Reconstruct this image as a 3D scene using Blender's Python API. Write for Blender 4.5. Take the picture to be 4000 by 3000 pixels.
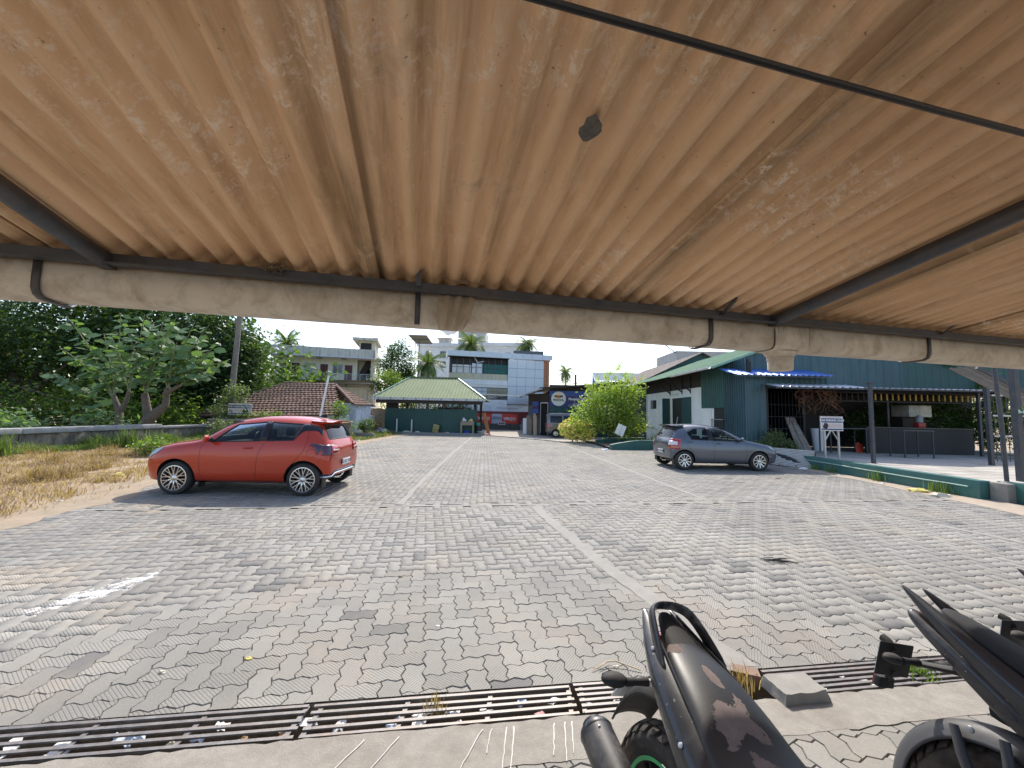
import bpy, bmesh, math, random
import numpy as np
from mathutils import Vector, Matrix, noise
from mathutils.bvhtree import BVHTree
R = math.radians
random.seed(7); rng = np.random.default_rng(7)
S = bpy.context.scene
C = S.collection
for o in list(bpy.data.objects): bpy.data.objects.remove(o)

# ---------------------------------------------------------------- camera, sky, sun, exposure
CAM = Vector((0, 0, 1.70)); PITCH = R(4.37); ROLL = R(1.2)
cd = bpy.data.cameras.new('camera'); cam = bpy.data.objects.new('camera', cd); C.objects.link(cam)
cd.sensor_width = 36; cd.lens = 36 * 831 / 2212; cd.clip_start = 0.02; cd.clip_end = 3000
_f = Vector((0, math.cos(PITCH), math.sin(PITCH))); _u0 = Vector((0, -math.sin(PITCH), math.cos(PITCH))); _r0 = Vector((1, 0, 0))
_r = _r0 * math.cos(ROLL) + _u0 * math.sin(ROLL); _u = -_r0 * math.sin(ROLL) + _u0 * math.cos(ROLL)
mw = Matrix((_r, _u, -_f)).transposed().to_4x4(); mw.translation = CAM; cam.matrix_world = mw
S.camera = cam
SUN_EL = R(50); SUN_AZ = R(3)          # azimuth measured from +Y towards +X
W = bpy.data.worlds.new('World'); S.world = W; W.use_nodes = True
wn = W.node_tree.nodes; wl = W.node_tree.links
bg = wn['Background']; sky = wn.new('ShaderNodeTexSky'); sky.sky_type = 'NISHITA'; sky.sun_disc = False
sky.sun_elevation = SUN_EL; sky.sun_rotation = SUN_AZ; sky.altitude = 20; sky.air_density = 1.0; sky.dust_density = 1.8; sky.ozone_density = 1.0
wl.new(sky.outputs[0], bg.inputs[0]); bg.inputs[1].default_value = 0.15
sd = bpy.data.lights.new('sun', 'SUN'); so = bpy.data.objects.new('sun', sd); C.objects.link(so)
sd.energy = 3.0; sd.angle = R(0.55); sd.color = (1.0, 0.935, 0.83)
_d = Vector((-math.sin(SUN_AZ) * math.cos(SUN_EL), -math.cos(SUN_AZ) * math.cos(SUN_EL), -math.sin(SUN_EL)))
so.rotation_euler = _d.to_track_quat('-Z', 'Y').to_euler(); so.location = (0, 60, 80)
S.view_settings.view_transform = 'Standard'; S.view_settings.look = 'None'; S.view_settings.gamma = 1; S.view_settings.exposure = 0.95
S.render.engine = 'CYCLES'
S.cycles.max_bounces = 8; S.cycles.diffuse_bounces = 5; S.cycles.glossy_bounces = 4; S.cycles.transmission_bounces = 8; S.cycles.transparent_max_bounces = 12

# ---------------------------------------------------------------- helpers
WM = {}                                  # world matrix of everything linked, tracked by hand
def prop(o, label=None, cat=None, group=None, kind=None):
    if label: o['label'] = label
    if cat: o['category'] = cat
    if group: o['group'] = group
    if kind: o['kind'] = kind
    return o
def empty(name, loc, rz=0, label=None, cat=None, group=None):
    o = bpy.data.objects.new(name, None); C.objects.link(o); o.empty_display_size = .2
    o.location = loc; o.rotation_euler = (0, 0, rz)
    WM[o.name] = Matrix.Translation(loc) @ Matrix.Rotation(rz, 4, 'Z')
    return prop(o, label, cat, group)
def link(name, me, parent=None, local=False, mtx=None):
    o = bpy.data.objects.new(name, me); C.objects.link(o)
    M_ = mtx if mtx is not None else Matrix.Identity(4)
    if parent is not None:
        o.parent = parent
        if local: o.matrix_basis = M_; WM[o.name] = WM[parent.name] @ M_
        else:
            o.matrix_parent_inverse = WM[parent.name].inverted(); o.matrix_basis = M_; WM[o.name] = M_
    else:
        o.matrix_basis = M_; WM[o.name] = M_
    return o
def copy_tree(o, parent=None, loc=None, rz=None):
    c = o.copy(); C.objects.link(c); c.parent = parent
    if loc is not None: c.location = loc
    if rz is not None: c.rotation_euler = (0, 0, rz)
    for ch in list(o.children): copy_tree(ch, c)
    return c
def mesh_np(name, v, f, mats, uv=None, smooth=False, mi=None):
    """v (n,3) array, f (m,k) array of equal-size faces"""
    me = bpy.data.meshes.new(name); v = np.asarray(v, np.float32); f = np.asarray(f, np.int32); k = f.shape[1]
    me.vertices.add(len(v)); me.vertices.foreach_set('co', v.ravel())
    me.loops.add(f.size); me.loops.foreach_set('vertex_index', f.ravel())
    me.polygons.add(len(f)); me.polygons.foreach_set('loop_start', np.arange(0, f.size, k, dtype=np.int32))
    me.polygons.foreach_set('loop_total', np.full(len(f), k, np.int32))
    if mi is not None: me.polygons.foreach_set('material_index', np.asarray(mi, np.int32))
    if uv is not None:
        l = me.uv_layers.new(name='UVMap'); l.data.foreach_set('uv', np.asarray(uv, np.float32)[f.ravel()].ravel())
    me.update(calc_edges=True); me.validate()
    if smooth: me.polygons.foreach_set('use_smooth', np.ones(len(f), bool))
    for m in (mats if isinstance(mats, (list, tuple)) else [mats]): me.materials.append(m)
    return me
class MB:
    def __init__(s): s.v = []; s.f = []; s.m = []
    def add(s, vs, fs, mi=0):
        b = len(s.v); s.v += [tuple(p) for p in vs]
        for f in fs: s.f.append([b + i for i in f]); s.m.append(mi)
        return s
    def box(s, x0, x1, y0, y1, z0, z1, mi=0):
        return s.add([(x0,y0,z0),(x1,y0,z0),(x1,y1,z0),(x0,y1,z0),(x0,y0,z1),(x1,y0,z1),(x1,y1,z1),(x0,y1,z1)],
                     [(0,3,2,1),(4,5,6,7),(0,1,5,4),(1,2,6,5),(2,3,7,6),(3,0,4,7)], mi)
    def cbox(s, x0, x1, y0, y1, z0, z1, b=.01, mi=0):
        """box with chamfered edges"""
        bm = bmesh.new(); bmesh.ops.create_cube(bm, size=1)
        for v in bm.verts: v.co = Vector(((x0+x1)/2 + v.co.x*(x1-x0), (y0+y1)/2 + v.co.y*(y1-y0), (z0+z1)/2 + v.co.z*(z1-z0)))
        bmesh.ops.bevel(bm, geom=bm.edges[:], offset=b, segments=2, affect='EDGES', profile=.6)
        bm.verts.index_update(); s.add([v.co for v in bm.verts], [[v.index for v in f.verts] for f in bm.faces], mi); bm.free(); return s
    def bar(s, p, q, w, h=None, mi=0, up=(0,0,1)):
        p = Vector(p); q = Vector(q); h = h or w; d = (q-p).normalized(); up = Vector(up)
        if abs(d.dot(up)) > .99: up = Vector((0,1,0))
        a = d.cross(up).normalized()*w/2; b = a.cross(d).normalized()*h/2
        return s.add([p-a-b,p+a-b,p+a+b,p-a+b,q-a-b,q+a-b,q+a+b,q-a+b],[(0,1,2,3),(7,6,5,4),(4,5,1,0),(5,6,2,1),(6,7,3,2),(7,4,0,3)],mi)
    def tube(s, pts, r, n=8, mi=0, caps=True, squash=None):
        pts = [Vector(p) for p in pts]; rs = r if isinstance(r,(list,tuple)) else [r]*len(pts); vs = []; fs = []
        d0 = (pts[1]-pts[0]).normalized(); a = d0.orthogonal().normalized() if abs(d0.z) > .9 else d0.cross(Vector((0,0,1))).normalized()
        for i,p in enumerate(pts):
            d = (pts[min(i+1,len(pts)-1)]-pts[max(i-1,0)]).normalized(); a = (a-d*a.dot(d)).normalized(); b = d.cross(a)
            for k in range(n):
                t = 2*math.pi*k/n; vs.append(p+(a*math.cos(t)+b*math.sin(t)*(squash or 1))*rs[i])
        for i in range(len(pts)-1):
            for k in range(n): fs.append((i*n+k,i*n+(k+1)%n,(i+1)*n+(k+1)%n,(i+1)*n+k))
        if caps: fs.append(tuple(range(n-1,-1,-1))); fs.append(tuple((len(pts)-1)*n+k for k in range(n)))
        return s.add(vs,fs,mi)
    def lathe(s, prof, n=24, M_=None, mi=0, closed=False):
        M_ = M_ or Matrix.Identity(4); vs = []; fs = []; m = len(prof)
        for k in range(n):
            t = 2*math.pi*k/n
            for r,z in prof: vs.append(M_ @ Vector((r*math.cos(t),r*math.sin(t),z)))
        for k in range(n):
            for j in range(m if closed else m-1): fs.append((k*m+j,((k+1)%n)*m+j,((k+1)%n)*m+(j+1)%m,k*m+(j+1)%m))
        return s.add(vs,fs,mi)
    def prism(s, poly, vec, mi=0):
        n = len(poly); vec = Vector(vec); vs = [Vector(p) for p in poly]+[Vector(p)+vec for p in poly]
        fs = [tuple(range(n-1,-1,-1)),tuple(range(n,2*n))]+[(i,(i+1)%n,n+(i+1)%n,n+i) for i in range(n)]
        return s.add(vs,fs,mi)
    def grid(s, P, mi=0, flip=False):
        """P rows of points"""
        n = len(P); m = len(P[0]); vs = [p for r_ in P for p in r_]
        fs = [(i*m+j,i*m+j+1,(i+1)*m+j+1,(i+1)*m+j) for i in range(n-1) for j in range(m-1)]
        if flip: fs = [f[::-1] for f in fs]
        return s.add(vs,fs,mi)
    def loft(s, rings, mi=0, caps=True, closed=True):
        n = len(rings[0]); vs = [p for r_ in rings for p in r_]; fs = []
        for i in range(len(rings)-1):
            for k in range(n if closed else n-1): fs.append((i*n+k,i*n+(k+1)%n,(i+1)*n+(k+1)%n,(i+1)*n+k))
        if caps: fs += [tuple(range(n-1,-1,-1)),tuple((len(rings)-1)*n+k for k in range(n))]
        return s.add(vs,fs,mi)
    def xf(s, M_):
        s.v = [tuple(M_ @ Vector(p)) for p in s.v]; return s
    def mesh(s, name, mats, smooth=35, bevel=0, fix=True):
        me = bpy.data.meshes.new(name); me.from_pydata(s.v,[],s.f)
        for m in (mats if isinstance(mats,(list,tuple)) else [mats]): me.materials.append(m)
        if any(s.m): me.polygons.foreach_set('material_index',s.m)
        if fix or bevel:
            bm = bmesh.new(); bm.from_mesh(me)
            if bevel: bmesh.ops.bevel(bm, geom=bm.edges[:], offset=bevel, segments=1, affect='EDGES')
            bmesh.ops.recalc_face_normals(bm, faces=bm.faces[:]); bm.to_mesh(me); bm.free()
        if smooth:
            me.polygons.foreach_set('use_smooth',[True]*len(me.polygons)); me.set_sharp_from_angle(angle=R(smooth))
        me.update(); return me
    def build(s, name, mats, parent=None, smooth=35, local=False, bevel=0, mtx=None, fix=True):
        return link(name, s.mesh(name,mats,smooth,bevel,fix), parent, local, mtx)
def subsurf(o, lv=2):
    m = o.modifiers.new('s','SUBSURF'); m.levels = lv; m.render_levels = lv; return o
def lerp(a,b,t): return a+(b-a)*t
def interp(x, xs, ys): return float(np.interp(x, xs, ys))
def text_mesh(txt, size, mat, name='lettering', bold=0.0, depth=.004, align='CENTER', space=1.0):
    cu = bpy.data.curves.new(name,'FONT'); cu.body = txt; cu.size = size; cu.align_x = align; cu.align_y = 'CENTER'; cu.extrude = depth; cu.offset = bold; cu.space_character = space; cu.resolution_u = 3
    o = bpy.data.objects.new(name,cu); C.objects.link(o); dg = bpy.context.evaluated_depsgraph_get()
    me = bpy.data.meshes.new_from_object(o.evaluated_get(dg)); bpy.data.objects.remove(o); bpy.data.curves.remove(cu)
    me.materials.clear(); me.materials.append(mat); return me
def frame(o, x, z):
    """4x4 from origin, x axis and normal axis"""
    x = Vector(x).normalized(); z = Vector(z).normalized(); y = z.cross(x).normalized(); x = y.cross(z)
    m = Matrix((x,y,z)).transposed().to_4x4(); m.translation = o; return m
def pieces(name, variants, items, parent, limit=300, stuff_name=None, view=True):
    """items: (variant index, 4x4 matrix). The `limit` nearest in view become objects, the rest one 'stuff' part."""
    def key(it):
        p = it[1].translation - CAM; d = p.dot(_f)
        if view and (d < .3 or abs(p.dot(_r)/d) > 1.36 or abs(p.dot(_u)/d) > 1.03): return 1e6+p.length
        return p.length
    items = sorted(items, key=key); near = items[:limit]; far = items[limit:]
    for vi,m in near: link(name, variants[vi], parent, mtx=m)
    if far:
        V=[];F=[];U=[];MI=[];mats=[];b=0; cache=[]
        for me in variants:
            bm=bmesh.new(); bm.from_mesh(me); bmesh.ops.triangulate(bm,faces=bm.faces[:]); uvl=bm.loops.layers.uv.active
            v=np.array([q.co[:] for q in bm.verts]); f=np.array([[q.index for q in g.verts] for g in bm.faces])
            u=np.zeros((len(v),2))
            if uvl:
                for g in bm.faces:
                    for l in g.loops: u[l.vert.index]=l[uvl].uv[:]
            bm.free()
            if me.materials[0] not in mats: mats.append(me.materials[0])
            cache.append((v,f,u,mats.index(me.materials[0])))
        for vi,m in far:
            v,f,u,k=cache[vi]; A=np.array(m); V.append(v@A[:3,:3].T+A[:3,3]); F.append(f+b); U.append(u); MI.append(np.full(len(f),k)); b+=len(v)
        me=mesh_np(stuff_name or name+'s',np.concatenate(V),np.concatenate(F),mats,np.concatenate(U),mi=np.concatenate(MI))
        prop(link(stuff_name or name+'s',me,parent),kind='stuff')

# ---------------------------------------------------------------- materials
def nodes(name):
    m = bpy.data.materials.new(name); m.use_nodes = True; nt = m.node_tree; return m, nt, nt.nodes, nt.links, nt.nodes['Principled BSDF']
def N(ns, typ, **k):
    n = ns.new(typ)
    for a,b in k.items():
        if a.startswith('i_'):
            key=a[2:]; n.inputs[int(key) if key.isdigit() else key].default_value = b
        else: setattr(n,a,b)
    return n
def mixc(ns, ls, fac, a, b, typ='MIX'):
    n = ns.new('ShaderNodeMix'); n.data_type='RGBA'; n.blend_type=typ
    for i,v in ((0,fac),(6,a),(7,b)):
        if hasattr(v,'is_output'): ls.new(v,n.inputs[i])
        else: n.inputs[i].default_value = (*v,1) if isinstance(v,(tuple,list)) and len(v)==3 else v
    return n.outputs[2]
def ramp(ns, ls, src, stops):
    n = ns.new('ShaderNodeValToRGB'); e = n.color_ramp.elements
    while len(e) < len(stops): e.new(.5)
    for q,(p,c) in zip(e,stops): q.position=p; q.color=(*c,1) if isinstance(c,tuple) else (c,c,c,1)
    ls.new(src,n.inputs[0]); return n.outputs[0]
def noisen(ns, ls, co, scale, detail=4, rough=.6, dist=0):
    n = N(ns,'ShaderNodeTexNoise',i_Scale=scale,i_Detail=detail,i_Roughness=rough,i_Distortion=dist)
    if co is not None: ls.new(co,n.inputs['Vector'])
    return n.outputs[0]
def mathn(ns, ls, op, a, b=None):
    n = ns.new('ShaderNodeMath'); n.operation = op
    for i,v in enumerate((a,b)):
        if v is None: continue
        if hasattr(v,'is_output'): ls.new(v,n.inputs[i])
        else: n.inputs[i].default_value = v
    return n.outputs[0]
def bumpn(ns, ls, bs, h, strength=.3, dist=.01, prev=None):
    b = N(ns,'ShaderNodeBump',i_Strength=strength,i_Distance=dist); ls.new(h,b.inputs['Height'])
    if prev is not None: ls.new(prev,b.inputs['Normal'])
    ls.new(b.outputs[0],bs.inputs['Normal']); return b.outputs[0]
def mat(name, col, rough=.7, metal=0, var=.25, scale=4, dirt=None, dirt_amt=.5, dirt_scale=1.5, stretch=None, bump=0, bscale=60, coat=0, spec=.5, rand=0):
    """weathered procedural surface: base colour, tonal noise, dirt patches (stretch = anisotropic streaks), fine bump"""
    m, nt, ns, ls, bs = nodes(name)
    tc = ns.new('ShaderNodeTexCoord'); co = tc.outputs['Object']
    n1 = noisen(ns, ls, co, scale, 6, .65)
    lo = tuple(max(0,c*(1-var)) for c in col); hi = tuple(min(1,c*(1+var)) for c in col)
    c = ramp(ns, ls, n1, [(.3,lo),(.7,hi)])
    if dirt:
        cc = co
        if stretch:
            mp = N(ns,'ShaderNodeMapping'); mp.inputs['Scale'].default_value = stretch; ls.new(co,mp.inputs[0]); cc = mp.outputs[0]
        n2 = noisen(ns, ls, cc, dirt_scale, 8, .7, .3)
        f = ramp(ns, ls, n2, [(.45,0.0),(.72,float(dirt_amt))])
        c = mixc(ns, ls, f, c, dirt)
    if rand:
        oi = ns.new('ShaderNodeObjectInfo'); hv = N(ns,'ShaderNodeHueSaturation'); v = mathn(ns,ls,'MULTIPLY_ADD',oi.outputs['Random'],rand); v.node.inputs[2].default_value = 1-rand/2
        ls.new(v,hv.inputs['Value']); ls.new(c,hv.inputs['Color']); c = hv.outputs[0]
    ls.new(c,bs.inputs['Base Color'])
    r = ramp(ns, ls, n1, [(.2,max(0,rough-.12)),(.8,min(1,rough+.12))]); ls.new(r,bs.inputs['Roughness'])
    bs.inputs['Metallic'].default_value = metal; bs.inputs['Specular IOR Level'].default_value = spec
    if coat: bs.inputs['Coat Weight'].default_value = coat; bs.inputs['Coat Roughness'].default_value = .03
    if bump: bumpn(ns, ls, bs, noisen(ns, ls, co, bscale, 5, .7), bump, .01)
    return m
def flat(name, col, rough=.5, metal=0, coat=0, emit=0):
    m, nt, ns, ls, bs = nodes(name); bs.inputs['Base Color'].default_value=(*col,1); bs.inputs['Roughness'].default_value=rough; bs.inputs['Metallic'].default_value=metal
    if coat: bs.inputs['Coat Weight'].default_value=coat
    return m
def glassm(name, tint, rough=.02, trans=.85):
    m, nt, ns, ls, bs = nodes(name)
    t = ns.new('ShaderNodeBsdfTransparent'); t.inputs[0].default_value=(*tint,1)
    g = N(ns,'ShaderNodeBsdfGlossy'); g.inputs['Roughness'].default_value=rough
    fr = N(ns,'ShaderNodeFresnel',i_IOR=1.33); mx = ns.new('ShaderNodeMixShader')
    f = mathn(ns,ls,'MULTIPLY_ADD',fr.outputs[0],1.0); f.node.inputs[2].default_value=.03 if trans<.8 else 0
    ls.new(f,mx.inputs[0]); ls.new(t.outputs[0],mx.inputs[1]); ls.new(g.outputs[0],mx.inputs[2]); ls.new(mx.outputs[0],ns['Material Output'].inputs[0]); return m
def leafm(name, c1, c2, trans=.35, rough=.5, spec=.4):
    m, nt, ns, ls, bs = nodes(name)
    g = ns.new('ShaderNodeNewGeometry'); c = ramp(ns, ls, g.outputs['Random Per Island'], [(0.0,c1),(1.0,c2)])
    ls.new(c,bs.inputs['Base Color']); bs.inputs['Roughness'].default_value=rough; bs.inputs['Specular IOR Level'].default_value=spec
    t = ns.new('ShaderNodeBsdfTranslucent'); b = mixc(ns,ls,1.0,c,(1.5,1.6,.55),'MULTIPLY'); ls.new(b,t.inputs[0])
    mx = N(ns,'ShaderNodeMixShader',i_0=trans); ls.new(bs.outputs[0],mx.inputs[1]); ls.new(t.outputs[0],mx.inputs[2]); ls.new(mx.outputs[0],ns['Material Output'].inputs[0]); return m
# ---------------------------------------------------------------- ground, paving, drain
A = .133                                   # half-length of a zigzag paver
def paver_material(name, base, lo, rnd, groove=True):
    m, nt, ns, ls, bs = nodes(name)
    geo = ns.new('ShaderNodeNewGeometry'); pos = geo.outputs['Position']
    oi = ns.new('ShaderNodeObjectInfo'); rv = mathn(ns,ls,'FRACT',mathn(ns,ls,'ADD',oi.outputs['Random'],geo.outputs['Random Per Island']))
    c = ramp(ns,ls,rv,[(0.0,lo),(.12,tuple(x*.9 for x in base)),(.55,base),(1.0,tuple(min(1,x*1.10) for x in base))])
    big = noisen(ns,ls,pos,.55,5,.6); c = mixc(ns,ls,1.0,c,ramp(ns,ls,big,[(.3,.80),(.7,1.12)]),'MULTIPLY')
    fine = noisen(ns,ls,pos,90,4,.7); c = mixc(ns,ls,1.0,c,ramp(ns,ls,fine,[(.25,.80),(.75,1.15)]),'MULTIPLY')
    # wind-blown sandy dust, heavier on the left by the verge and near the cross joint
    sx = ns.new('ShaderNodeSeparateXYZ'); ls.new(pos,sx.inputs[0])
    d1 = noisen(ns,ls,pos,.9,6,.65,.4); left = N(ns,'ShaderNodeMapRange',i_1=-1.5,i_2=-7.5,i_3=0.0,i_4=.45); ls.new(sx.outputs[0],left.inputs[0])
    sand = mathn(ns,ls,'MULTIPLY',ramp(ns,ls,d1,[(.48,0.0),(.66,1.0)]),mathn(ns,ls,'ADD',left.outputs[0],.22))
    c = mixc(ns,ls,sand,c,(.44,.35,.25))
    # tyre-dark patches
    d2 = noisen(ns,ls,pos,.35,4,.6); c = mixc(ns,ls,ramp(ns,ls,d2,[(.52,0.0),(.68,.35)]),c,(.16,.155,.15))
    # spilt white powder, its own ragged shape
    mp = N(ns,'ShaderNodeMapping'); mp.vector_type='TEXTURE'; mp.inputs['Location'].default_value=(-3.72,3.66,0); mp.inputs['Rotation'].default_value=(0,0,R(68)); mp.inputs['Scale'].default_value=(.48,.16,1); ls.new(pos,mp.inputs[0])
    ln = ns.new('ShaderNodeVectorMath'); ln.operation='LENGTH'; ls.new(mp.outputs[0],ln.inputs[0])
    ed = noisen(ns,ls,pos,6,7,.75); pw = mathn(ns,ls,'SUBTRACT',mathn(ns,ls,'MULTIPLY_ADD',ed,5.0),ln.outputs[1]); pw.node.inputs[0].links[0].from_node.inputs[2].default_value=-1.75
    c = mixc(ns,ls,ramp(ns,ls,pw,[(0.0,0.0),(.35,.92)]),c,(.86,.85,.83))
    if groove:
        uv = ns.new('ShaderNodeUVMap'); uv.uv_map='UVMap'; su = ns.new('ShaderNodeSeparateXYZ'); ls.new(uv.outputs[0],su.inputs[0])
        t = mathn(ns,ls,'MULTIPLY',mathn(ns,ls,'ADD',su.outputs[0],su.outputs[1]),2*math.pi/.0246); sn = mathn(ns,ls,'SINE',t)
        g = ramp(ns,ls,mathn(ns,ls,'MULTIPLY_ADD',sn,.5),[(0.05,0.0),(.35,1.0)]); g.node.inputs[0].links[0].from_node.inputs[2].default_value=.5
        wear = ramp(ns,ls,noisen(ns,ls,pos,1.7,4),[(.3,.62),(.7,.28)])
        c = mixc(ns,ls,mathn(ns,ls,'MULTIPLY',mathn(ns,ls,'SUBTRACT',1.0,g),wear),c,(.13,.115,.10))
        b1 = bumpn(ns,ls,bs,g,.5,.004)
        bumpn(ns,ls,bs,fine,.35,.003,b1)
    else: bumpn(ns,ls,bs,fine,.35,.003)
    ls.new(c,bs.inputs['Base Color']); bs.inputs['Roughness'].default_value=.8; bs.inputs['Specular IOR Level'].default_value=.25
    return m
M_PAVER = paver_material('paver_grey',(.272,.261,.236),(.230,.220,.200),0)
M_PAVER_D = paver_material('paver_dark',(.165,.163,.156),(.145,.143,.138),0)
M_PAVER_P = paver_material('paver_plain',(.26,.25,.225),(.225,.215,.195),0,groove=False)
M_JOINT = mat('joint_sand',(.23,.20,.16),.95,var=.3,scale=30,bump=.4)
M_DIRT = mat('dry_soil',(.30,.225,.15),.95,var=.25,scale=2.5,dirt=(.42,.34,.25),dirt_amt=.7,dirt_scale=.7,bump=.6,bscale=25)
M_CONC = mat('old_concrete',(.262,.248,.222),.9,var=.12,scale=9,dirt=(.19,.17,.15),dirt_amt=.55,dirt_scale=2.2,bump=.35,bscale=120)
M_APRON = mat('apron_concrete',(.285,.262,.228),.92,var=.16,scale=14,dirt=(.17,.145,.12),dirt_amt=.6,dirt_scale=3.0,bump=.6,bscale=140)
M_YARD = mat('yard_concrete',(.36,.325,.28),.95,var=.14,scale=3,dirt=(.26,.22,.18),dirt_amt=.6,dirt_scale=.9,bump=.3)

def paver_outline(shrink):
    d = .105*A; e = [(0,0),(.27*A,d),(.73*A,-d)]
    pts = []
    def edge(p,ax,rev):
        for t,o in (e if not rev else [(A,0),(A*.73,-d),(A*.27,d)]):
            pts.append((p[0]+t,p[1]+o) if ax==0 else (p[0]-o,p[1]+t))
    edge((0,0),0,0); edge((A,0),0,0); edge((2*A,0),1,0); edge((A,A),0,1); edge((0,A),0,1); edge((0,0),1,1)
    return [((x-A)*(1-shrink/A)*1.0, (y-A/2)*(1-2*shrink/A)) for x,y in pts]
def paver_mesh(m, cham=True):
    o = paver_outline(.0018); o2 = paver_outline(.0048); n = len(o)
    vs = [(x,y,-.05) for x,y in o]+[(x,y,-.006) for x,y in o]+[(x,y,0) for x,y in o2]
    if not cham: vs = [(x,y,-.012) for x,y in o]+[(x,y,0) for x,y in o2]
    L = 3 if cham else 2; fs = [tuple((L-1)*n+i for i in range(n))]
    for k in range(L-1): fs += [(k*n+i,k*n+(i+1)%n,(k+1)*n+(i+1)%n,(k+1)*n+i) for i in range(n)]
    me = bpy.data.meshes.new('paver'); me.from_pydata(vs,[],fs); me.materials.append(m)
    uv = me.uv_layers.new(name='UVMap')
    for l in me.loops: uv.data[l.index].uv = vs[l.vertex_index][:2]
    return me
def inside(p, poly):
    x,y = p; c = False; n = len(poly)
    for i in range(n):
        x1,y1 = poly[i]; x2,y2 = poly[(i+1)%n]
        if (y1>y)!=(y2>y) and x < (x2-x1)*(y-y1)/(y2-y1)+x1: c = not c
    return c
DR = .136; DFAR = 2.515; DNEAR = 2.275            # drain lines y = D + DR x
XS = .139; XS0 = 7.335                            # cross joint
near_zone = [(-9.5,DFAR-9.5*DR-.16),(10.7,DFAR+10.7*DR-.16),(10.55,XS0+10.55*XS-.05),(-7.25,XS0-7.25*XS-.05),(-7.0,5.9),(-6.9,5.3),(-9.0,4.2)]
far_zone = [(-7.3,XS0-7.3*XS+.05),(10.5,XS0+10.5*XS+.05),(10.25,14.3),(9.0,15.0),(8.2,17.6),(6.6,19.3),(4.7,19.1),(4.3,22.6),(3.3,23.6),(2.2,25.2),(.9,26.5),(-1.4,28.7),(-7.4,28.6),(-7.6,25),(-7.9,20),(-8.5,16),(-8.9,12),(-7.9,8.7)]
strips = [([(.45,7.28),(.62,6.5),(.84,5.6),(1.04,4.7),(1.33,3.8),(1.62,2.78)],.16,.20),([(6.62,8.12),(7.0,6.9),(7.4,5.7),(8.0,3.75)],.12,.14),
          ([(4.06,8.0),(3.75,12),(3.49,15.5),(3.2,19.5),(2.9,23.8)],.13,.13),([(-2.0,7.15),(-2.15,9.5),(-2.4,16),(-2.75,28.2)],.12,.12)]
def near_strip(x,y):
    for pts,w0,w1 in strips:
        for (x1,y1),(x2,y2) in zip(pts,pts[1:]):
            if min(y1,y2)<=y<=max(y1,y2):
                t=(y-y1)/(y2-y1)
                if abs(x1+(x2-x1)*t-x) < w1/2+.05: return False
    return False
def lay(zone, yaw, org, out, dark_k=None, stripe=32):
    c,s = math.cos(yaw),math.sin(yaw)
    xs=[p[0] for p in zone]; ys=[p[1] for p in zone]; Rm=int(max(max(xs)-min(xs),max(ys)-min(ys))*1.25/A)+2
    cx,cy=(min(xs)+max(xs))/2,(min(ys)+max(ys))/2
    for i in range(-Rm,Rm):
        for j in range(-Rm,Rm):
            k=(i-j)%4
            if k not in (0,3): continue
            u,v = ((i+1)*A,(j+.5)*A) if k==0 else ((i+.5)*A,(j+1)*A)
            x=cx+u*c-v*s; y=cy+u*s+v*c
            if x<xs_min(zone) or x>xs_max(zone): continue
            # only what the camera can see (with a margin for a side step)
            if abs(x) > 1.75*(y+.6)+.6: continue
            if not inside((x,y),zone) or near_strip(x,y): continue
            dk = dark_k is not None and ((i+j)%stripe==dark_k) and random.random()<.85
            dk = dk or random.random()<.012
            rot = yaw + (0 if k==0 else math.pi/2) + (math.pi if random.random()<.5 else 0)
            m = Matrix.Translation((x,y,random.uniform(-.0022,.0022))) @ Matrix.Rotation(rot,4,'Z') @ Matrix.Rotation(random.gauss(0,.006),4,'X') @ Matrix.Rotation(random.gauss(0,.004),4,'Y')
            out.append((1 if dk else 0, m))
def xs_min(z): return min(p[0] for p in z)
def xs_max(z): return max(p[0] for p in z)
# big sheet with a slot for the drain trench (rotated frame along the drain)
yawd = math.atan(DR); ed = Vector((math.cos(yawd),math.sin(yawd),0)); nd = Vector((-math.sin(yawd),math.cos(yawd),0)); D0 = Vector((0,(DFAR+DNEAR)/2,0)); HW=(DFAR-DNEAR)/2*math.cos(yawd)
def dp(s,t,z=0): q = D0+ed*s+nd*t; return (q.x,q.y,z)
b = MB()
for s0,s1,t0,t1 in ((-600,600,HW,900),(-600,600,-400,-HW),(-600,-7,-HW,HW),(9,600,-HW,HW)):
    b.add([dp(s0,t0,-.055),dp(s1,t0,-.055),dp(s1,t1,-.055),dp(s0,t1,-.055)],[(0,1,2,3)])
prop(b.build('ground',M_DIRT,smooth=0),kind='structure')
lot = MB()
for z,h in (([(-9.5,DFAR-9.5*DR+.005),(10.7,DFAR+10.7*DR+.005)]+near_zone[2:],-.014),(far_zone,-.010)): lot.add([(x,y,h) for x,y in z],[tuple(range(len(z)))])
lot = prop(lot.build('paved_lot',M_JOINT,smooth=0),kind='structure')
items=[]; lay(near_zone,R(12.5),None,items,dark_k=6); nnear=len(items)
far_items=[]; lay(far_zone,R(4.0),None,far_items,dark_k=None)
CLIPPED=[]
def clip(items, p, n):
    """cut the pavers that cross a straight edge (point p, outward normal n)"""
    keep=[]; p=Vector(p); n=Vector(n).normalized()
    for v,m in items:
        d=(m.translation-p).dot(n)
        if d < -.16: keep.append((v,m))
        elif d < .15: CLIPPED.append((v,m,p,n))
    return keep
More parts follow.
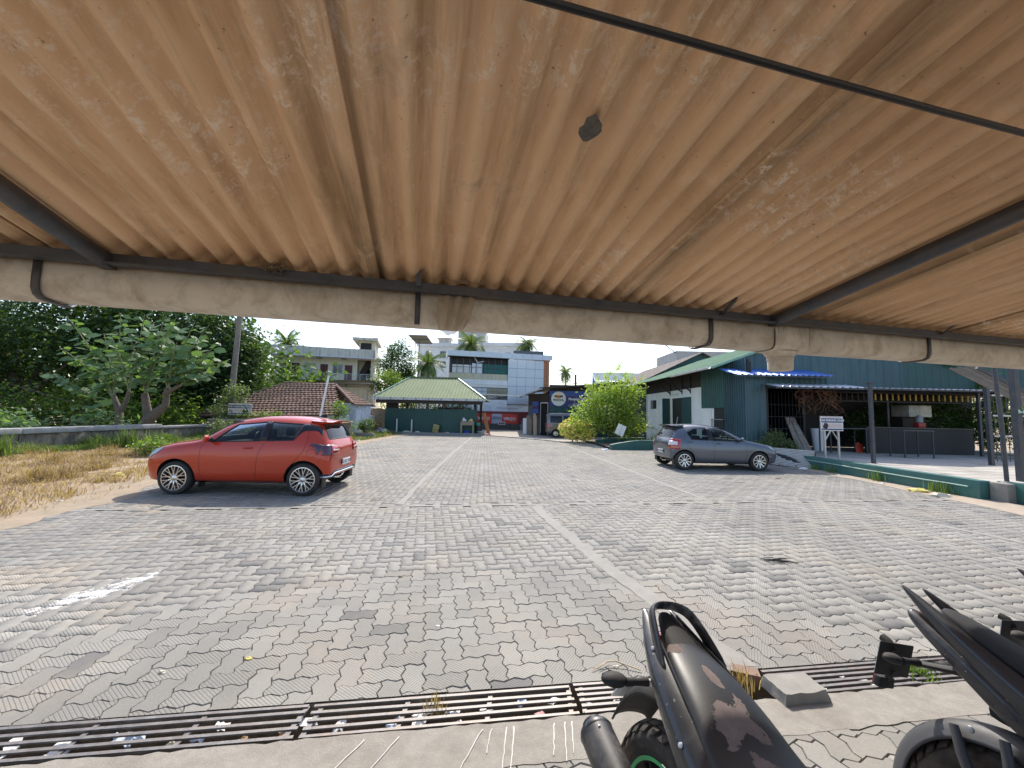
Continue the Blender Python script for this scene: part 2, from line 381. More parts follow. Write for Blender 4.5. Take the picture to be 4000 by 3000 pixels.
def build_clipped(parent, mats):
    for v,m,p,n in CLIPPED:
        bm=bmesh.new(); bm.from_mesh(pv_src[v]); bmesh.ops.transform(bm,matrix=m,verts=bm.verts[:]); 
        bmesh.ops.bisect_plane(bm,geom=bm.verts[:]+bm.edges[:]+bm.faces[:],plane_co=p,plane_no=n,clear_outer=True)
        if len(bm.faces)>2:
            bmesh.ops.transform(bm,matrix=m.inverted(),verts=bm.verts[:]); me=bpy.data.meshes.new('cut_paver'); bm.to_mesh(me); me.materials.append(mats[v]); link('paver',me,parent,mtx=m)
        bm.free()
    CLIPPED.clear()
pv=[paver_mesh(M_PAVER),paver_mesh(M_PAVER_D),paver_mesh(M_PAVER,False),paver_mesh(M_PAVER_D,False)]
items=clip(items,(0,DFAR+.012,0),(DR,-1,0)); pv_src=pv
vis=lambda m: abs(m.translation.x)<1.5*m.translation.y
CLIPPED[:]=[c for c in CLIPPED if vis(c[1])]; ncut=len(CLIPPED); build_clipped(lot,[M_PAVER,M_PAVER_D])
pieces('paver',pv,items+[(v+2,m) for v,m in far_items],lot,300-ncut,'pavers_beyond')
# concrete joints between the paved bays
for q,(pts,w0,w1) in enumerate(strips):
    b=MB(); P=[[],[]]
    fine=[]
    for (x1,y1),(x2,y2) in zip(pts,pts[1:]):
        for k in range(8): t=k/8; fine.append((lerp(x1,x2,t),lerp(y1,y2,t)))
    fine.append(pts[-1]); L=[];Rr=[]
    for k,(x,y) in enumerate(fine):
        w=lerp(w0,w1,k/len(fine))/2; L.append((x-w+random.uniform(-.02,.02),y,.003)); Rr.append((x+w+random.uniform(-.02,.02),y,.003))
    b.grid([L,Rr]); b.build('concrete_joint',M_CONC,lot,smooth=0)
b=MB(); L=[];Rr=[]
for k in range(80):
    x=-7.2+17.7*k/79; y=XS0+XS*x; L.append((x,y-.05+random.uniform(-.015,.015),.002)); Rr.append((x,y+.05+random.uniform(-.015,.015),.002))
b.grid([L,Rr]); b.build('concrete_joint',M_CONC,lot,smooth=0)
# concrete apron nearer than the drain, with a ragged edge, then plain pavers towards the shelter
b=MB(); P=[]
for k in range(130):
    x=-4+8*k/129; P.append([(x,DNEAR+DR*x-.012-abs(noise.noise((x*7,0,0)))*.03-.01*noise.noise((x*31,3,0)),.004),(x,1.985+.145*x+.018*noise.noise((x*9,5,0))+.01*noise.noise((x*40,1,0)),.003)])
b.grid(P); prop(b.build('concrete_apron',M_APRON,smooth=0),kind='structure')
b=MB(); b.add([(-6,-3,-.02),(8,-3,-.02),(8,3.0,-.02),(-6,1.0,-.02)],[(0,1,2,3)]); fore=prop(b.build('shelter_paving',M_JOINT,smooth=0),kind='structure')
fz=[(-4,1.72),(4,2.9),(4,.2),(-4,.2)]; it=[]
lay(fz,R(8),None,it); pv_src=[paver_mesh(M_PAVER_P)]; it=clip([(0,m) for v,m in it],(0,2.0,0),(-.145,1,0)); CLIPPED[:]=[c for c in CLIPPED if vis(c[1])]; build_clipped(fore,[M_PAVER_P]); pieces('paver',pv_src,it,fore,120,'pavers_under_shelter')
# scratched white drip marks on the apron
m_scr=mat('lime_drips',(.55,.53,.49),.9,var=.2)
for k,(x0,l) in enumerate([(-.72,.2),(-.55,.22),(-.12,.26),(-.07,.15),(.01,.25),(.05,.27),(.27,.2),(.33,.24),(.37,.2),(.45,.12)]):
    b=MB(); y1=DNEAR+DR*x0-.06; pts=[]
    for q in range(9):
        t=q/8; w=(.0035+.002*noise.noise((x0*9,q,0)))*(1-.5*t); xx=x0-.10*t*(1 if k<3 else .2)+.006*noise.noise((q*.7,x0*5,2)); pts.append([(xx-w,y1-l*t,.0085),(xx+w,y1-l*t,.0085)])
    prop(b.grid(pts).build('drip_mark',m_scr,bpy.data.objects['concrete_apron'],smooth=0))
# drain trench and its steel gratings
M_STEEL=mat('grating_steel',(.17,.16,.155),.5,.35,var=.3,scale=20,dirt=(.20,.14,.10),dirt_amt=.6,dirt_scale=6,bump=.2)
M_TRENCH=mat('trench_muck',(.21,.18,.145),.95,var=.4,scale=12,bump=.6,bscale=40)
b=MB()
for t0,z0,t1,z1 in ((HW,0,HW,-.2),(HW,-.2,-HW,-.2),(-HW,-.2,-HW,0)):
    b.add([dp(-7,t0,z0),dp(9,t0,z0),dp(9,t1,z1),dp(-7,t1,z1)],[(0,1,2,3)])
prop(b.build('drain_channel',M_TRENCH,smooth=0),kind='structure')
gr=[(-4.9,-3.3,5,.0),(-3.28,-1.12,5,.004),(-1.10,.42,5,-.003),(.44,1.36,6,.002),(1.75,2.72,6,.0),(2.74,3.9,6,-.006),(3.92,5.2,6,0)]
gl=['long five-bar drain grating at the far left edge of frame','five-bar drain grating over white litter, left foreground','five-bar drain grating with dry weed tuft, centre foreground','closer-barred drain grating running in behind the peeling motorbike seat','six-bar drain grating right of the concrete block','drain grating below the second motorbike plate','drain grating at far right under the motorbikes']
for (s0,s1,nb,dz),lb in zip(gr,gl):
    g=empty('drain_grating',dp((s0+s1)/2,0,0),0,lb,'drain grating','steel drain gratings')
    for k in range(nb):
        t=-HW+.012+(2*HW-.024)*k/(nb-1); sk=random.uniform(-.004,.004)
        MB().bar(dp(s0+.004,t+sk,-.004+dz),dp(s1-.004,t-sk,-.004+dz+random.uniform(-.003,.003)),.019,.009).build('bar',M_STEEL,g,smooth=0)
    ncb=max(2,int((s1-s0)/.5)+1)
    for k in range(ncb):
        s=s0+.03+(s1-s0-.06)*k/(ncb-1); MB().bar(dp(s-.02,-HW+.01,-.0125+dz),dp(s+.02,HW-.01,-.0125+dz),.026,.008).build('cross_bar',M_STEEL,g,smooth=0)
# litter lying in the trench and around
M_LIT=[mat('litter_'+n,c,.7,var=.15) for n,c in (('white',(.75,.74,.72)),('cream',(.62,.55,.42)),('blue',(.45,.52,.62)),('brown',(.30,.19,.10)),('yellow',(.65,.52,.15)),('pink',(.6,.3,.3)))]
def scrap(loc, sz, mi, rz, name='litter_scrap', lab=None, flat_=.25):
    b=MB(); n=6; P=[]
    for i in range(n):
        row=[]
        for j in range(4):
            u=i/(n-1)-.5; v=j/3-.5; sh=.75+.5*noise.noise((i*1.7+loc[0]*9,j*1.3,loc[1]*7))
            row.append((u*sz*sh,v*sz*.55*sh,abs(noise.noise((i*1.1+loc[0]*13,j*1.9+loc[1]*17,1)))*sz*flat_+.002))
        P.append(row)
    b.grid(P); b.xf(Matrix.Translation(loc)@Matrix.Rotation(rz,4,'Z'))
    return prop(b.build(name,M_LIT[mi],smooth=40),lab,'litter','scraps of litter in the drain')
k=0
for s,t,sz,mi in [(-2.25,-.03,.16,0),(-2.0,.02,.13,2),(-1.55,.04,.07,0),(-1.62,-.02,.06,2),(-1.75,-.05,.06,1),(-2.5,.03,.10,0),(-1.1,.04,.09,0),(-.92,.0,.08,0),(-1.2,-.04,.07,3),(-.62,-.01,.09,2),(-.45,.05,.12,0),(-.5,-.05,.10,0),(-.3,.04,.07,0),(-.1,.03,.06,0),(.1,.05,.07,2),(.2,-.05,.05,5),(.3,.04,.07,0),(.5,0.02,.05,0),(.7,.02,.05,0),(-.25,-.06,.07,0),(-1.4,-.06,.05,3),(-2.65,-.05,.08,1),(1.9,.03,.04,4),(2.1,-.02,.05,0),(2.3,.04,.04,0),(2.45,0,.07,0)]:
    p=dp(s,t,-.028-random.random()*.03)
    scrap(p,sz*1.5,mi,random.random()*6,lab='%s in the drain below the bars, %s'%(['crumpled white paper','cream wrapper','pale blue plastic','brown leaf','yellow wrapper','pink wrapper'][mi],'far left' if s<-1.9 else 'left of the weed tuft' if s<-.5 else 'right of the weed tuft' if s<.9 else 'right of the stone block'))

# sandy soil drifting over the ragged left edge of the paving
M_SAND=mat('drifted_sand',(.30,.235,.165),.95,var=.2,scale=3,dirt=(.24,.18,.12),dirt_amt=.6,dirt_scale=1.5,bump=.5,bscale=30)
b=MB(); P=[]
for k in range(160):
    y=4.2+24.5*k/159; x=float(np.interp(y,[4.2,5.3,5.9,7.2,8.7,12,16,20,25,28.7],[-9.2,-6.95,-7.05,-7.3,-7.95,-8.95,-8.5,-7.95,-7.65,-7.45]))
    w=.12+.35*max(0,noise.noise((0,y*.9,1))+.3)+.14*noise.noise((3,y*4,2)); P.append([(x-.7,y,.0),(x-.3,y,.012),(x+w*.6,y,.010),(x+w,y,.0035)])
prop(b.grid(P).build('sand_drift',M_SAND,smooth=60),kind='structure')
# ---------------------------------------------------------------- the bike shelter overhead: corrugated sheets, gutter, pipes
YAW=R(13); ee=Vector((math.cos(YAW),math.sin(YAW),0)); en=Vector((-math.sin(YAW),math.cos(YAW),0)); E0=Vector((0,2.13,0))
def ep(s,t,z): q=E0+ee*s+en*t; return Vector((q.x,q.y,z))
SL=.169
def roofz(t): return 2.348+SL*(-.2-t)
# along-eave coordinate of world origin offset so that laps sit at s = -.74 + k 1.3
SEAM0=.74+.65-(2.13*math.sin(YAW))+1.3*8
def roof_material():
    m, nt, ns, ls, bs = nodes('fibre_cement_underside')
    tc=ns.new('ShaderNodeTexCoord'); co=tc.outputs['Object']
    mp=N(ns,'ShaderNodeMapping'); mp.inputs['Rotation'].default_value=(0,0,-YAW); ls.new(co,mp.inputs[0])
    st=N(ns,'ShaderNodeMapping'); st.inputs['Scale'].default_value=(9,.7,1); ls.new(mp.outputs[0],st.inputs[0])
    oi=ns.new('ShaderNodeObjectInfo')
    n0=noisen(ns,ls,co,1.3,6,.6); c=ramp(ns,ls,n0,[(.28,(.61,.39,.225)),(.5,(.74,.50,.305)),(.75,(.81,.575,.38))])
    n1=noisen(ns,ls,st.outputs[0],1.6,8,.7,.2); c=mixc(ns,ls,ramp(ns,ls,n1,[(.48,0.0),(.68,.70)]),c,(.38,.235,.125))      # long brown run marks
    sxy=ns.new('ShaderNodeSeparateXYZ'); ls.new(mp.outputs[0],sxy.inputs[0]); sw=mathn(ns,ls,'ABSOLUTE',mathn(ns,ls,'SUBTRACT',mathn(ns,ls,'FRACT',mathn(ns,ls,'DIVIDE',mathn(ns,ls,'ADD',sxy.outputs[0],SEAM0),1.3)),.5)); sm=mathn(ns,ls,'MULTIPLY',ramp(ns,ls,sw,[(0.0,1.0),(.05,.25),(.09,0.0)]),ramp(ns,ls,noisen(ns,ls,st.outputs[0],1.1,6,.7),[(.35,0.0),(.62,.95)])); c=mixc(ns,ls,sm,c,(.13,.085,.045))   # mossy damp along the laps
    n2=noisen(ns,ls,co,6,8,.75); c=mixc(ns,ls,ramp(ns,ls,n2,[(.55,0.0),(.70,.55)]),c,(.82,.62,.44))                      # chalky patches
    n5=noisen(ns,ls,co,26,6,.8); msk=mathn(ns,ls,'MULTIPLY',ramp(ns,ls,n5,[(.52,0.0),(.60,1.0)]),ramp(ns,ls,noisen(ns,ls,co,1.9,3,.6),[(.52,0.0),(.62,.7)])); c=mixc(ns,ls,msk,c,(.84,.72,.60))  # flaking lime
    n3=noisen(ns,ls,co,40,5,.8); c=mixc(ns,ls,ramp(ns,ls,n3,[(.64,0.0),(.70,.9)]),c,(.13,.08,.045))                       # specks
    n4=noisen(ns,ls,co,2.6,5,.7); c=mixc(ns,ls,ramp(ns,ls,n4,[(.62,0.0),(.72,.55)]),c,(.30,.21,.14))
    hv=N(ns,'ShaderNodeHueSaturation'); v=mathn(ns,ls,'MULTIPLY_ADD',oi.outputs['Random'],.22); v.node.inputs[2].default_value=.89; ls.new(v,hv.inputs['Value']); ls.new(c,hv.inputs['Color'])
    ls.new(hv.outputs[0],bs.inputs['Base Color']); bs.inputs['Roughness'].default_value=.9; bs.inputs['Specular IOR Level'].default_value=.25
    bumpn(ns,ls,bs,n2,.25,.006,bumpn(ns,ls,bs,n3,.3,.004)); return m
M_ROOF=roof_material()
M_DSTEEL=mat('dark_painted_steel',(.06,.066,.078),.5,.3,var=.3,scale=12,dirt=(.12,.09,.07),dirt_amt=.6,dirt_scale=5,bump=.15)
M_GUT=mat('dusty_pvc',(.60,.54,.45),.75,var=.10,scale=5,dirt=(.22,.145,.085),dirt_amt=.7,dirt_scale=8.5,stretch=(1.0,1.0,.8),bump=.12,bscale=80)
M_BAG=None
shel=empty('bike_shelter',ep(0,-2,0),0,'bike shelter of peach-brown corrugated cement sheets overhead with dark steel pipes','shelter')
PIT=.1; NS=13; s=-.74-5*1.3; k=0
lap=[0,.012]
while s < 9.5:
    n=NS*PIT; b=MB(); P=[]; dz=.006*(k%2)+random.uniform(-.002,.003); s0=s-.035; s1=s+n+.035; q=int((s1-s0)/PIT*10)
    tend=.03+random.uniform(-.012,.012)
    for i in range(q+1):
        ss=lerp(s0,s1,i/q); w=math.cos(2*math.pi*ss/PIT); h=.0205*(1-2*((1-w)/2)**.72)
        h-=.020*max(0,1-(s1-ss)/.05) if ss>s1-.05 else 0
        P.append([ep(ss,lerp(tend,-2.7,j/10.),roofz(lerp(tend,-2.7,j/10.))+h+dz+.004*noise.noise((ss*1.3,j*.5,k))) for j in range(11)])
    n0=len(P); b.grid(P); b.grid([[p+Vector((0,0,.009)) for p in r_] for r_ in P],flip=True)
    b.grid([[r_[0] for r_ in P],[r_[0]+Vector((0,0,.009)) for r_ in P]])
    b.build('roof_sheet',M_ROOF,shel,smooth=60,fix=False); s+=n; k+=1
# eave angle bar (flat web + lip)
b=MB()
for s0,s1 in ((-6.6,9.5),):
    b.bar(ep(s0,-.205,2.294),ep(s1,-.205,2.294),.008,.052); b.bar(ep(s0,-.222,2.272),ep(s1,-.222,2.272),.04,.008)
b.build('eave_angle',M_DSTEEL,shel,smooth=0)
def rafter(sx,r=.034,t0=-.215,dz=-.058):
    pts=[ep(sx,t,roofz(t)+dz) for t in (t0,-1.0,-1.8,-2.6)]
    o=MB().tube(pts,r,14).build('rafter_pipe',M_DSTEEL,shel,smooth=40)
    MB().bar(ep(sx-.02,t0+.01,roofz(t0)-.085),ep(sx+.03,t0+.01,roofz(t0)-.085),.05,.012).build('weld_plate',M_DSTEEL,o,smooth=0)
for sx in (-5.1,-1.77,1.575,4.9,8.2): rafter(sx)
MB().tube([ep(-6.6,-2.55,roofz(-2.55)-.10),ep(9.5,-2.55,roofz(-2.55)-.10)],.04,12).build('back_beam',M_DSTEEL,shel)
for sx in (-4.2,0.4,4.6): MB().tube([ep(sx,-2.55,0),ep(sx,-2.55,roofz(-2.55)-.10)],.045,12).build('post',M_DSTEEL,shel)
# short steel tabs poking up at the eave
for sx in (-.52,1.19,2.95): MB().bar(ep(sx,-.215,2.30),ep(sx,-.235,2.385) if sx<0 else ep(sx+.03,-.30,2.375),.024,.008).build('eave_tab',M_DSTEEL,shel,smooth=0)
# gutter: box section with rounded bottom edges
gut=empty('rain_gutter',ep(0,-.09,2.13),0,'long dusty cream plastic rain gutter along the shelter eave','gutter')
sec=[(-.176,2.285),(-.178,2.20),(-.176,2.165),(-.168,2.143),(-.150,2.131),(-.12,2.128),(-.06,2.128),(-.03,2.131),(-.012,2.143),(-.004,2.165),(-.002,2.30),(.014,2.302)]
segs=[(-6.6,-2.75),(-2.74,1.595),(1.60,1.855),(1.86,5.6),(5.61,9.5)]
for i,(a0,a1) in enumerate(segs):
    b=MB(); g=.006 if i==2 else 0; P=[]
    for j in range(13):
        sj=lerp(a0,a1,j/12); P.append([ep(sj,t-(g if t<-.1 else -g),z-(g if z<2.2 else 0)+.006*noise.noise((sj*.8,3,0))) for t,z in sec])
    b.grid(P); o=b.build('gutter_length',M_GUT,gut,smooth=50,fix=False); sol=o.modifiers.new('t','SOLIDIFY'); sol.thickness=.004
for i,sx in enumerate((-3.5,-2.0,-.52,1.14,2.88,4.4)):
    pts=[(-.184,2.30),(-.186,2.20),(-.184,2.163),(-.174,2.138),(-.152,2.124),(-.10,2.121),(-.03,2.121),(-.006,2.137)]
    if i==2: pts=[(-.192,2.30),(-.196,2.2),(-.205,2.115)]
    b=MB(); w=.013
    b.grid([[ep(sx+d*w,t,z) for t,z in pts] for d in (-1,1)]); o=b.build('gutter_bracket',M_DSTEEL,gut,smooth=50,fix=False); sol=o.modifiers.new('t','SOLIDIFY'); sol.thickness=.006; sol.offset=0
# outlet spigot with cap
oc=ep(1.73,-.09,2.13); b=MB()
b.loft([[ep(1.73+.085*math.copysign(abs(math.cos(a))**.6,math.cos(a)),-.09+.08*math.copysign(abs(math.sin(a))**.6,math.sin(a)),2.122) for a in np.linspace(0,2*math.pi,24,endpoint=False)],
        [ep(1.73+.062*math.cos(a),-.09+.062*math.sin(a),2.075) for a in np.linspace(0,2*math.pi,24,endpoint=False)]])
b.build('outlet_funnel',M_GUT,gut)
b=MB(); b.lathe([(.0,2.005),(.064,2.006),(.069,2.012),(.070,2.072),(.073,2.075),(.073,2.085),(.06,2.088)],28,Matrix.Translation((oc.x,oc.y,0)))
b.build('outlet_cap',M_GUT,gut)
for sx in (1.60,1.855):
    MB().grid([[ep(sx+d*.004,t-.004,z-.003) for t,z in sec[:10]] for d in (-1,1)]).build('gutter_joint',flat('joint_gasket',(.05,.045,.04),.7),gut,fix=False)
# black cable slung below the sheets
b=MB(); b.tube([ep(lerp(-6,9,i/40),-1.425,roofz(-1.425)-.062-.012*abs(math.sin(i*.62))+.004*noise.noise((i*.3,0,0))) for i in range(41)],.0075,8)
prop(b.build('electric_cable',flat('black_cable',(.012,.012,.014),.45)),'thin black cable slung across the underside of the corrugated roof','cable')
# torn translucent plastic bag caught on the eave bar
m,nt,ns,ls,bs=nodes('dusty_polythene'); bs.inputs['Base Color'].default_value=(.50,.42,.32,1); bs.inputs['Roughness'].default_value=.45
t_=ns.new('ShaderNodeBsdfTranslucent'); t_.inputs[0].default_value=(.5,.42,.32,1); tr=ns.new('ShaderNodeBsdfTransparent'); mx=N(ns,'ShaderNodeMixShader',i_0=.35); mx2=N(ns,'ShaderNodeMixShader',i_0=.22)
ls.new(bs.outputs[0],mx.inputs[1]); ls.new(t_.outputs[0],mx.inputs[2]); ls.new(mx.outputs[0],mx2.inputs[1]); ls.new(tr.outputs[0],mx2.inputs[2]); ls.new(mx2.outputs[0],ns['Material Output'].inputs[0]); M_BAG=m
b=MB(); P=[]
for i in range(22):
    row=[]; v=i/21
    for j in range(16):
        u=j/15-.5; w=lerp(.15,.12,v)*(1-.35*max(0,v-.75)*4*abs(u)); sk=-.02*v
        ss=-.335+sk+u*w*1.25; zz=2.275-.205*v*(1-.35*abs(u+.1)*v)+.008*noise.noise((u*6,v*3,3))
        row.append(ep(ss,-.196-.022*abs(noise.noise((u*7,v*2.2,7)))-.014*math.sin(u*21+v*2)-.018*math.sin(math.pi*v),zz))
    P.append(row)
b.grid(P); prop(b.build('plastic_bag',M_BAG,smooth=70,fix=False),'crumpled dusty plastic bag hanging from the gutter','plastic bag')
b=MB(); P=[[ep(-.30+.11*(j/9-.5)*2*(1-.2*abs(i-3)),-.215+.006*i,2.335+.012*noise.noise((i*2.1,j*1.7,0))+.006*i) for j in range(10)] for i in range(6)]
prop(b.grid(P).build('plastic_scrap',M_BAG,smooth=70,fix=False),'wad of clear plastic tucked under the sheet edge above the bag','plastic scrap')
# bird-nest straw on the eave bar
M_STRAW=mat('nest_straw',(.20,.15,.10),.95,var=.4,scale=30)
for si,(sx,n_,lab) in enumerate([(-1.14,120,'small straw nest on the eave bar left of the plastic bag'),(1.62,60,'dry straw hanging over the gutter outlet')]):
    b=MB()
    for q in range(n_):
        a=random.random()*6.28; p=ep(sx+random.gauss(0,.03),-.225+random.gauss(0,.008),2.32+random.gauss(0,.012)); d=Vector((math.cos(a),math.sin(a)*.3,random.uniform(-.3,.5)))*.04
        if si and q<8: p=ep(sx+random.gauss(0,.03),-.20,2.28); d=Vector((random.gauss(0,.02),0,-random.uniform(.04,.12)))
        b.tube([p-d*.5,p+d*.2+Vector((0,0,.004)),p+d*.5],.0012,3)
    prop(b.build('straw_nest',M_STRAW,smooth=0),lab,'nest')
b=MB(); cs=[ep(-.06+.055*math.cos(a)*(.6+.5*noise.noise((math.cos(a)*2,math.sin(a)*2,4))),-1.15+.05*math.sin(a)*(.7+.5*noise.noise((a,1,2))),0) for a in np.linspace(0,6.28,14,endpoint=False)]
for p in cs: tt=(p-E0).dot(en); p.z=roofz(tt)-.030+.006*noise.noise((p.x*40,p.y*40,0))
c0=ep(-.06,-1.15,roofz(-1.15)-.040); b.add(cs+[c0],[(i,(i+1)%14,14) for i in range(14)])
b.build('patch',mat('bitumen_patch',(.12,.11,.10),.8,var=.4,scale=40,bump=.6),shel,smooth=50)
# ---------------------------------------------------------------- buildings
M_TEAL=mat('teal_sheet',(.04,.112,.105),.45,.25,var=.2,scale=1.2,dirt=(.10,.14,.13),dirt_amt=.5,dirt_scale=1.6,stretch=(3,3,.3),rand=.18)
M_TEALB=mat('blue_teal_sheet',(.035,.088,.110),.42,.3,var=.2,scale=1.2,dirt=(.10,.14,.16),dirt_amt=.5,dirt_scale=1.6,stretch=(3,3,.3),rand=.2)
M_TEALD=mat('dark_teal_sheet',(.022,.075,.075),.5,.2,var=.2,scale=1.5,rand=.12)
M_GREENROOF=mat('green_roof_sheet',(.085,.20,.12),.75,.0,var=.15,scale=1,dirt=(.15,.19,.12),dirt_amt=.6,dirt_scale=1.2,stretch=(.4,2,2),spec=.15)
M_OLIVE=mat('olive_roof_sheet',(.205,.245,.135),.75,.0,var=.1,scale=1.5,dirt=(.15,.18,.095),dirt_amt=.5,dirt_scale=1.2,rand=.05,spec=.15)
M_BROWNROOF=mat('brown_roof_sheet',(.20,.165,.145),.8,.0,var=.12,scale=1.2,dirt=(.16,.12,.10),dirt_amt=.5)
M_BLUESHEET=mat('blue_awning_sheet',(.10,.22,.62),.4,.2,var=.12,scale=2,rand=.1)
M_WHITESHEET=mat('white_awning_sheet',(.66,.67,.70),.45,.2,var=.1,scale=2)
M_GREYSHEET=mat('grey_awning_sheet',(.26,.27,.28),.5,.5,var=.15,scale=2,dirt=(.16,.14,.12),dirt_amt=.5)
M_WHITEWALL=mat('whitewash',(.76,.78,.74),.85,var=.05,scale=2,dirt=(.55,.52,.42),dirt_amt=.4,dirt_scale=.9,stretch=(2,2,.6),bump=.15)
M_CREAM=mat('cream_plaster',(.84,.78,.62),.85,var=.06,scale=1.5,dirt=(.45,.40,.31),dirt_amt=.45,dirt_scale=1.1,stretch=(3,3,.4),bump=.1)
M_PARAPET=mat('stained_parapet',(.68,.64,.55),.9,var=.08,scale=2,dirt=(.20,.19,.17),dirt_amt=.75,dirt_scale=1.7,stretch=(3.2,3.2,.25))
M_OFFWHITE=mat('dirty_white_plaster',(.76,.78,.80),.8,var=.06,scale=1.5,dirt=(.42,.41,.38),dirt_amt=.5,dirt_scale=1.0,stretch=(.7,2,2))
M_YPAR=mat('yellowed_parapet',(.55,.53,.40),.85,var=.08,scale=2,dirt=(.28,.27,.22),dirt_amt=.6,dirt_scale=1.4,stretch=(3,3,.4))
M_ACP=mat('grey_panel',(.50,.55,.62),.35,.35,var=.05,scale=.8,rand=.06)
M_DARK=mat('black_paint_and_shade',(.014,.014,.016),.6,var=.3,scale=5)  # for black parts, and for shade painted into openings and gaps
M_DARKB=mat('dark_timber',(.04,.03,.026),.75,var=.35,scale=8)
M_MAROON=mat('maroon_paint',(.22,.035,.035),.6,var=.12,scale=2)
M_DOOR=mat('maroon_door',(.10,.022,.025),.5,var=.15,scale=4)
M_RED=flat('banner_red',(.70,.045,.030),.5); M_WHITE=flat('print_white',(.82,.82,.80),.5); M_NAVY=flat('banner_navy',(.030,.035,.17),.5); M_PURPLE=flat('banner_purple',(.055,.028,.10),.5); M_BANBLUE=flat('banner_blue',(.035,.075,.30),.5)
M_GREYPRINT=flat('banner_grey',(.48,.52,.58),.5); M_PRINTBLUE=flat('print_blue',(.06,.10,.25),.5); M_ORANGE=flat('emblem_orange',(.80,.28,.04),.5); M_BROWNP=flat('emblem_brown',(.12,.05,.04),.5); M_CREAMP=flat('disc_cream',(.70,.70,.62),.5)
M_BRICKR=mat('brick_facing',(.36,.17,.09),.85,var=.2,scale=6,rand=.25)
M_STONE=mat('mossy_stone',(.11,.105,.095),.95,var=.5,scale=5,dirt=(.26,.24,.20),dirt_amt=.6,dirt_scale=3,bump=.7,bscale=18)
M_GLASSD=flat('reflective_glass',(.025,.035,.045),.05); M_GLASSD.node_tree.nodes['Principled BSDF'].inputs['Specular IOR Level'].default_value=1.0
M_FRAME=mat('grey_frame',(.10,.11,.13),.5,.4,var=.1)
M_WFRAME=mat('pale_frame',(.60,.61,.60),.5,var=.06)
M_GREENP=mat('green_paint_wall',(.035,.13,.115),.55,var=.12,scale=3,dirt=(.09,.15,.13),dirt_amt=.5,dirt_scale=2,bump=.15)
M_GALV=mat('galvanised',(.45,.46,.47),.4,.7,var=.15,scale=6)
M_GNET=flat('green_net',(.02,.14,.13),.7)
V=Vector
def cladding(parent,p0,u,L,up,H,nrm,m,pitch=.22,depth=.03,w=1.0,name='cladding_sheet',local=False,rib=.35,both=False):
    """ribbed metal sheets, each its own part; H may be a function of the run along u"""
    p0=V(p0); u=V(u).normalized(); up=V(up).normalized(); nrm=V(nrm).normalized(); n=max(1,round(L/w)); w=L/n; Hf=H if callable(H) else (lambda s:H); out=[]
    for k in range(n):
        s=k*w; P=[]; e=s+w+.001; q=max(1,round(w/pitch)); pp=w/q; xs=[]
        for i in range(q):
            a=s+i*pp; xs+= [(a,0),(a+pp*(1-rib)*.9,0),(a+pp*(1-rib*.75),1),(a+pp*(1-rib*.2),1)]
        xs.append((e,0)); rows=[]
        for a,d in xs:
            b0=p0+u*a+nrm*(d*depth); rows.append([b0,b0+up*Hf(a)])
        b=MB(); b.grid(rows); out.append(b.build(name,m,parent,smooth=0,local=local,fix=False))
    return out
# ---- teal metal shed on the right: white side wall, green roof, front cladding
sh=empty('metal_shed',(9.5,15.5,0),0,'large teal metal shed with white side wall and sloping green roof behind the grey car','shed')
MB().box(9.5,9.72,20.34,27.15,-.05,3.22).build('side_wall',M_WHITEWALL,sh,smooth=0)
b=MB(); b.box(9.5,9.72,18.3,20.34,-.05,3.22); b.build('side_wall',M_WHITEWALL,sh,smooth=0)
# the door and window openings are black boxes standing in for the shade inside, with leaves
def opening(parent,x,y0,y1,z0,z1,name='doorway',m=M_DARK): return MB().box(x-.004,x+.1,y0,y1,z0,z1).build(name,m,parent,smooth=0)
d=opening(sh,9.5,20.55,22.73,.0,2.77,'doorway')
MB().box(9.44,9.49,20.34,21.35,.1,2.77).build('door_leaf',M_TEALD,d,smooth=0)
MB().cbox(9.02,9.46,23.0,23.06,.1,2.78,.004).build('door_leaf',M_TEALD,d,smooth=0)
MB().bar((9.47,22.86,0),(9.47,22.86,2.8),.07,.07).build('door_jamb',M_CREAM,d,smooth=0)
MB().bar((9.3,22.2,.2),(9.47,21.95,1.7),.03).build('stick',M_WFRAME,d)
w_=opening(sh,9.5,25.25,26.2,2.2,2.77,'window'); MB().box(9.46,9.49,25.75,26.2,2.2,2.77).build('shutter',mat('grey_shutter',(.22,.18,.17),.8),w_,smooth=0)
MB().box(9.46,9.492,23.35,23.7,1.45,2.72).build('notice_board',mat('grey_board',(.20,.17,.17),.8),sh,smooth=0)
MB().bar((9.42,22.7,3.0),(9.42,21.8,3.0),.05,.03).build('tube_lamp',M_WFRAME,sh,smooth=0)
for zz,yy in ((.75,26.9),(.9,25.2)): pass
MB().tube([(9.44,27.1,1.0),(9.42,25.6,1.02),(9.40,24.4,.75),(9.42,23.2,.9)],.035,8).build('drain_pipe',M_WFRAME,sh)
MB().tube([(9.46,26.95,.9),(9.46,26.95,3.2)],.03,8).build('down_pipe',M_WFRAME,sh)
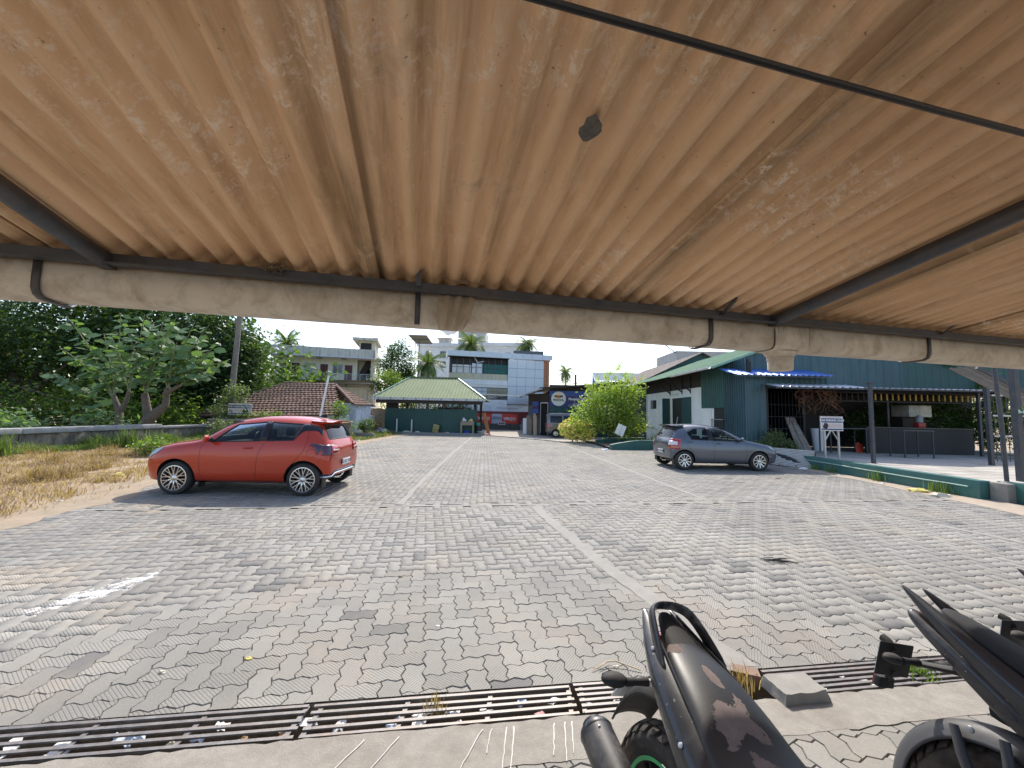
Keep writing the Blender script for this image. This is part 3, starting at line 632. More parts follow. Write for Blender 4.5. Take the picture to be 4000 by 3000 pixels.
# teal panels on the side, the alcove with its gate, the corner
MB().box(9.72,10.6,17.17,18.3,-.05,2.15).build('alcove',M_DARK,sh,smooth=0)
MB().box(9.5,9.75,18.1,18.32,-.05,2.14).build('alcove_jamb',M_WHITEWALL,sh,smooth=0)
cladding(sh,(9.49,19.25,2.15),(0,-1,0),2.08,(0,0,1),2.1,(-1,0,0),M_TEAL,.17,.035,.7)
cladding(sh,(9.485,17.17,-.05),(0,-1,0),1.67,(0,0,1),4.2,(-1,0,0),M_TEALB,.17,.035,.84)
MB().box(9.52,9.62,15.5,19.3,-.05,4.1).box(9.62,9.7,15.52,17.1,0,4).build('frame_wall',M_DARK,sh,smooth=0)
gt=empty('alcove_gate',(9.45,17.7,0),0,'small grey bar gate in the alcove of the teal shed','gate')
for z in (.55,1.1,1.62): MB().bar((9.44,17.2,z),(9.44,18.25,z),.05,.04).build('rail',M_GALV,gt,smooth=0)
for k in range(9): MB().bar((9.44,17.25+k*.12,.15),(9.44,17.25+k*.12,1.62),.018).build('bar',M_FRAME,gt,smooth=0)
# upper dark strip under the eave
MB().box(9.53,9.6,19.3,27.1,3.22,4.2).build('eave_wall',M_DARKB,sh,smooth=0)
# roof: left slope, ribs run down the slope
sl=V((5.5,0,2.06)).normalized()
cladding(sh,(8.5,16.25,3.85),(0,1,0),12.2,sl,5.87,V((-2.06,0,5.5)).normalized(),M_GREENROOF,.3,.03,1.02,'roof_sheet')
MB().grid([[(8.5,16.25,3.83),(8.5,28.45,3.83)],[(14,16.25,5.89),(14,28.45,5.89)]]).build('roof_underside',M_DARKB,sh,smooth=0)
MB().bar((8.46,16.2,3.82),(14,16.2,5.9),.03,.10).build('verge_trim',mat('pale_green_trim',(.22,.42,.32),.5),sh,smooth=0)
sr=V((-5.5,0,2.06)).normalized()
cladding(sh,(19.5,16.25,3.85),(0,1,0),12.2,sr,5.87,V((2.06,0,5.5)).normalized(),M_GREENROOF,.3,.03,1.02,'roof_sheet')
MB().bar((8.48,28.4,3.83),(8.2,34.0,3.78),.06,.16).build('eave_beam',M_DARKB,sh,smooth=0)
MB().grid([[(8.48,28.4,3.88),(8.2,34.0,3.84)],[(9.6,28.4,4.26),(9.6,34.0,4.26)]]).build('eave_roof',M_GREENROOF,sh,smooth=0)
b=MB(); g=[]
for a in np.linspace(math.pi*.95,math.pi*2.05,9): g.append((.085*math.cos(a),.085*math.sin(a)))
b.grid([[(8.42+x,y,3.86+z) for x,z in g] for y in (16.35,20.3)]); o=b.build('eave_gutter',flat('white_pvc',(.74,.75,.74),.4),sh,fix=False)
for k in range(6): MB().bar((8.33,16.6+k*.7,3.84),(8.50,16.6+k*.7,3.90),.05,.02).build('gutter_clip',M_FRAME,o,smooth=0)
# triangular eave brackets
for y in (20.4,21.4,23.0):
    MB().bar((9.5,y,3.05),(8.65,y,3.80),.06,.06).bar((9.49,y,2.95),(9.49,y,3.9),.05,.05).build('eave_bracket',M_DARK,sh,smooth=0)
# front wall pieces
cladding(sh,(9.49,15.49,-.05),(1,0,0),.75,(0,0,1),3.55,(0,-1,0),M_TEALB,.2,.03,.75)
cladding(sh,(10.24,15.49,3.02),(1,0,0),2.5,(0,0,1),.5,(0,-1,0),M_TEALD,.2,.03,.8)
gab=lambda s: 3.85+(min(9.5+s,23.5-9.5-s+5)-8.5)*.375-3.0
cladding(sh,(9.5,16.45,3.0),(1,0,0),7.3,(0,0,1),lambda s: min(gab(s),2.9),(0,-1,0),M_TEALB,.34,.03,1.04)
cladding(sh,(16.8,16.45,3.0),(1,0,0),6.2,(0,0,1),2.2,(0,-1,0),M_TEALD,.34,.02,1.04)
MB().cbox(9.95,10.07,16.25,16.4,4.05,4.2,.01).build('flood_lamp',M_WFRAME,sh)
def awning(name,x0,x1,yf,zf,yb,zb,m,lab,pitch=.24):
    a=empty(name,((x0+x1)/2,yf,zf-.3),0,lab,'awning'); d=V((0,yb-yf,zb-zf)); 
    cladding(a,(x0,yf,zf),(1,0,0),x1-x0,d,d.length,V((0,-(zb-zf),yb-yf)),m,pitch,.035,.95,'awning_sheet')
    MB().bar((x0,yf+.1,zf-.03),(x1,yf+.1,zf-.03),.04,.04).bar((x0,(yf+yb)/2,(zf+zb)/2-.03),(x1,(yf+yb)/2,(zf+zb)/2-.03),.04,.04).build('purlin',M_FRAME,a,smooth=0); return a
awning('blue_awning',8.8,12.6,14.95,3.40,16.42,3.80,M_BLUESHEET,'bright blue ribbed awning above the corner of the teal shed')
awning('small_awning',10.1,13.45,14.55,2.93,15.48,3.10,M_WHITESHEET,'pale ribbed awning under the blue awning')
awning('long_canopy',12.85,22.5,14.95,2.97,19.3,3.25,M_WHITESHEET,'long white-edged canopy over the dark outdoor counter')
# dark open room below the canopy
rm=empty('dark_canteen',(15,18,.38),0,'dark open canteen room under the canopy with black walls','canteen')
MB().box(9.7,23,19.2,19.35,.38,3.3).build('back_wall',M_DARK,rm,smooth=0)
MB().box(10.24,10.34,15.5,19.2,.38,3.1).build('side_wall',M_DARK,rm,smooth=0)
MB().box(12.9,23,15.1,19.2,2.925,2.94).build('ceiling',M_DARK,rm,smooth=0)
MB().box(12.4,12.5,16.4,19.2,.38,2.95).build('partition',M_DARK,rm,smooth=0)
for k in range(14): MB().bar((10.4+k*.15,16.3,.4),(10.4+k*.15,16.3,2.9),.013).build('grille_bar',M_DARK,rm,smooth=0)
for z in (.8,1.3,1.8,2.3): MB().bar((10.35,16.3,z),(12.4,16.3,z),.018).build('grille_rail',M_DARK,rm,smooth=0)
fr=empty('slatted_fascia',(16,16.3,2.6),0,'row of short yellow slats hanging under the canopy','fascia')
MB().box(13.2,20.6,16.28,16.34,2.86,2.92).box(13.2,20.6,16.28,16.34,2.5,2.55).build('rail',M_DARK,fr,smooth=0)
M_YEL=mat('yellow_slat',(.50,.33,.07),.6,var=.2,rand=.4)
for k in range(30): MB().box(13.4+k*.245,13.45+k*.245,16.24,16.27,2.58,2.84).build('slat',M_YEL if 6<k else M_DARKB,fr,smooth=0)
ct=empty('serving_counter',(16.7,16,.38),0,'long black serving counter under the canopy','counter')
MB().box(14.6,18.95,15.85,16.0,.38,1.42).build('front_panel',M_DARK,ct,smooth=0); MB().box(14.55,19.0,15.80,16.5,1.42,1.46).build('top',mat('counter_top',(.05,.05,.052),.4),ct,smooth=0)
bx=empty('white_cabinet',(18,17.2,1.9),0,'boxy off-white wall cabinet above the black counter','cabinet')
MB().cbox(17.55,18.05,17.0,17.8,1.92,2.42,.01).build('side_panel',mat('cabinet_grey',(.42,.42,.38),.6),bx); MB().cbox(18.055,18.55,17.0,17.8,1.92,2.42,.01).build('front_panel',mat('cabinet_cream',(.62,.60,.50),.6),bx)
MB().box(17.55,18.55,17.3,17.8,1.45,1.9).build('shelf_back',M_DARKB,bx,smooth=0)
ap=empty('drink_machine',(17.1,16.2,1.46),0,'small red and white drinks machine on the black counter','machine'); MB().cbox(16.95,17.25,16.05,16.3,1.46,1.66,.02).build('base',flat('machine_red',(.35,.03,.03),.4),ap); MB().lathe([(.0,1.98),(.08,1.96),(.12,1.88),(.12,1.68),(.0,1.66)],16,Matrix.Translation((17.1,16.17,0))).build('bowl',flat('machine_grey',(.25,.27,.27),.3),ap)
# ---- second gable behind
g2=empty('rear_gable_shed',(14.4,29.2,0),0,'teal gabled shed with brown roof rising behind the green roof','shed')
cladding(g2,(10.2,29.2,0),(1,0,0),4.2,(0,0,1),lambda s:4.55+s*.475,(0,-1,0),M_TEALD,.42,.025,1.05)
cladding(g2,(14.4,29.2,0),(1,0,0),4.2,(0,0,1),lambda s:6.55-s*.475,(0,-1,0),M_TEALD,.42,.025,1.05)
n2=V((-.475,0,1)).normalized()
for sg in (-1,1):
    a=V((14.4+sg*4.9,28.9,4.2)); upv=V((-sg*4.9,0,2.42)); cladding(g2,a,(0,1,0),13,upv,upv.length,V((sg*2.42,0,4.9)),M_BROWNROOF,.3,.025,1.08,'roof_sheet')
MB().box(10.3,10.4,29.3,41,0,4.5).build('side_wall',M_TEALD,g2,smooth=0)
# block behind, just a grey wall peeping over the ridge
wt=empty('grey_block_building',(17,44,0),0,'grey block building showing just above the sheds under the gutter','building')
MB().box(18.9,26,44,50,0,9.3).build('wall',mat('block_wall',(.42,.43,.42),.9,var=.2,scale=3),wt,smooth=0); MB().bar((15.6,44,11.5),(18.9,44,9.0),.08).build('stay',M_FRAME,wt)
# blue-white metal roof far between bush and shed
ms=empty('far_metal_shed',(11,40,0),0,'distant shed with pale blue-white ribbed roof above the yellow-flowered bush','shed')
cladding(ms,(8.6,39.6,5.25),(1,0,0),6.2,(0,1.6,1.05),1.9,(0,-1.05,1.6),mat('pale_blue_sheet',(.26,.31,.39),.7,.0,var=.1,spec=.15),.26,.03,1.03,'roof_sheet')
cladding(ms,(8.6,39.7,0),(1,0,0),6.2,(0,0,1),5.2,(0,-1,0),M_TEALB,.3,.02,1.03); cladding(ms,(8.6,41.1,0),(0,-1,0),1.4,(0,0,1),lambda s:6.2-s*.7,(-1,0,0),M_BLUESHEET,.25,.02,.7)
for tx,tz,tl in ((7.5,4.35,'left'),(8.2,4.5,'right')):
    t_=MB(); t_.lathe([(0,.62),(.1,.62),(.14,.56),(.30,.52),(.34,.46),(.34,.06),(.30,0),(0,0)],20,Matrix.Translation((tx,33.5,tz-.35)))
    prop(t_.build('water_tank',mat('tank_white',(.62,.62,.60),.6,var=.1)),'small white round water tank, %s of the two above the banner shed roof'%tl,'water tank','water tanks')
# ---- shed with the banner
fs=empty('banner_shed',(4.5,30.6,0),0,'dark green tin shed with large blue shop banner behind the van','shed')
cladding(fs,(3.0,30.6,0),(1,0,0),6.0,(0,0,1),2.32,(0,-1,0),M_TEALD,.5,.02,1.0)
MB().box(3.0,9.0,30.62,30.75,2.25,4.05).build('front_wall',M_DARKB,fs,smooth=0)
MB().box(3.02,3.1,30.7,40,0,3.6).build('side_wall',M_DARK,fs,smooth=0)
b=MB(); b.prism([(1.4,32.3,0),(1.52,32.4,0),(3.02,30.75,0),(2.95,30.62,0)],(0,0,3.35)); o=b.build('angled_wall',M_DARKB,fs,smooth=0)
def aw(f): return V((lerp(1.4,2.95,f),lerp(32.3,30.62,f),0))
nn_=V((-1.68,-1.55,0)).normalized()*-1; nn_=V((-.735,-.678,0))
for f0,f1,z1,nm,m in ((.66,.97,2.55,'doorway',flat('doorway_black',(.004,.004,.005),.9)),(.0,.28,2.4,'shutter_frame',M_FRAME)):
    a=aw(f0)+nn_*.012; c=aw(f1)+nn_*.012; MB().add([a,c,c+V((0,0,z1)),a+V((0,0,z1))],[(0,1,2,3)]).build(nm,m,fs,smooth=0)
for f in (.64,.985): MB().bar(aw(f)+nn_*.05,aw(f)+nn_*.05+V((0,0,2.6)),.07).build('door_post',mat('door_post_grey',(.30,.30,.28),.7),fs,smooth=0)
MB().bar(aw(.64)+nn_*.05+V((0,0,2.6)),aw(.985)+nn_*.05+V((0,0,2.6)),.07).build('door_lintel',M_WFRAME,fs,smooth=0)
MB().grid([[(2.2,29.9,3.72),(9.2,29.9,4.3)],[(2.2,41,3.95),(9.2,41,4.6)]]).build('roof_sheet',mat('old_dark_roof',(.10,.095,.09),.8,var=.3),fs,smooth=0)
MB().bar((2.2,29.88,3.70),(9.2,29.88,4.28),.05,.14).build('fascia',M_DARKB,fs,smooth=0)
MB().grid([[(2.35,29.6,3.70),(.75,30.9,3.18)],[(2.35,40,3.8),(.75,40,3.28)]]).build('lean_to_roof',M_GALV,fs,smooth=0)
MB().bar((2.35,29.58,3.66),(.75,30.88,3.14),.05,.08).bar((-3.0,31.2,3.2),(1.1,30.8,3.12),.07,.07).build('lean_to_edge',M_GALV,fs,smooth=0)
bn=empty('shop_banner',(5.2,30.55,2.3),0,'blue and purple glue-shop banner with round white disc emblem','banner')
for z0,z1,m in ((2.32,2.68,M_NAVY),(2.68,3.17,M_PURPLE),(3.17,3.57,M_BANBLUE)): MB().box(3.0,8.2,30.53,30.57,z0,z1).build('band',m,bn,smooth=0)
MB().lathe([(0,.02),(.56,.02),(.58,.0)],40,frame((3.72,30.52,2.94),(1,0,0),(0,-1,0))).build('disc',M_CREAMP,bn)
def put(me,loc,parent,x=(1,0,0),n=(0,-1,0),name='lettering'): return link(name,me,parent,mtx=frame(loc,x,n))
put(text_mesh('FEVICOL',.23,M_BROWNP,bold=.008),(3.72,30.49,2.82),bn)
put(text_mesh('Manjalys Glas',.26,M_WHITE,bold=.006,align='LEFT'),(4.5,30.50,2.93),bn)
put(text_mesh('ammnglas',.12,M_WHITE,align='LEFT'),(5.0,30.50,2.56),bn); put(text_mesh('Sundukunnu - Irapuram  ( 75 - 13543',.075,M_WHITE,align='LEFT'),(4.5,30.50,2.44),bn)
b=MB(); b.lathe([(0,.01),(.15,.01)],24,frame((3.72,30.485,3.10),(1,0,0),(0,-1,0))); b.build('emblem_ball',M_ORANGE,bn)
for sg in (-1,1):
    b=MB(); pts=[(.04,.02),(.12,.10),(.20,.13),(.30,.10),(.36,.12),(.33,.05),(.30,-.08),(.26,-.09),(.27,.0),(.18,-.02),(.12,-.10),(.08,-.10),(.10,-.02)]
    b.prism([(3.72+sg*x,30.475,3.09+z) for x,z in pts],(0,.012,0)); b.build('emblem_animal',M_BROWNP,bn,smooth=0)
sb=empty('hanging_shop_sign',aw(.5)+V((0,0,2)),0,'small blue shop sign hanging beside the shed doorway','sign')
a=aw(.33)+nn_*.25; c=aw(.62)+nn_*.25; MB().add([a+V((0,0,1.75)),c+V((0,0,1.75)),c+V((0,0,2.7)),a+V((0,0,2.7))],[(0,1,2,3)]).build('board',M_BANBLUE,sb,smooth=0); MB().add([a+nn_*.01+V((0,0,2.1)),c+nn_*.01+V((0,0,2.1)),c+nn_*.01+V((0,0,2.35)),a+nn_*.01+V((0,0,2.35))],[(0,1,2,3)]).build('stripe',M_PURPLE,sb,smooth=0)
# boards and frames leaning beside the shed
for i,(x,y,w,h,col,lab) in enumerate([(1.15,32.2,.35,1.35,(.68,.70,.74),'white board with blue print leaning at the banner shed'),(1.5,31.9,.5,1.6,(.20,.16,.12),'brown framed glass leaning at the banner shed'),(1.95,31.4,.32,2.3,(.42,.30,.19),'tall plywood strip leaning at the banner shed'),(2.25,31.2,.3,1.9,(.06,.05,.05),'dark frame leaning by the shed doorway')]):
    b=MB(); b.box(-w/2,w/2,-.02,.02,0,h); prop(b.build('leaning_board',mat('board%d'%i,col,.7,var=.2,scale=5),mtx=Matrix.Translation((x,y,0))@Matrix.Rotation(R(-10),4,'X')@Matrix.Rotation(R(-30),4,'Z'),smooth=0),lab,'board','boards leaning at the shed')
# ---- white commercial block with grey panels
cb=empty('commercial_block',(-7.1,42,0),math.atan2(2.5,11.4),'three storey white commercial block with grey metal panels and open top floor','building')
def L(b,name,m,par=cb,**k): return b.build(name,m,par,local=par is cb,smooth=0,**k) if par is cb else link(name,b.mesh(name,m,0),par,True)
L(MB().box(0.3,10.9,.6,9,0,8.2),'core_wall',M_OFFWHITE)
L(MB().box(0.0,6.75,0,.6,0,3.2),'lower_wall',M_OFFWHITE); L(MB().box(0,6.75,-.05,.6,4.55,5.38),'band',M_OFFWHITE); L(MB().box(.2,6.75,-.02,.3,5.38,6.05),'parapet',M_YPAR)
L(MB().box(0,6.75,-.12,.1,4.85,4.93),'ledge',M_OFFWHITE); L(MB().box(6.75,11,.2,.6,0,2.8),'lower_wall',M_OFFWHITE)
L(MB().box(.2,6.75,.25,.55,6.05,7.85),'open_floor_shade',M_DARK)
# inner lit back pieces of the open floor
for u0,u1,z0,z1,m in ((.5,2.6,6.1,7.0,M_OFFWHITE),(2.7,3.9,6.1,7.2,M_ACP),(4.0,6.7,6.1,7.15,M_GNET)): L(MB().box(u0,u1,.18,.24,z0,z1),'inner_wall',m)
for k in range(10): L(MB().bar((.3+k*.71,.05,6.05),(.3+k*.71,.05,7.8),.05),'mullion',M_FRAME)
L(MB().bar((.3,.04,6.75),(6.75,.04,6.75),.04),'rail',M_FRAME); L(MB().bar((3.3,.02,7.3),(2.9,.0,7.8),.09).bar((3.3,.02,7.3),(4.0,.0,7.45),.07).bar((3.3,.02,6.05),(3.3,.02,7.3),.06),'vent_pipe',M_WFRAME)
L(MB().box(0.0,6.8,-.5,.3,7.80,7.87),'eave_soffit',M_DARK)
for k in range(10): L(MB().cbox(k*1.2-.1,k*1.2+1.08,-.52,-.45,7.86,8.46,.01),'fascia_panel',M_ACP)
L(MB().box(-.1,.0,-.5,3,7.86,8.46),'fascia_return',M_ACP)
for i in range(4):
    for j in range(5):
        u0=6.76+i*1.055; z0=2.74+j*1.02; L(MB().cbox(u0,u0+1.035,-.12,.0,z0,z0+1.0,.012),'facade_panel',M_ACP)
L(MB().box(6.75,10.96,-.06,.2,2.72,7.86),'panel_backing',M_FRAME)
bk=L(MB().box(10.97,11.67,.02,.7,0,8.42),'brick_pier',M_BRICKR)
bm_=MB().box(-.17,.17,-.03,.02,-.045,.045).mesh('facing_brick',M_BRICKR,0); 
for j in range(60):
    for i in range(2): link('facing_brick',bm_,bk,True,Matrix.Translation((11.14+i*.36,0,3.2+j*.0865)))
L(MB().box(10.9,11.74,-.1,.7,7.75,8.44),'pier_cap',M_BRICKR)
# strip windows (8 x 3 panes) with dark frames
for i in range(11):
    for j in range(3): L(MB().box(.45+i*.572,.45+i*.572+.53,-.02,0.0,3.22+j*.43,3.22+j*.43+.39),'pane',M_GLASSD if j<1 or i>6 else M_GREYPRINT)
L(MB().box(.35,6.75,.0,.05,3.18,4.55),'window_frame',M_FRAME)
put_=text_mesh('OHO',.42,M_WFRAME,depth=.02); link('lettering',put_,cb,True,frame((5.0,-.06,3.42),(1,0,0),(0,-1,0)))
for u in (4.4,8.9):
    b=MB(); b.lathe([(0,.0),(.62,.0),(.62,.06),(.70,.06),(.70,.0)],28,frame((u,-.01 if u<6 else .19,1.95),(1,0,0),(0,-1,0))); L(b,'arch_niche',M_OFFWHITE)
L(MB().box(5.6,8.0,-.02,0,2.25,2.36),'plaster_rib',mat('rib_grey',(.45,.47,.5),.8))
# ---- maroon compound wall with two red banners
mv=empty('maroon_wall',(-1,40.2,0),0,'maroon compound wall with dark stone base in front of the commercial block','wall')
MB().box(-6,2.2,40.1,40.3,.6,1.88).build('painted_wall',M_MAROON,mv,smooth=0); MB().box(-6,1.0,40.0,40.35,-.1,.62).build('stone_base',M_STONE,mv,smooth=0)
MB().box(1.05,1.75,39.95,40.1,-.05,.95).build('gate_box',mat('gatebox',(.24,.23,.21),.8),mv,smooth=0)
for x0,x1,m,nm,lab in ((-3.6,-2.05,M_RED,'left','red laminates banner partly hidden by a rusty board'),(-2.03,-.97,M_GREYPRINT,'mid','pale grey glass-shop banner between the two red banners'),(-.95,.68,M_RED,'right','red laminates banner right of the grey banner')):
    bo=empty('wall_banner',((x0+x1)/2,40.07,.6),0,lab,'banner'); MB().box(x0,x1,40.05,40.085,.58,1.62).build('cloth',m,bo,smooth=0)
    if m is M_RED:
        put(text_mesh('VIRGO',.42,M_WHITE,bold=.012),((x0+x1)/2-.03,40.03,1.12),bo); put(text_mesh('LAMINATES',.13,flat('pale_red',(.8,.35,.3),.5)),((x0+x1)/2+.3,40.03,.86),bo)
    else:
        put(text_mesh('MANJALY\'S\nGLASS WORLD',.17,M_PRINTBLUE,bold=.004),((x0+x1)/2,40.03,1.2),bo)
b=MB().box(-1.32,-.62,39.94,39.98,.5,.82); o=prop(b.build('photo_poster',M_WHITE,smooth=0),'small white poster with photographs below the red banner','poster')
for k,c in enumerate([(.3,.05,.08),(.05,.06,.15),(.15,.05,.05)]): MB().box(-1.27+k*.21,-1.1+k*.21,39.93,39.938,.55,.76).build('print',flat('poster%d'%k,c),o,smooth=0)
# ---- far white buildings with roof box
fw=empty('far_white_building',(-9,60,0),0,'tall white building far behind the palms with rooftop stair tower','building')
MB().box(-14.9,-8.7,60,70,0,12.3).build('wall',M_OFFWHITE,fw,smooth=0); MB().box(-15.1,-8.5,59.7,60.1,11.9,12.5).build('parapet',M_OFFWHITE,fw,smooth=0)
MB().box(-8.8,-4.4,61,68,0,15.2).build('stair_tower',mat('tower_grey',(.48,.49,.48),.9,dirt=(.3,.3,.28),dirt_amt=.5),fw,smooth=0); MB().box(-4.6,2.2,60,70,0,12.5).build('wall',M_OFFWHITE,fw,smooth=0)
MB().box(-4.7,2.3,59.7,60.1,12.2,12.75).build('parapet',M_OFFWHITE,fw,smooth=0)
for x in (-13.6,-11.4,-9.6,-3.4,-1.2,.8):
    for z in (8.6,10.2): MB().box(x,x+.9,59.93,59.99,z,z+1.0).build('window',M_GLASSD,fw,smooth=0)
MB().box(-11.7,-10,60.2,62,12.3,13.2).build('roof_box',M_PARAPET,fw,smooth=0); MB().box(-12,-9.7,60.0,62.3,13.2,13.4).build('roof_slab',M_PARAPET,fw,smooth=0)
MB().box(.1,3.6,44.5,46,8.2,9.0).build('roof_planter',M_FRAME,fw,smooth=0)
# solar panel on a pole
so_=empty('solar_panel',(-11.3,44,0),0,'tilted solar panel on thin steel legs above the trees','solar panel')
MB().grid([[(-12.1,43.6,10.45),(-9.9,43.6,10.45)],[(-11.5,45.2,9.75),(-9.5,45.2,9.75)]]).build('panel',mat('panel_back',(.30,.28,.25),.6,var=.1),so_,smooth=0,fix=False)
for k in range(3): MB().bar(V((-12.0,43.7,10.39)).lerp(V((-11.5,45.1,9.72)),k/2),V((-9.95,43.7,10.39)).lerp(V((-9.55,45.1,9.72)),k/2),.05).build('brace',M_FRAME,so_,smooth=0)
for x in (-11.35,-10.9): MB().bar((x,44.4,0),(x,44.4,10.0),.07).build('leg',M_FRAME,so_,smooth=0)
# ---- cream two storey building on the left
YC=math.atan2(2.6,10.43)
cr=empty('cream_building',(-25.8,40,0),YC,'cream two storey building with stained parapet and railed balcony','building')
def Lc(b,name,m,par=cr): return link(name,b.mesh(name,m,0),par,True)
Lc(MB().box(.3,8.8,1.2,8,4.8,7.5),'upper_wall',M_CREAM); Lc(MB().box(.3,10.7,1.2,8,0,4.8),'lower_wall',M_CREAM); Lc(MB().box(8.8,10.3,2.6,8,4.8,7.5),'stair_wall',M_CREAM); Lc(MB().box(10.28,10.62,.9,8,4.8,7.5),'end_wall',M_CREAM)
Lc(MB().box(-.05,10.75,-.1,.12,7.48,8.42),'parapet',M_PARAPET); Lc(MB().box(10.6,10.8,-.1,8,7.48,8.38),'parapet',M_PARAPET); Lc(MB().box(-.05,.12,.12,8,7.48,8.38),'parapet',M_PARAPET)
Lc(MB().box(-.05,10.75,-.15,8,7.40,7.50),'roof_slab',M_CREAM); Lc(MB().box(-.3,10.75,-.2,1.25,4.62,4.82),'balcony_slab',M_OFFWHITE)
cl=cladding(cr,(-.1,-.34,7.36),(1,0,0),10.9,(0,1,.3),.25,(0,-.3,1),M_BLUESHEET,.2,.02,1.09,'eave_sheet',True)
for u0,u1 in ((2.12,2.9),(4.98,5.77),(7.5,8.3)):
    d_=Lc(MB().box(u0,u1,1.14,1.2,4.82,6.72),'door',M_DOOR); Lc(MB().box(u0-.06,u0,1.12,1.2,4.82,6.78).box(u1,u1+.06,1.12,1.2,4.82,6.78).box(u0,u1,1.12,1.2,6.72,6.78),'frame',M_CREAM,d_)
for i,(u0,u1) in enumerate(((.55,1.6),(3.47,4.45),(6.3,7.25))):
    w_=Lc(MB().box(u0,u1,1.16,1.2,5.75,6.72),'window',M_GLASSD if i!=1 else M_GREYPRINT)
    Lc(MB().box(u0-.07,u0,1.1,1.2,5.68,6.79).box(u1,u1+.07,1.1,1.2,5.68,6.79).box(u0,u1,1.1,1.2,6.72,6.79).box(u0,u1,1.1,1.2,5.68,5.75).box((u0+u1)/2-.03,(u0+u1)/2+.03,1.1,1.2,5.75,6.72),'frame',M_WFRAME,w_)
    b=MB()
    for k in range(9): b.bar((u0+.06+(u1-u0-.12)*k/8,1.09,5.75),(u0+.06+(u1-u0-.12)*k/8,1.09,6.72),.018)
    if i==1:
        for k in range(7): b.bar((u0,1.085,5.82+k*.14),(u1,1.085,5.82+k*.14),.018)
    Lc(b,'grille',M_WFRAME,w_)
for u in (1.7,4.7,7.2): Lc(MB().box(u,u+.5,.5,.6,7.28,7.36),'lamp_fitting',M_FRAME)
rl=[]
for k in range(17): Lc(MB().bar((-.2+k*.68,-.12,4.82),(-.2+k*.68,-.12,5.62),.04),'baluster',M_GALV)
for z in (4.95,5.08,5.21,5.34,5.47): Lc(MB().bar((-.25,-.12,z),(10.7,-.12,z),.018),'rail',M_GALV)
Lc(MB().bar((-.25,-.12,5.64),(10.75,-.12,5.64),.05),'handrail',M_GALV)
Lc(MB().prism([(9.0,2.5,4.82),(10.2,2.5,6.9),(10.2,2.5,7.4),(9.7,2.5,7.4),(9.0,2.5,6.0)],(0,-.8,0)),'stair_flight',M_DARKB); Lc(MB().box(9.2,10.2,2.5,2.58,4.82,6.4),'stair_door',M_DARK)
tw=Lc(MB().box(8.95,10.6,.9,5,8.3,9.55),'stair_tower',M_CREAM); Lc(MB().box(9.1,10.25,.84,.9,8.32,9.3),'tower_opening',M_DARK,tw); Lc(MB().box(8.3,10.95,.1,5.6,9.5,9.78),'tower_slab',M_PARAPET,tw)
Lc(MB().lathe([(0,.2),(.5,.12),(.62,0)],14,Matrix.Translation((9.4,1.2,9.78))),'rubble',M_PARAPET,tw); Lc(MB().cbox(10.3,10.9,.8,1.6,9.78,9.98,.04),'rubble',M_PARAPET,tw)
Lc(MB().box(10.8,11.05,1.6,2.5,7.05,7.75),'air_conditioner',M_WFRAME); Lc(MB().box(10.625,10.65,1.8,2.8,5.6,6.6),'side_window',M_GLASSD)
Lc(MB().box(.8,1.9,1.1,1.19,2.6,3.9),'window',M_GLASSD); Lc(MB().box(8.4,9.2,1.1,1.19,.2,2.3),'door',M_DARK)
# flat canopy in front of it
cn=empty('sheet_canopy',(-18,37.5,0),R(2),'flat corrugated sheet canopy on steel posts in front of the cream building','canopy')
cladding(cn,(-22.4,36.2,4.50),(1,0,0),9.3,(0,4,-.25),4.0,(0,.06,1),M_GREYSHEET,.2,.03,1.03,'canopy_sheet')
MB().grid([[(-13.1,36.2,4.48),(-12.2,37.6,4.1)],[(-13.1,40.2,4.25),(-12.2,40.2,4.1)]]).build('canopy_wing',M_GREYSHEET,cn,smooth=0,fix=False)
MB().bar((-22,37.0,4.3),(-13.2,37.0,4.3),.1).bar((-22,39.6,4.1),(-13.2,39.6,4.1),.1).build('beam',M_GALV,cn,smooth=0)
for x in (-21.4,-17.6,-13.9,-13.2): MB().bar((x,37.0,0),(x,37.0,4.3),.09).build('post',M_GALV,cn,smooth=0)
# ---- tiled house
M_TILE=mat('clay_tile',(.135,.072,.050),.85,var=.35,scale=9,dirt=(.055,.04,.035),dirt_amt=.8,dirt_scale=2.5,rand=.75,bump=.3,bscale=30)
th=empty('tiled_house',(-13,25,0),0,'old low house with weathered red-brown clay tile roof','house')
MB().box(-18,-10.6,23.6,30,-.2,1.3).build('wall',M_WHITEWALL,th,smooth=0); MB().box(-11.6,-10.2,25.3,28.0,-.2,2.15).build('gable_wall',mat('pale_blue_wall',(.55,.60,.68),.9,dirt=(.35,.34,.33),dirt_amt=.5),th,smooth=0)
def tile_mesh(w,l):
    P=[]
    for i in range(5):
        x=(i/4-.5)*w; z=.035*math.cos((i/4)*2*math.pi)*.5+.02; P.append([(x,-l*.5,z+.055),(x,l*.5,z+.0)])
    b=MB(); b.grid(P); b.grid([[(p[0],p[1],p[2]-.07) for p in r_[:1]]+[r_[0]] for r_ in P]); return b.mesh('roof_tile',M_TILE,40,fix=False)
tm=tile_mesh(.262,.34)
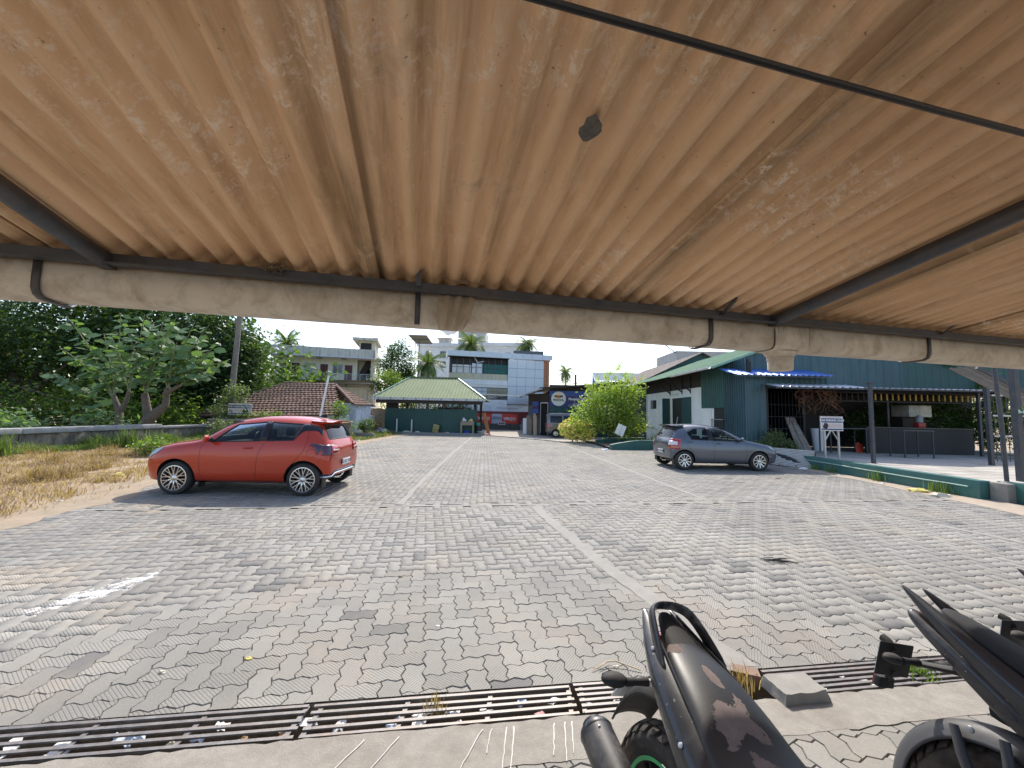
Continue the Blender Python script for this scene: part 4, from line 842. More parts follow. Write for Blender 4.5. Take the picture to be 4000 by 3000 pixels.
def roof_plane(rl_,rr_,dl,dr,parent,items,course=.30,tw_=.25):
    """rl_,rr_ ridge ends; dl,dr eave ends (world)"""
    rl_,rr_,dl,dr=map(V,(rl_,rr_,dl,dr)); ex=(dr-dl).normalized(); nrm=ex.cross(rl_-dl).normalized(); up=nrm.cross(ex)
    Ht=(rl_-dl).dot(up); n=int(Ht/course); 
    for j in range(n+1):
        t=j*course/Ht; a=dl.lerp(rl_,min(1,t)); c=dr.lerp(rr_,min(1,t)); w=(c-a).length; m_=int(w/tw_)
        for i in range(m_):
            p=a+ex*((i+.5)*tw_+ (w-m_*tw_)/2)+nrm*random.uniform(0,.012); items.append((0,frame(p,ex,nrm)@Matrix.Rotation(random.gauss(0,.03),4,'Z')))
ti=[]; roof_plane((-15.8,27,3.5),(-12.4,27,3.4),(-19.0,23.0,1.18),(-10.35,23.4,1.45),th,ti)
for a in range(9):
    for q in range(3): pass
roof_plane((-12.35,27.0,3.38),(-12.3,27.1,3.38),(-9.95,24.0,2.09),(-10.3,28.2,2.15),th,ti)
MB().add([(-15.8,27,3.46),(-12.4,27,3.36),(-10.35,23.4,1.40),(-19,23,1.14),(-9.95,24,2.05),(-10.3,28.2,2.1)],[(0,1,2,3),(1,4,5)]).build('roof_boarding',M_DARKB,th,smooth=0)
MB().add([(-15.8,27,3.46),(-12.4,27,3.36),(-10.3,29.5,2.0),(-19,30.5,1.5),(-19,23,1.14)],[(0,1,2,3),(0,3,4)]).build('rear_roof',M_TILE,th,smooth=0)
pieces('roof_tile',[tm],ti,th,300,'roof_tiles_rest')
# ridge and hip tiles
cap=MB(); P=[]
for i in range(7): a_=math.pi*i/6; P.append([(.12*math.cos(a_),-.2,.10*math.sin(a_)),(.10*math.cos(a_),.2,.085*math.sin(a_))])
cap.grid(P); cap=cap.mesh('ridge_tile',M_TILE,40,fix=False)
for p,q,n_ in (((-15.9,27,3.5),(-12.3,27,3.4),10),((-12.4,27,3.42),(-9.9,24,2.12),10),((-15.8,27,3.5),(-19,23.2,1.25),12)):
    p=V(p);q=V(q)
    for k in range(n_):
        c=p.lerp(q,(k+.5)/n_)+V((0,0,.02)); dd=(q-p).normalized(); x=dd.cross(V((0,0,1))).normalized(); link('ridge_tile',cap,th,mtx=Matrix((x,-dd,x.cross(-dd))).transposed().to_4x4() if False else frame(c,x,x.cross(-dd)*-1 if x.cross(-dd).z<0 else x.cross(-dd)))
o=MB().bar((-10.55,21,.2),(-10.05,21,3.55),.075).build('white_pole',flat('white_pole_paint',(.72,.74,.78),.5)); prop(o,'tall white leaning pole in front of the tiled roof','pole')
# ---- pavilion with green hip roof and fence sheets
pvn=empty('green_pavilion',(-6.2,31,0),0,'open pavilion with olive green hipped metal roof behind a dark green fence','pavilion')
eL,eR,yF,yB=-10.55,-2.0,29.2,37.0; zE=2.72; rz_=4.6; rX0,rX1,rY=-8.75,-4.7,33.0
sv=V((0,rY-yF,rz_-zE)); nrmv=V((0,-(rz_-zE),rY-yF)).normalized()
def hipH(s):
    x=eL+s; f=min((x-eL)/(rX0-eL),(eR-x)/(eR-rX1),1.0); return max(.02,f)*sv.length
cladding(pvn,(eL,yF,zE),(1,0,0),eR-eL,sv,hipH,nrmv,M_OLIVE,.27,.035,1.07,'roof_sheet')
MB().add([(eL,yF,zE),(rX0,rY,rz_),(eL,yB,zE)],[(0,1,2)]).add([(eR,yF,zE),(rX1,rY,rz_),(eR,yB,zE)],[(0,1,2)]).add([(eL,yB,zE),(eR,yB,zE),(rX1,rY,rz_),(rX0,rY,rz_)],[(0,1,2,3)]).build('hip_sheet',M_OLIVE,pvn,smooth=0)
MB().bar((rX0-.1,rY,rz_+.04),(rX1+.1,rY,rz_+.04),.25,.08).build('ridge_cap',M_OLIVE,pvn,smooth=0)
for a,c in (((eL,yF,zE+.04),(rX0,rY,rz_+.04)),((eR,yF,zE+.04),(rX1,rY,rz_+.04))): MB().bar(a,c,.14,.06).build('hip_cap',mat('hip_green',(.14,.27,.2),.5),pvn,smooth=0)
MB().box(eL-.02,eR+.02,yF-.12,yF,zE-.16,zE+.02).build('gutter',mat('pav_gutter',(.50,.51,.50),.5),pvn,smooth=0)
for k in range(9): MB().box(eL+.45+k*.95,eL+.49+k*.95,yF-.14,yF-.11,zE-.18,zE+.03).build('gutter_clip',M_FRAME,pvn,smooth=0)
MB().box(eL+.2,eR-.2,yF+.1,yF+.25,zE-.42,zE-.16).build('eave_beam',M_DARKB,pvn,smooth=0)
for x in (-9.75,-2.85): MB().box(x-.1,x+.1,30.25,30.45,0,2.5).build('post',M_DARKB,pvn,smooth=0); MB().box(x-.1,x+.1,36,36.2,0,2.5).build('post',M_DARKB,pvn,smooth=0)
MB().box(-9.7,-8.95,30.3,30.4,1.8,2.5).build('infill_panel',M_DARK,pvn,smooth=0)
for x in (-8.9,-8.1,-7.3,-6.55,-6.0,-5.3,-4.6,-4.1,-3.6): MB().bar((x,30.35,1.8),(x,30.35,2.55),.05).build('mullion',M_FRAME,pvn,smooth=0)
MB().bar((-8.9,30.35,2.05),(-3,30.35,2.05),.035).build('rail',M_FRAME,pvn,smooth=0)
MB().box(-6.0,-3.9,31.5,31.6,1.6,2.1).build('counter',mat('pav_counter',(.10,.04,.035),.6),pvn,smooth=0); MB().box(-5.95,-5.55,33,33.1,2.1,2.45).build('notice',M_WHITE,pvn,smooth=0)
ff=empty('sheet_fence',(-6.2,30.1,0),0,'dark green corrugated sheet fence round the pavilion','fence')
cladding(ff,(-9.85,30.1,-.05),(1,0,0),7.2,(0,0,1),1.98,(0,-1,0),mat('fence_green',(.025,.085,.078),.45,.2,var=.08,scale=1,rand=.1),.11,.012,.9,'fence_sheet')
cladding(ff,(-9.85,36,-.05),(0,-1,0),5.9,(0,0,1),1.98,(-1,0,0),M_TEALD,.11,.012,.98,'fence_sheet')
for x,h,lab in ((-8.85,1.12,'left'),(-7.7,1.08,'right')):
    b=MB().tube([(x,29.95,-.05),(x,29.95,h-.12),(x,29.95,h)],[.05,.05,.028],10); prop(b.build('vent_pipe',flat('pvc_white',(.75,.76,.76),.4)),'short white upright pipe before the green fence, %s of the two'%lab,'pipe','white pipes by the fence')
# ---------------------------------------------------------------- low walls, platform, yard, verge
b=MB(); b.add([(-8,28.6,-.008),(-1.4,28.7,-.008),(.9,26.5,-.008),(2.2,25.2,-.008),(3.3,23.6,-.008),(4.3,22.6,-.008),(4.7,19.1,-.008),(9.4,19.0,-.008),(9.4,44,-.008),(-10,44,-.008)],[tuple(range(10))])
prop(b.build('yard',M_YARD,smooth=0),kind='structure')
kb=[(-1.5,28.75),(.0,27.4),(.95,26.45),(2.2,25.15),(3.2,23.7)]
for i,(p,q) in enumerate(zip(kb,kb[1:])):
    L_=math.dist(p,q); n=max(1,int(L_/.8))
    for k in range(n):
        a=(lerp(p[0],q[0],k/n),lerp(p[1],q[1],k/n)); c=(lerp(p[0],q[0],(k+.97)/n),lerp(p[1],q[1],(k+.97)/n))
        MB().bar((*a,.0),(*c,random.uniform(-.02,.01)),.16+.05*random.random(),.10).build('kerb_stone',M_CONC,bpy.data.objects['yard'],smooth=0)
# strip of concrete/dirt in front of the platform wall
b=MB(); P=[[(10.75+.04*noise.noise((y,0,0)),y,.006),(9.95-.25*max(0,(11-y))*.4+.12*noise.noise((y*1.3,7,0)),y,.005)] for y in np.linspace(5.5,14,30)]
prop(b.grid(P).build('edge_apron',mat('dusty_edge',(.36,.29,.22),.95,var=.18,scale=5,dirt=(.26,.24,.22),dirt_amt=.6,dirt_scale=2,bump=.3),smooth=0),kind='structure')
pw=empty('platform_wall',(10.6,11,0),0,'low dark green retaining wall with a pale pipe along it','wall')
MB().cbox(10.52,10.78,8.75,14.05,-.05,.41,.012).build('wall_body',M_GREENP,pw); MB().cbox(10.9,11.15,5.2,8.74,-.05,.42,.012).build('wall_body',M_GREENP,pw)
pts=[(10.49,14.0,.27)]+[(10.49+.006*math.sin(k),14-.525*k,.27-.002*k+.008*math.sin(k*.7)) for k in range(1,10)]+[(10.49,8.95,.25)]
MB().tube(pts,.016,8).build('pipe',flat('pale_green_pipe',(.30,.42,.37),.5),pw)
pf=prop(MB().box(10.78,26,8.75,19.3,-.05,.36).build('platform',M_JOINT,smooth=0),kind='structure')
M_SLAB=mat('platform_slab',(.40,.37,.33),.9,var=.15,scale=4,dirt=(.27,.23,.19),dirt_amt=.6,dirt_scale=1.5,rand=.3,bump=.2)
slab=MB().cbox(-.29,.29,-.29,.29,-.02,.022,.006).mesh('slab',M_SLAB,0); sit=[]
for i in range(16):
    for j in range(17): sit.append((0,Matrix.Translation((11.1+i*.6,9.05+j*.6,.362+random.uniform(-.003,.003)))))
pieces('slab',[slab],sit,pf,300)
# pole on a concrete block and the steel frame at the right
sf=empty('block_pole',(11.0,8.62,0),0,'thin dark steel pole standing on a concrete block at the wall end','pole')
MB().cbox(10.72,11.10,8.42,8.74,-.02,.40,.02).build('block',M_CONC,sf); MB().tube([(10.95,8.6,.40),(10.93,8.6,1.6),(10.86,8.62,3.4)],.038,12).build('pole',M_DSTEEL,sf)
MB().lathe([(0,.44),(.07,.43),(.10,.40)],12,Matrix.Translation((10.95,8.6,0))).build('mortar',M_CONC,sf)
s2=empty('steel_post',(11.75,8.95,.4),0,'thick dark steel post with a rag tied round it at right edge','post')
MB().box(11.72,11.84,8.92,9.04,.38,3.6).build('column',M_DSTEEL,s2,smooth=0)
b=MB()
for k in range(7): b.tube([(11.71+.05*noise.noise((k,1,0)),8.885,1.95+k*.012),(11.78,8.875+.01*noise.noise((k,3,0)),1.97+.05*noise.noise((k,2,0))),(11.85,8.885,1.92+.02*k)],.008,5)
b.tube([(11.82,8.88,1.95),(11.86,8.87,1.85),(11.845,8.87,1.75),(11.86,8.87,1.66)],.006,5); b.build('rag',flat('mint_rag',(.42,.62,.55),.8),s2)
s3=empty('far_frame_post',(15.2,12.2,.4),0,'dark upright post behind the block pole beside the mesh fence','post')
MB().box(15.17,15.27,12.25,12.35,.38,3.05).build('column',M_DSTEEL,s3,smooth=0); MB().box(15.05,15.40,12.2,12.4,3.05,3.12).build('cap_plate',M_DSTEEL,s3,smooth=0)
mf=empty('mesh_fence',(16.5,12.4,.4),0,'tall grey bar fence panel at right edge behind the steel posts','fence')
for z in (.62,1.3,1.95,2.6): MB().bar((15.35,12.3,z),(19,12.3,z),.05,.05).build('rail',M_DSTEEL if z<1 else M_GALV,mf,smooth=0)
for k in range(26): MB().bar((15.45+k*.14,12.33,.5),(15.45+k*.14,12.33,2.6),.016).build('bar',M_DSTEEL,mf,smooth=0)
lt=empty('sloping_sheet_roof',(14,10.5,3),0,'sloping grey corrugated sheet roof edge seen under the gutter at far right','roof')
d_=V((4.2,0,-2.1)); cladding(lt,(12.35,10.2,3.22),(0,1,0),.6,d_,2.6,V((1.9,0,4.2)),M_GREYSHEET,.18,.03,1.1,'sheet'); MB().bar((12.35,10.15,3.18),(14.6,10.15,2.06),.06,.09).build('edge_bar',M_DSTEEL,lt,smooth=0)
# main post and stand-alone posts on the platform
def post(name,x,y,w,z1,lab,capw=0):
    o=empty(name,(x,y,.38),0,lab,'post','steel posts on the platform'); MB().box(x-w/2,x+w/2,y-w/2,y+w/2,.37,z1).build('column',M_DSTEEL,o,smooth=0)
    if capw: MB().box(x-capw/2,x+capw/2,y-capw/2,y+capw/2,z1,z1+.03).build('cap_plate',M_DSTEEL,o,smooth=0)
    MB().box(x-w*.9,x+w*.9,y-w*.9,y+w*.9,.37,.39).build('base_plate',M_DSTEEL,o,smooth=0)
post('steel_post',11.3,12.1,.085,2.88,'dark square steel post with a flat cap, nearest on the platform',.17)
post('steel_post',18.7,15.4,.09,2.95,'dark canopy post right of the black counter')
post('steel_post',16.6,17.0,.08,2.95,'slim grey post behind the black counter')
# CAR PARKING ONLY stand
M_SIGNBLUE=flat('sign_navy',(.05,.08,.18),.5); M_SIGNPINK=flat('sign_faded',(.60,.50,.48),.6)
def sign(name,lab,origin,xax,nax,w,h,legs=None,hole=(.1,.25)):
    o=empty(name,origin,0,lab,'sign'); fm=frame(origin,xax,nax)
    def q(b,nm,m): return link(nm,b.mesh(nm,m,0),o,mtx=fm)
    q(MB().box(-w/2,w/2,-h/2,h/2,-.02,0),'frame',M_GALV); q(MB().box(-w/2+.015,w/2-.015,-h/2+.015,h/2-.015,0,.006),'face',M_WHITE)
    q(MB().box(-w/2+.03,w/2-.03,.06*h,.36*h,.006,.009),'navy_band',M_SIGNBLUE); q(MB().box(-w/2+.03,w/2-.03,-h*.44,-h*.34,.006,.009),'navy_band',M_SIGNBLUE); q(MB().box(-w/2+.05,w/2-.05,-h*.30,h*.02,.006,.009),'faded_panel',M_SIGNPINK); q(MB().box(-w/2+.08,w/2-.08,h*.38,h*.46,.006,.009),'faded_panel',M_SIGNPINK)
    link('lettering',text_mesh('CAR PARKING ONLY',w*.112,M_WHITE,bold=.002),o,mtx=fm@Matrix.Translation((0,h*.21,.014)))
    b=MB(); hx,hw=hole; pts=[(hx+hw*math.cos(a)*(.7+.4*noise.noise((math.cos(a)*1.3,math.sin(a)*1.3,w))),-h*.16+h*.26*math.sin(a)*(.8+.5*noise.noise((a,2,w))),.0125) for a in np.linspace(0,6.28,16,endpoint=False)]
    b.add(pts+[(p[0],p[1],.004) for p in pts],[tuple(range(16))]+[(i,(i+1)%16,16+(i+1)%16,16+i) for i in range(16)]); q(b,'torn_hole',M_DARK)
    return o,fm
o,fm=sign('parking_sign','torn car parking only sign on thin metal legs on the platform',(11.0,13.25,1.58),(.985,.17,0),(.17,-.985,0),.92,.5,hole=(-.25,.15))
for x in (-.28,.28):
    p=fm@V((x,-.25,-.03)); MB().bar((p.x,p.y,.38),(p.x,p.y,1.40),.05,.05).build('leg',M_GALV,o,smooth=0)
    p2=fm@V((x*.1,-.25,-.03)); MB().bar((p.x,p.y,.98),(p2.x,p2.y,1.34),.03,.03).build('brace',M_GALV,o,smooth=0)
# white tall planter pot
b=MB(); b.lathe([(0,.40),(.15,.385),(.165,.40),(.245,1.28),(.25,1.33),(.235,1.33),(.22,1.22),(0,1.2)],36,Matrix.Translation((13.0,16.4,0)))
prop(b.build('tall_pot',flat('pot_white',(.72,.75,.80),.4)),'tall tapered white planter pot behind the parking sign','pot')
# leaning weathered plank (two boards)
pk=empty('weathered_plank',(12.35,16.3,.38),0,'pair of grey weathered planks leaning on the dark wall','plank'); M_WOODG=mat('grey_wood',(.26,.235,.21),.9,var=.35,scale=6,dirt=(.10,.08,.07),dirt_amt=.7,dirt_scale=3,stretch=(4,4,.4),bump=.5)
for x0,x1,x2,x3 in ((11.62,11.80,11.85,12.13),(11.81,12.02,12.14,12.46)):
    b=MB(); top=[(x0,16.45,1.80),(x1,16.45,1.78)]; bot=[(x2,16.0,.38),(x3,16.0,.38)]; b.add([(x2,15.98,.385),(x3-.02,15.98,.385),(x1,16.4,1.80),(x0,16.4,1.82),(x2,16.02,.385),(x3-.02,16.02,.385),(x1,16.44,1.80),(x0,16.44,1.82)],[(0,1,2,3),(7,6,5,4),(0,3,7,4),(1,5,6,2),(2,6,7,3),(0,4,5,1)]); b.build('board',M_WOODG,pk,smooth=0)
# low metal slatted panel leaning against the wall end
gp=empty('leaning_grille',(10.1,14.1,0),0,'rusty-edged slatted metal panel leaning against the end of the green wall','panel')
A0,A1,B0,B1=V((9.45,14.75,.62)),V((10.95,13.95,.56)),V((9.6,14.35,.06)),V((10.5,13.5,.02))
M_SLAT=mat('pale_slat',(.55,.53,.49),.6,.2,var=.1,dirt=(.30,.16,.08),dirt_amt=.6,dirt_scale=4)
for k in range(12):
    t=k/11.; MB().bar(A0.lerp(B0,t),A1.lerp(B1,t),.02,.042,up=(A0-B0).normalized()).build('slat',M_SLAT,gp,smooth=0)
bk_=V((.03,.05,0)); MB().add([A0+bk_,A1+bk_,B1+bk_,B0+bk_],[(0,1,2,3)]).build('gap_shade',M_DARK,gp,smooth=0,fix=False)  # black sheet added behind the slats so their gaps look shaded
MB().bar(A1,B1,.05,.03).bar(A0,B0,.05,.03).bar(A0.lerp(A1,.5)+V((0.02,.03,0)),B0.lerp(B1,.5)+V((.02,.03,0)),.04).build('frame_bar',mat('rust',(.16,.07,.035),.9,var=.3),gp,smooth=0)
for f in (.2,.6): p=B0.lerp(B1,f); MB().bar((p.x,p.y-.02,0),(p.x+.02,p.y,.08),.03).build('foot',M_FRAME,gp,smooth=0)
# thin black tables/barriers by the counter
for x0,x1,y,lab in ((14.35,14.95,14.4,'thin black table frame standing in front of the counter, nearest'),(12.9,13.9,15.9,'thin dark table frame further back beside the white pot')):
    tb=empty('table_frame',(x0,y,.38),0,lab,'table'); 
    MB().box(x0-.05,x1+.5,y-.3,y+.3,1.36,1.39).build('top',mat('dull_top',(.09,.095,.1),.5),tb,smooth=0)
    for x in (x0,x1+.45):
        for yy in (y-.27,y+.27): MB().bar((x,yy,.38),(x,yy,1.36),.035).build('leg',M_DSTEEL,tb,smooth=0)
b=MB(); P=[[(14.5+.32*(u-.5)+.05*v,16.1+.1*v,.38+.45*v*(1-.6*abs(u-.4))) for u in np.linspace(0,1,6)] for v in (0,.5,1)]
prop(b.grid(P).build('red_sack',flat('red_plastic',(.45,.05,.02),.5),smooth=50),'crumpled red plastic sheet on the canteen floor','sack')
# ---- two low curved green planters near the bush
M_SOIL=mat('planter_soil',(.13,.10,.075),.95,var=.3)
for lab,p,q,h0,h1 in (('far low green planter wall under the yellow-flowered bush',(5.0,22.6),(8.6,24.6),.26,.36),('near low green planter wall beside the grey car',(5.0,19.3),(8.3,20.2),.25,.48)):
    o=empty('planter_wall',(p[0],p[1],0),0,lab,'planter'); b=MB(); L1=[];L2=[];L3=[];L4=[]
    for k in range(15):
        t=k/14; x=lerp(p[0],q[0],t); y=lerp(p[1],q[1],t)-.15*math.sin(math.pi*t); h=h0+(h1-h0)*math.sin(math.pi/2*min(1,t*1.8))
        L1.append((x,y,-.05)); L2.append((x,y,h)); L3.append((x-.04,y+.2,h)); L4.append((x-.04,y+.2,-.05))
    b.grid([L1,L2,L3,L4]); b.add([L1[0],L2[0],L3[0],L4[0]],[(0,1,2,3)]); b.add([L1[-1],L2[-1],L3[-1],L4[-1]],[(3,2,1,0)]); b.build('wall_body',M_GREENP,o,smooth=40)
b=MB(); b.add([(4.9,19.5,.12),(8.4,20.4,.12),(9.45,21,.14),(9.45,27,.14),(4.6,25.6,.05),(4.9,22.7,.1)],[(0,1,2,3,4,5)]); prop(b.build('planting_bed',M_SOIL,smooth=0),kind='structure')
bd=MB(); bd.box(-.22,.0,-.015,.015,-.28,.28).box(.03,.22,-.015,.015,-.28,.28); o=prop(bd.build('tilted_board',M_WHITE,mtx=Matrix.Translation((5.75,20.3,.95))@Matrix.Rotation(R(22),4,'Y'),smooth=0),'small tilted two-panel white board on a stick by the planters','board')
MB().bar((5.6,20.35,.1),(5.75,20.33,.75),.03).build('stick',M_FRAME,o,smooth=0)
# ---- left boundary wall with coping and stained plaster
M_WALLST=mat('mossy_wall',(.20,.175,.14),.95,var=.4,scale=4,dirt=(.045,.04,.035),dirt_amt=.95,dirt_scale=3.2,stretch=(1.5,1.5,.6),bump=.7,bscale=22)
M_COPE=mat('wall_coping',(.33,.33,.33),.95,var=.2,scale=4,dirt=(.13,.125,.12),dirt_amt=.7,dirt_scale=2.5,bump=.5)
lw=empty('boundary_wall',(-17,16,0),0,'long low mossy boundary wall with grey coping left of the red car','wall')
ys=[4.0,7.2,10.4,13.6,16.8,19.0]; 
for y0,y1 in zip(ys,ys[1:]):
    MB().cbox(-17.55,-17.2,y0,y1-.03,-.1,.62,.015).build('wall_panel',M_WALLST,lw); MB().cbox(-17.62,-17.10,y0,y1-.01,.62,.82,.03).build('coping',M_COPE,lw)
for y0,y1 in ((19.02,21.0),(21.02,23.2)):
    MB().cbox(-17.5,-17.15,y0,y1-.03,-.1,.60,.015).build('wall_panel',M_WALLST,lw); MB().cbox(-17.55,-17.06,y0,y1-.01,.60,.72,.03).build('coping',M_COPE,lw)
lw2=empty('rear_wall',(-12,22,0),0,'low stained wall with pale top slab in front of the tiled house','wall'); MB().box(-17.2,-9.2,22.0,22.25,-.1,.95).build('wall_panel',M_WALLST,lw2,smooth=0); MB().cbox(-17.2,-9.1,21.9,22.35,.95,1.05,.02).build('coping',M_CONC,lw2)
# pinkish sheet roof low behind the wall
lr=empty('low_sheet_roof',(-20,26,0),0,'low faded pink sheet roof beyond the boundary wall behind the red car','roof')
cladding(lr,(-21.5,25.2,.85),(1,0,0),4.2,(0,2,.75),2.3,(0,-.75,2),mat('pink_sheet',(.42,.30,.24),.8,var=.15,rand=.2),.28,.03,1.05,'sheet')
# telegraph pole with its sign
tp=empty('telegraph_pole',(-16.7,22.9,0),0,'leaning grey timber pole carrying a torn car parking sign','pole')
M_POLE=mat('pole_wood',(.23,.20,.17),.9,var=.25,scale=4,dirt=(.12,.10,.09),dirt_amt=.6,dirt_scale=3,stretch=(5,5,.4),bump=.4)
MB().tube([(-16.75,22.9,-.1),(-16.68,22.9,2),(-16.6,22.9,5),(-16.5,22.9,8.8)],[.17,.165,.15,.13],14).build('shaft',M_POLE,tp)
sign('parking_sign','torn blue and white car parking only sign fixed to the leaning pole',(-15.9,22.6,1.62),(.98,.2,0),(.2,-.98,0),1.25,.66,hole=(.28,.22))
# ---------------------------------------------------------------- vegetation
def leaf_quads(P, size, rngl, up=.35, asp=.45, jit=.35, droop=0.0, dirs=None):
    n=len(P); d=rngl.normal(size=(n,3)) if dirs is None else dirs+rngl.normal(size=(n,3))*jit
    d[:,2]=d[:,2]*.6-droop; d/=np.linalg.norm(d,axis=1,keepdims=True)+1e-9
    nn=rngl.normal(size=(n,3)); nn[:,2]+=up*4; s=np.cross(d,nn); s/=np.linalg.norm(s,axis=1,keepdims=True)+1e-9
    l=(size*rngl.uniform(.6,1.3,n))[:,None]; w=l*asp*.5; nz=np.cross(s,d)
    a=P-d*l*.5; b=P+s*w+nz*l*.06; c=P+d*l*.5; e=P-s*w+nz*l*.06
    v=np.stack([a,b,c,e],1).reshape(-1,3); f=np.arange(4*n).reshape(-1,4); return v,f
def clump_points(blobs, ncl, per, rad, rngl, shell=.55):
    vol=np.array([b[3]*b[4]*b[5] for b in blobs]); pr=vol/vol.sum(); cl=[]
    for k in rngl.choice(len(blobs),ncl,p=pr):
        cx,cy,cz,rx,ry,rz=blobs[k]; u=rngl.normal(size=3); u/=np.linalg.norm(u); r=shell+(1-shell)*rngl.random(); cl.append((cx+u[0]*rx*r,cy+u[1]*ry*r,cz+u[2]*rz*r))
    cl=np.array(cl); P=np.repeat(cl,per,0)+rngl.normal(size=(ncl*per,3))*rad*np.array([1,1,.7]); return cl,P
def tree(name,label,cat,base,blobs,ncl,per,rad,lsize,lm,trunk=.18,fork=.5,seed=1,group=None,bark=None,shell=.5,asp=.5,lean=(0,0),limbs=14):
    rg=np.random.default_rng(seed); o=empty(name,base,0,label,cat,group); cl,P=clump_points(blobs,ncl,per,rad,rg,shell)
    P=P[P[:,2]>base[2]+.05]
    v,f=leaf_quads(P,lsize,rg,asp=asp); link('crown',mesh_np('crown',v,f,lm),o)
    if trunk:
        top=np.array(blobs[0][:3]); h=top[2]-base[2]; b=MB(); bx,by,bz=base; fk=V((bx+lean[0],by+lean[1],bz+h*fork))
        b.tube([(bx,by,bz-.1),V((bx,by,bz)).lerp(fk,.5)+V((.05,.03,0)),fk],[trunk*1.25,trunk,trunk*.85],10)
        for k in rg.choice(len(cl),min(limbs,len(cl)),replace=False):
            e=V(cl[k]); m=fk.lerp(e,.5)+V((rg.normal()*.15,rg.normal()*.15,.15)); b.tube([fk,m,e],[trunk*.5,trunk*.3,.015],6)
        b.build('trunk',bark or M_BARK,o,smooth=60)
    return o
M_BARK=mat('bark',(.13,.105,.08),.95,var=.35,scale=8,bump=.6,bscale=25)
LF_DARK=leafm('leaf_dark',(.026,.06,.024),(.085,.145,.045),.36); LF_MID=leafm('leaf_mid',(.035,.085,.02),(.10,.17,.04),.35); LF_LIGHT=leafm('leaf_light',(.09,.17,.03),(.22,.30,.06),.4)
LF_BUSH=leafm('leaf_cassia',(.13,.23,.035),(.40,.48,.12),.42); LF_BIG=leafm('leaf_big',(.085,.16,.085),(.17,.26,.13),.4,.6); LF_FAR=leafm('leaf_far',(.07,.12,.06),(.13,.19,.09),.3); LF_GREY=leafm('leaf_grey',(.10,.15,.07),(.20,.25,.12),.3)
# tall dark trees beyond the boundary wall
tree('dense_tree','tall dark evergreen tree at the far left beyond the boundary wall','tree',(-31,24.5,0),[(-31,25,6,5,3,4.5),(-34,22,4,4,3,3.5)],420,44,.6,.34,LF_DARK,.3,.35,1,'dark trees beyond the wall')
tree('dense_tree','dark evergreen tree behind the big-leaved shrubs, second from left','tree',(-25.5,26,0),[(-26,27,6.5,4,3,4.2),(-24,25,3.4,3,2,2.5)],400,44,.6,.33,LF_DARK,.28,.4,2,'dark trees beyond the wall')
tree('dense_tree','dark tree directly behind the pollarded shrub stems','tree',(-21.5,26.5,0),[(-21.5,27.5,5.5,3.2,2.5,4.0),(-20.2,26.5,3.2,2.6,2,2.2)],330,42,.55,.32,LF_DARK,.22,.4,3,'dark trees beyond the wall')
tree('dense_tree','round dark tree touching the leaning pole','tree',(-19.6,27,0),[(-19.6,27,5.0,1.6,1.8,2.3),(-18.5,26.6,5.6,.7,.9,1.0),(-19.2,26.2,3.0,1.5,1.5,1.3)],210,40,.42,.27,LF_DARK,.2,.4,4,'dark trees beyond the wall')
tree('leafy_tree','sunlit mid-green tree between the pole and the tiled roof','tree',(-20.4,29.5,0),[(-20.8,29.5,4.4,1.6,1.5,1.7),(-19.6,29,2.8,1.3,1.3,1.4)],110,34,.36,.2,LF_MID,.15,.4,5)
tree('leafy_bush','pale green bush hanging over the left end of the tiled roof','bush',(-16.6,22.9,.2),[(-16.7,22.8,1.7,.9,.5,.9),(-16.3,22.6,2.5,.7,.5,.6)],60,26,.22,.17,LF_GREY,.05,.4,6)
tree('leafy_bush','bright green undergrowth glowing behind the boundary wall','bush',(-21.5,22.3,0),[(-20.5,22.6,1.6,2.4,.8,1.2),(-24.5,22.6,1.9,2.6,.9,1.5),(-28,21,1.6,2.6,.9,1.3)],150,26,.32,.2,LF_LIGHT,.06,.3,7)
tree('leafy_bush','low green weeds on the left over the wall coping','bush',(-20.5,14.5,.2),[(-20,14.8,.9,2.0,1.2,.5),(-18.3,17,.9,.6,1.5,.4)],70,24,.25,.24,LF_BIG,.03,.3,8)
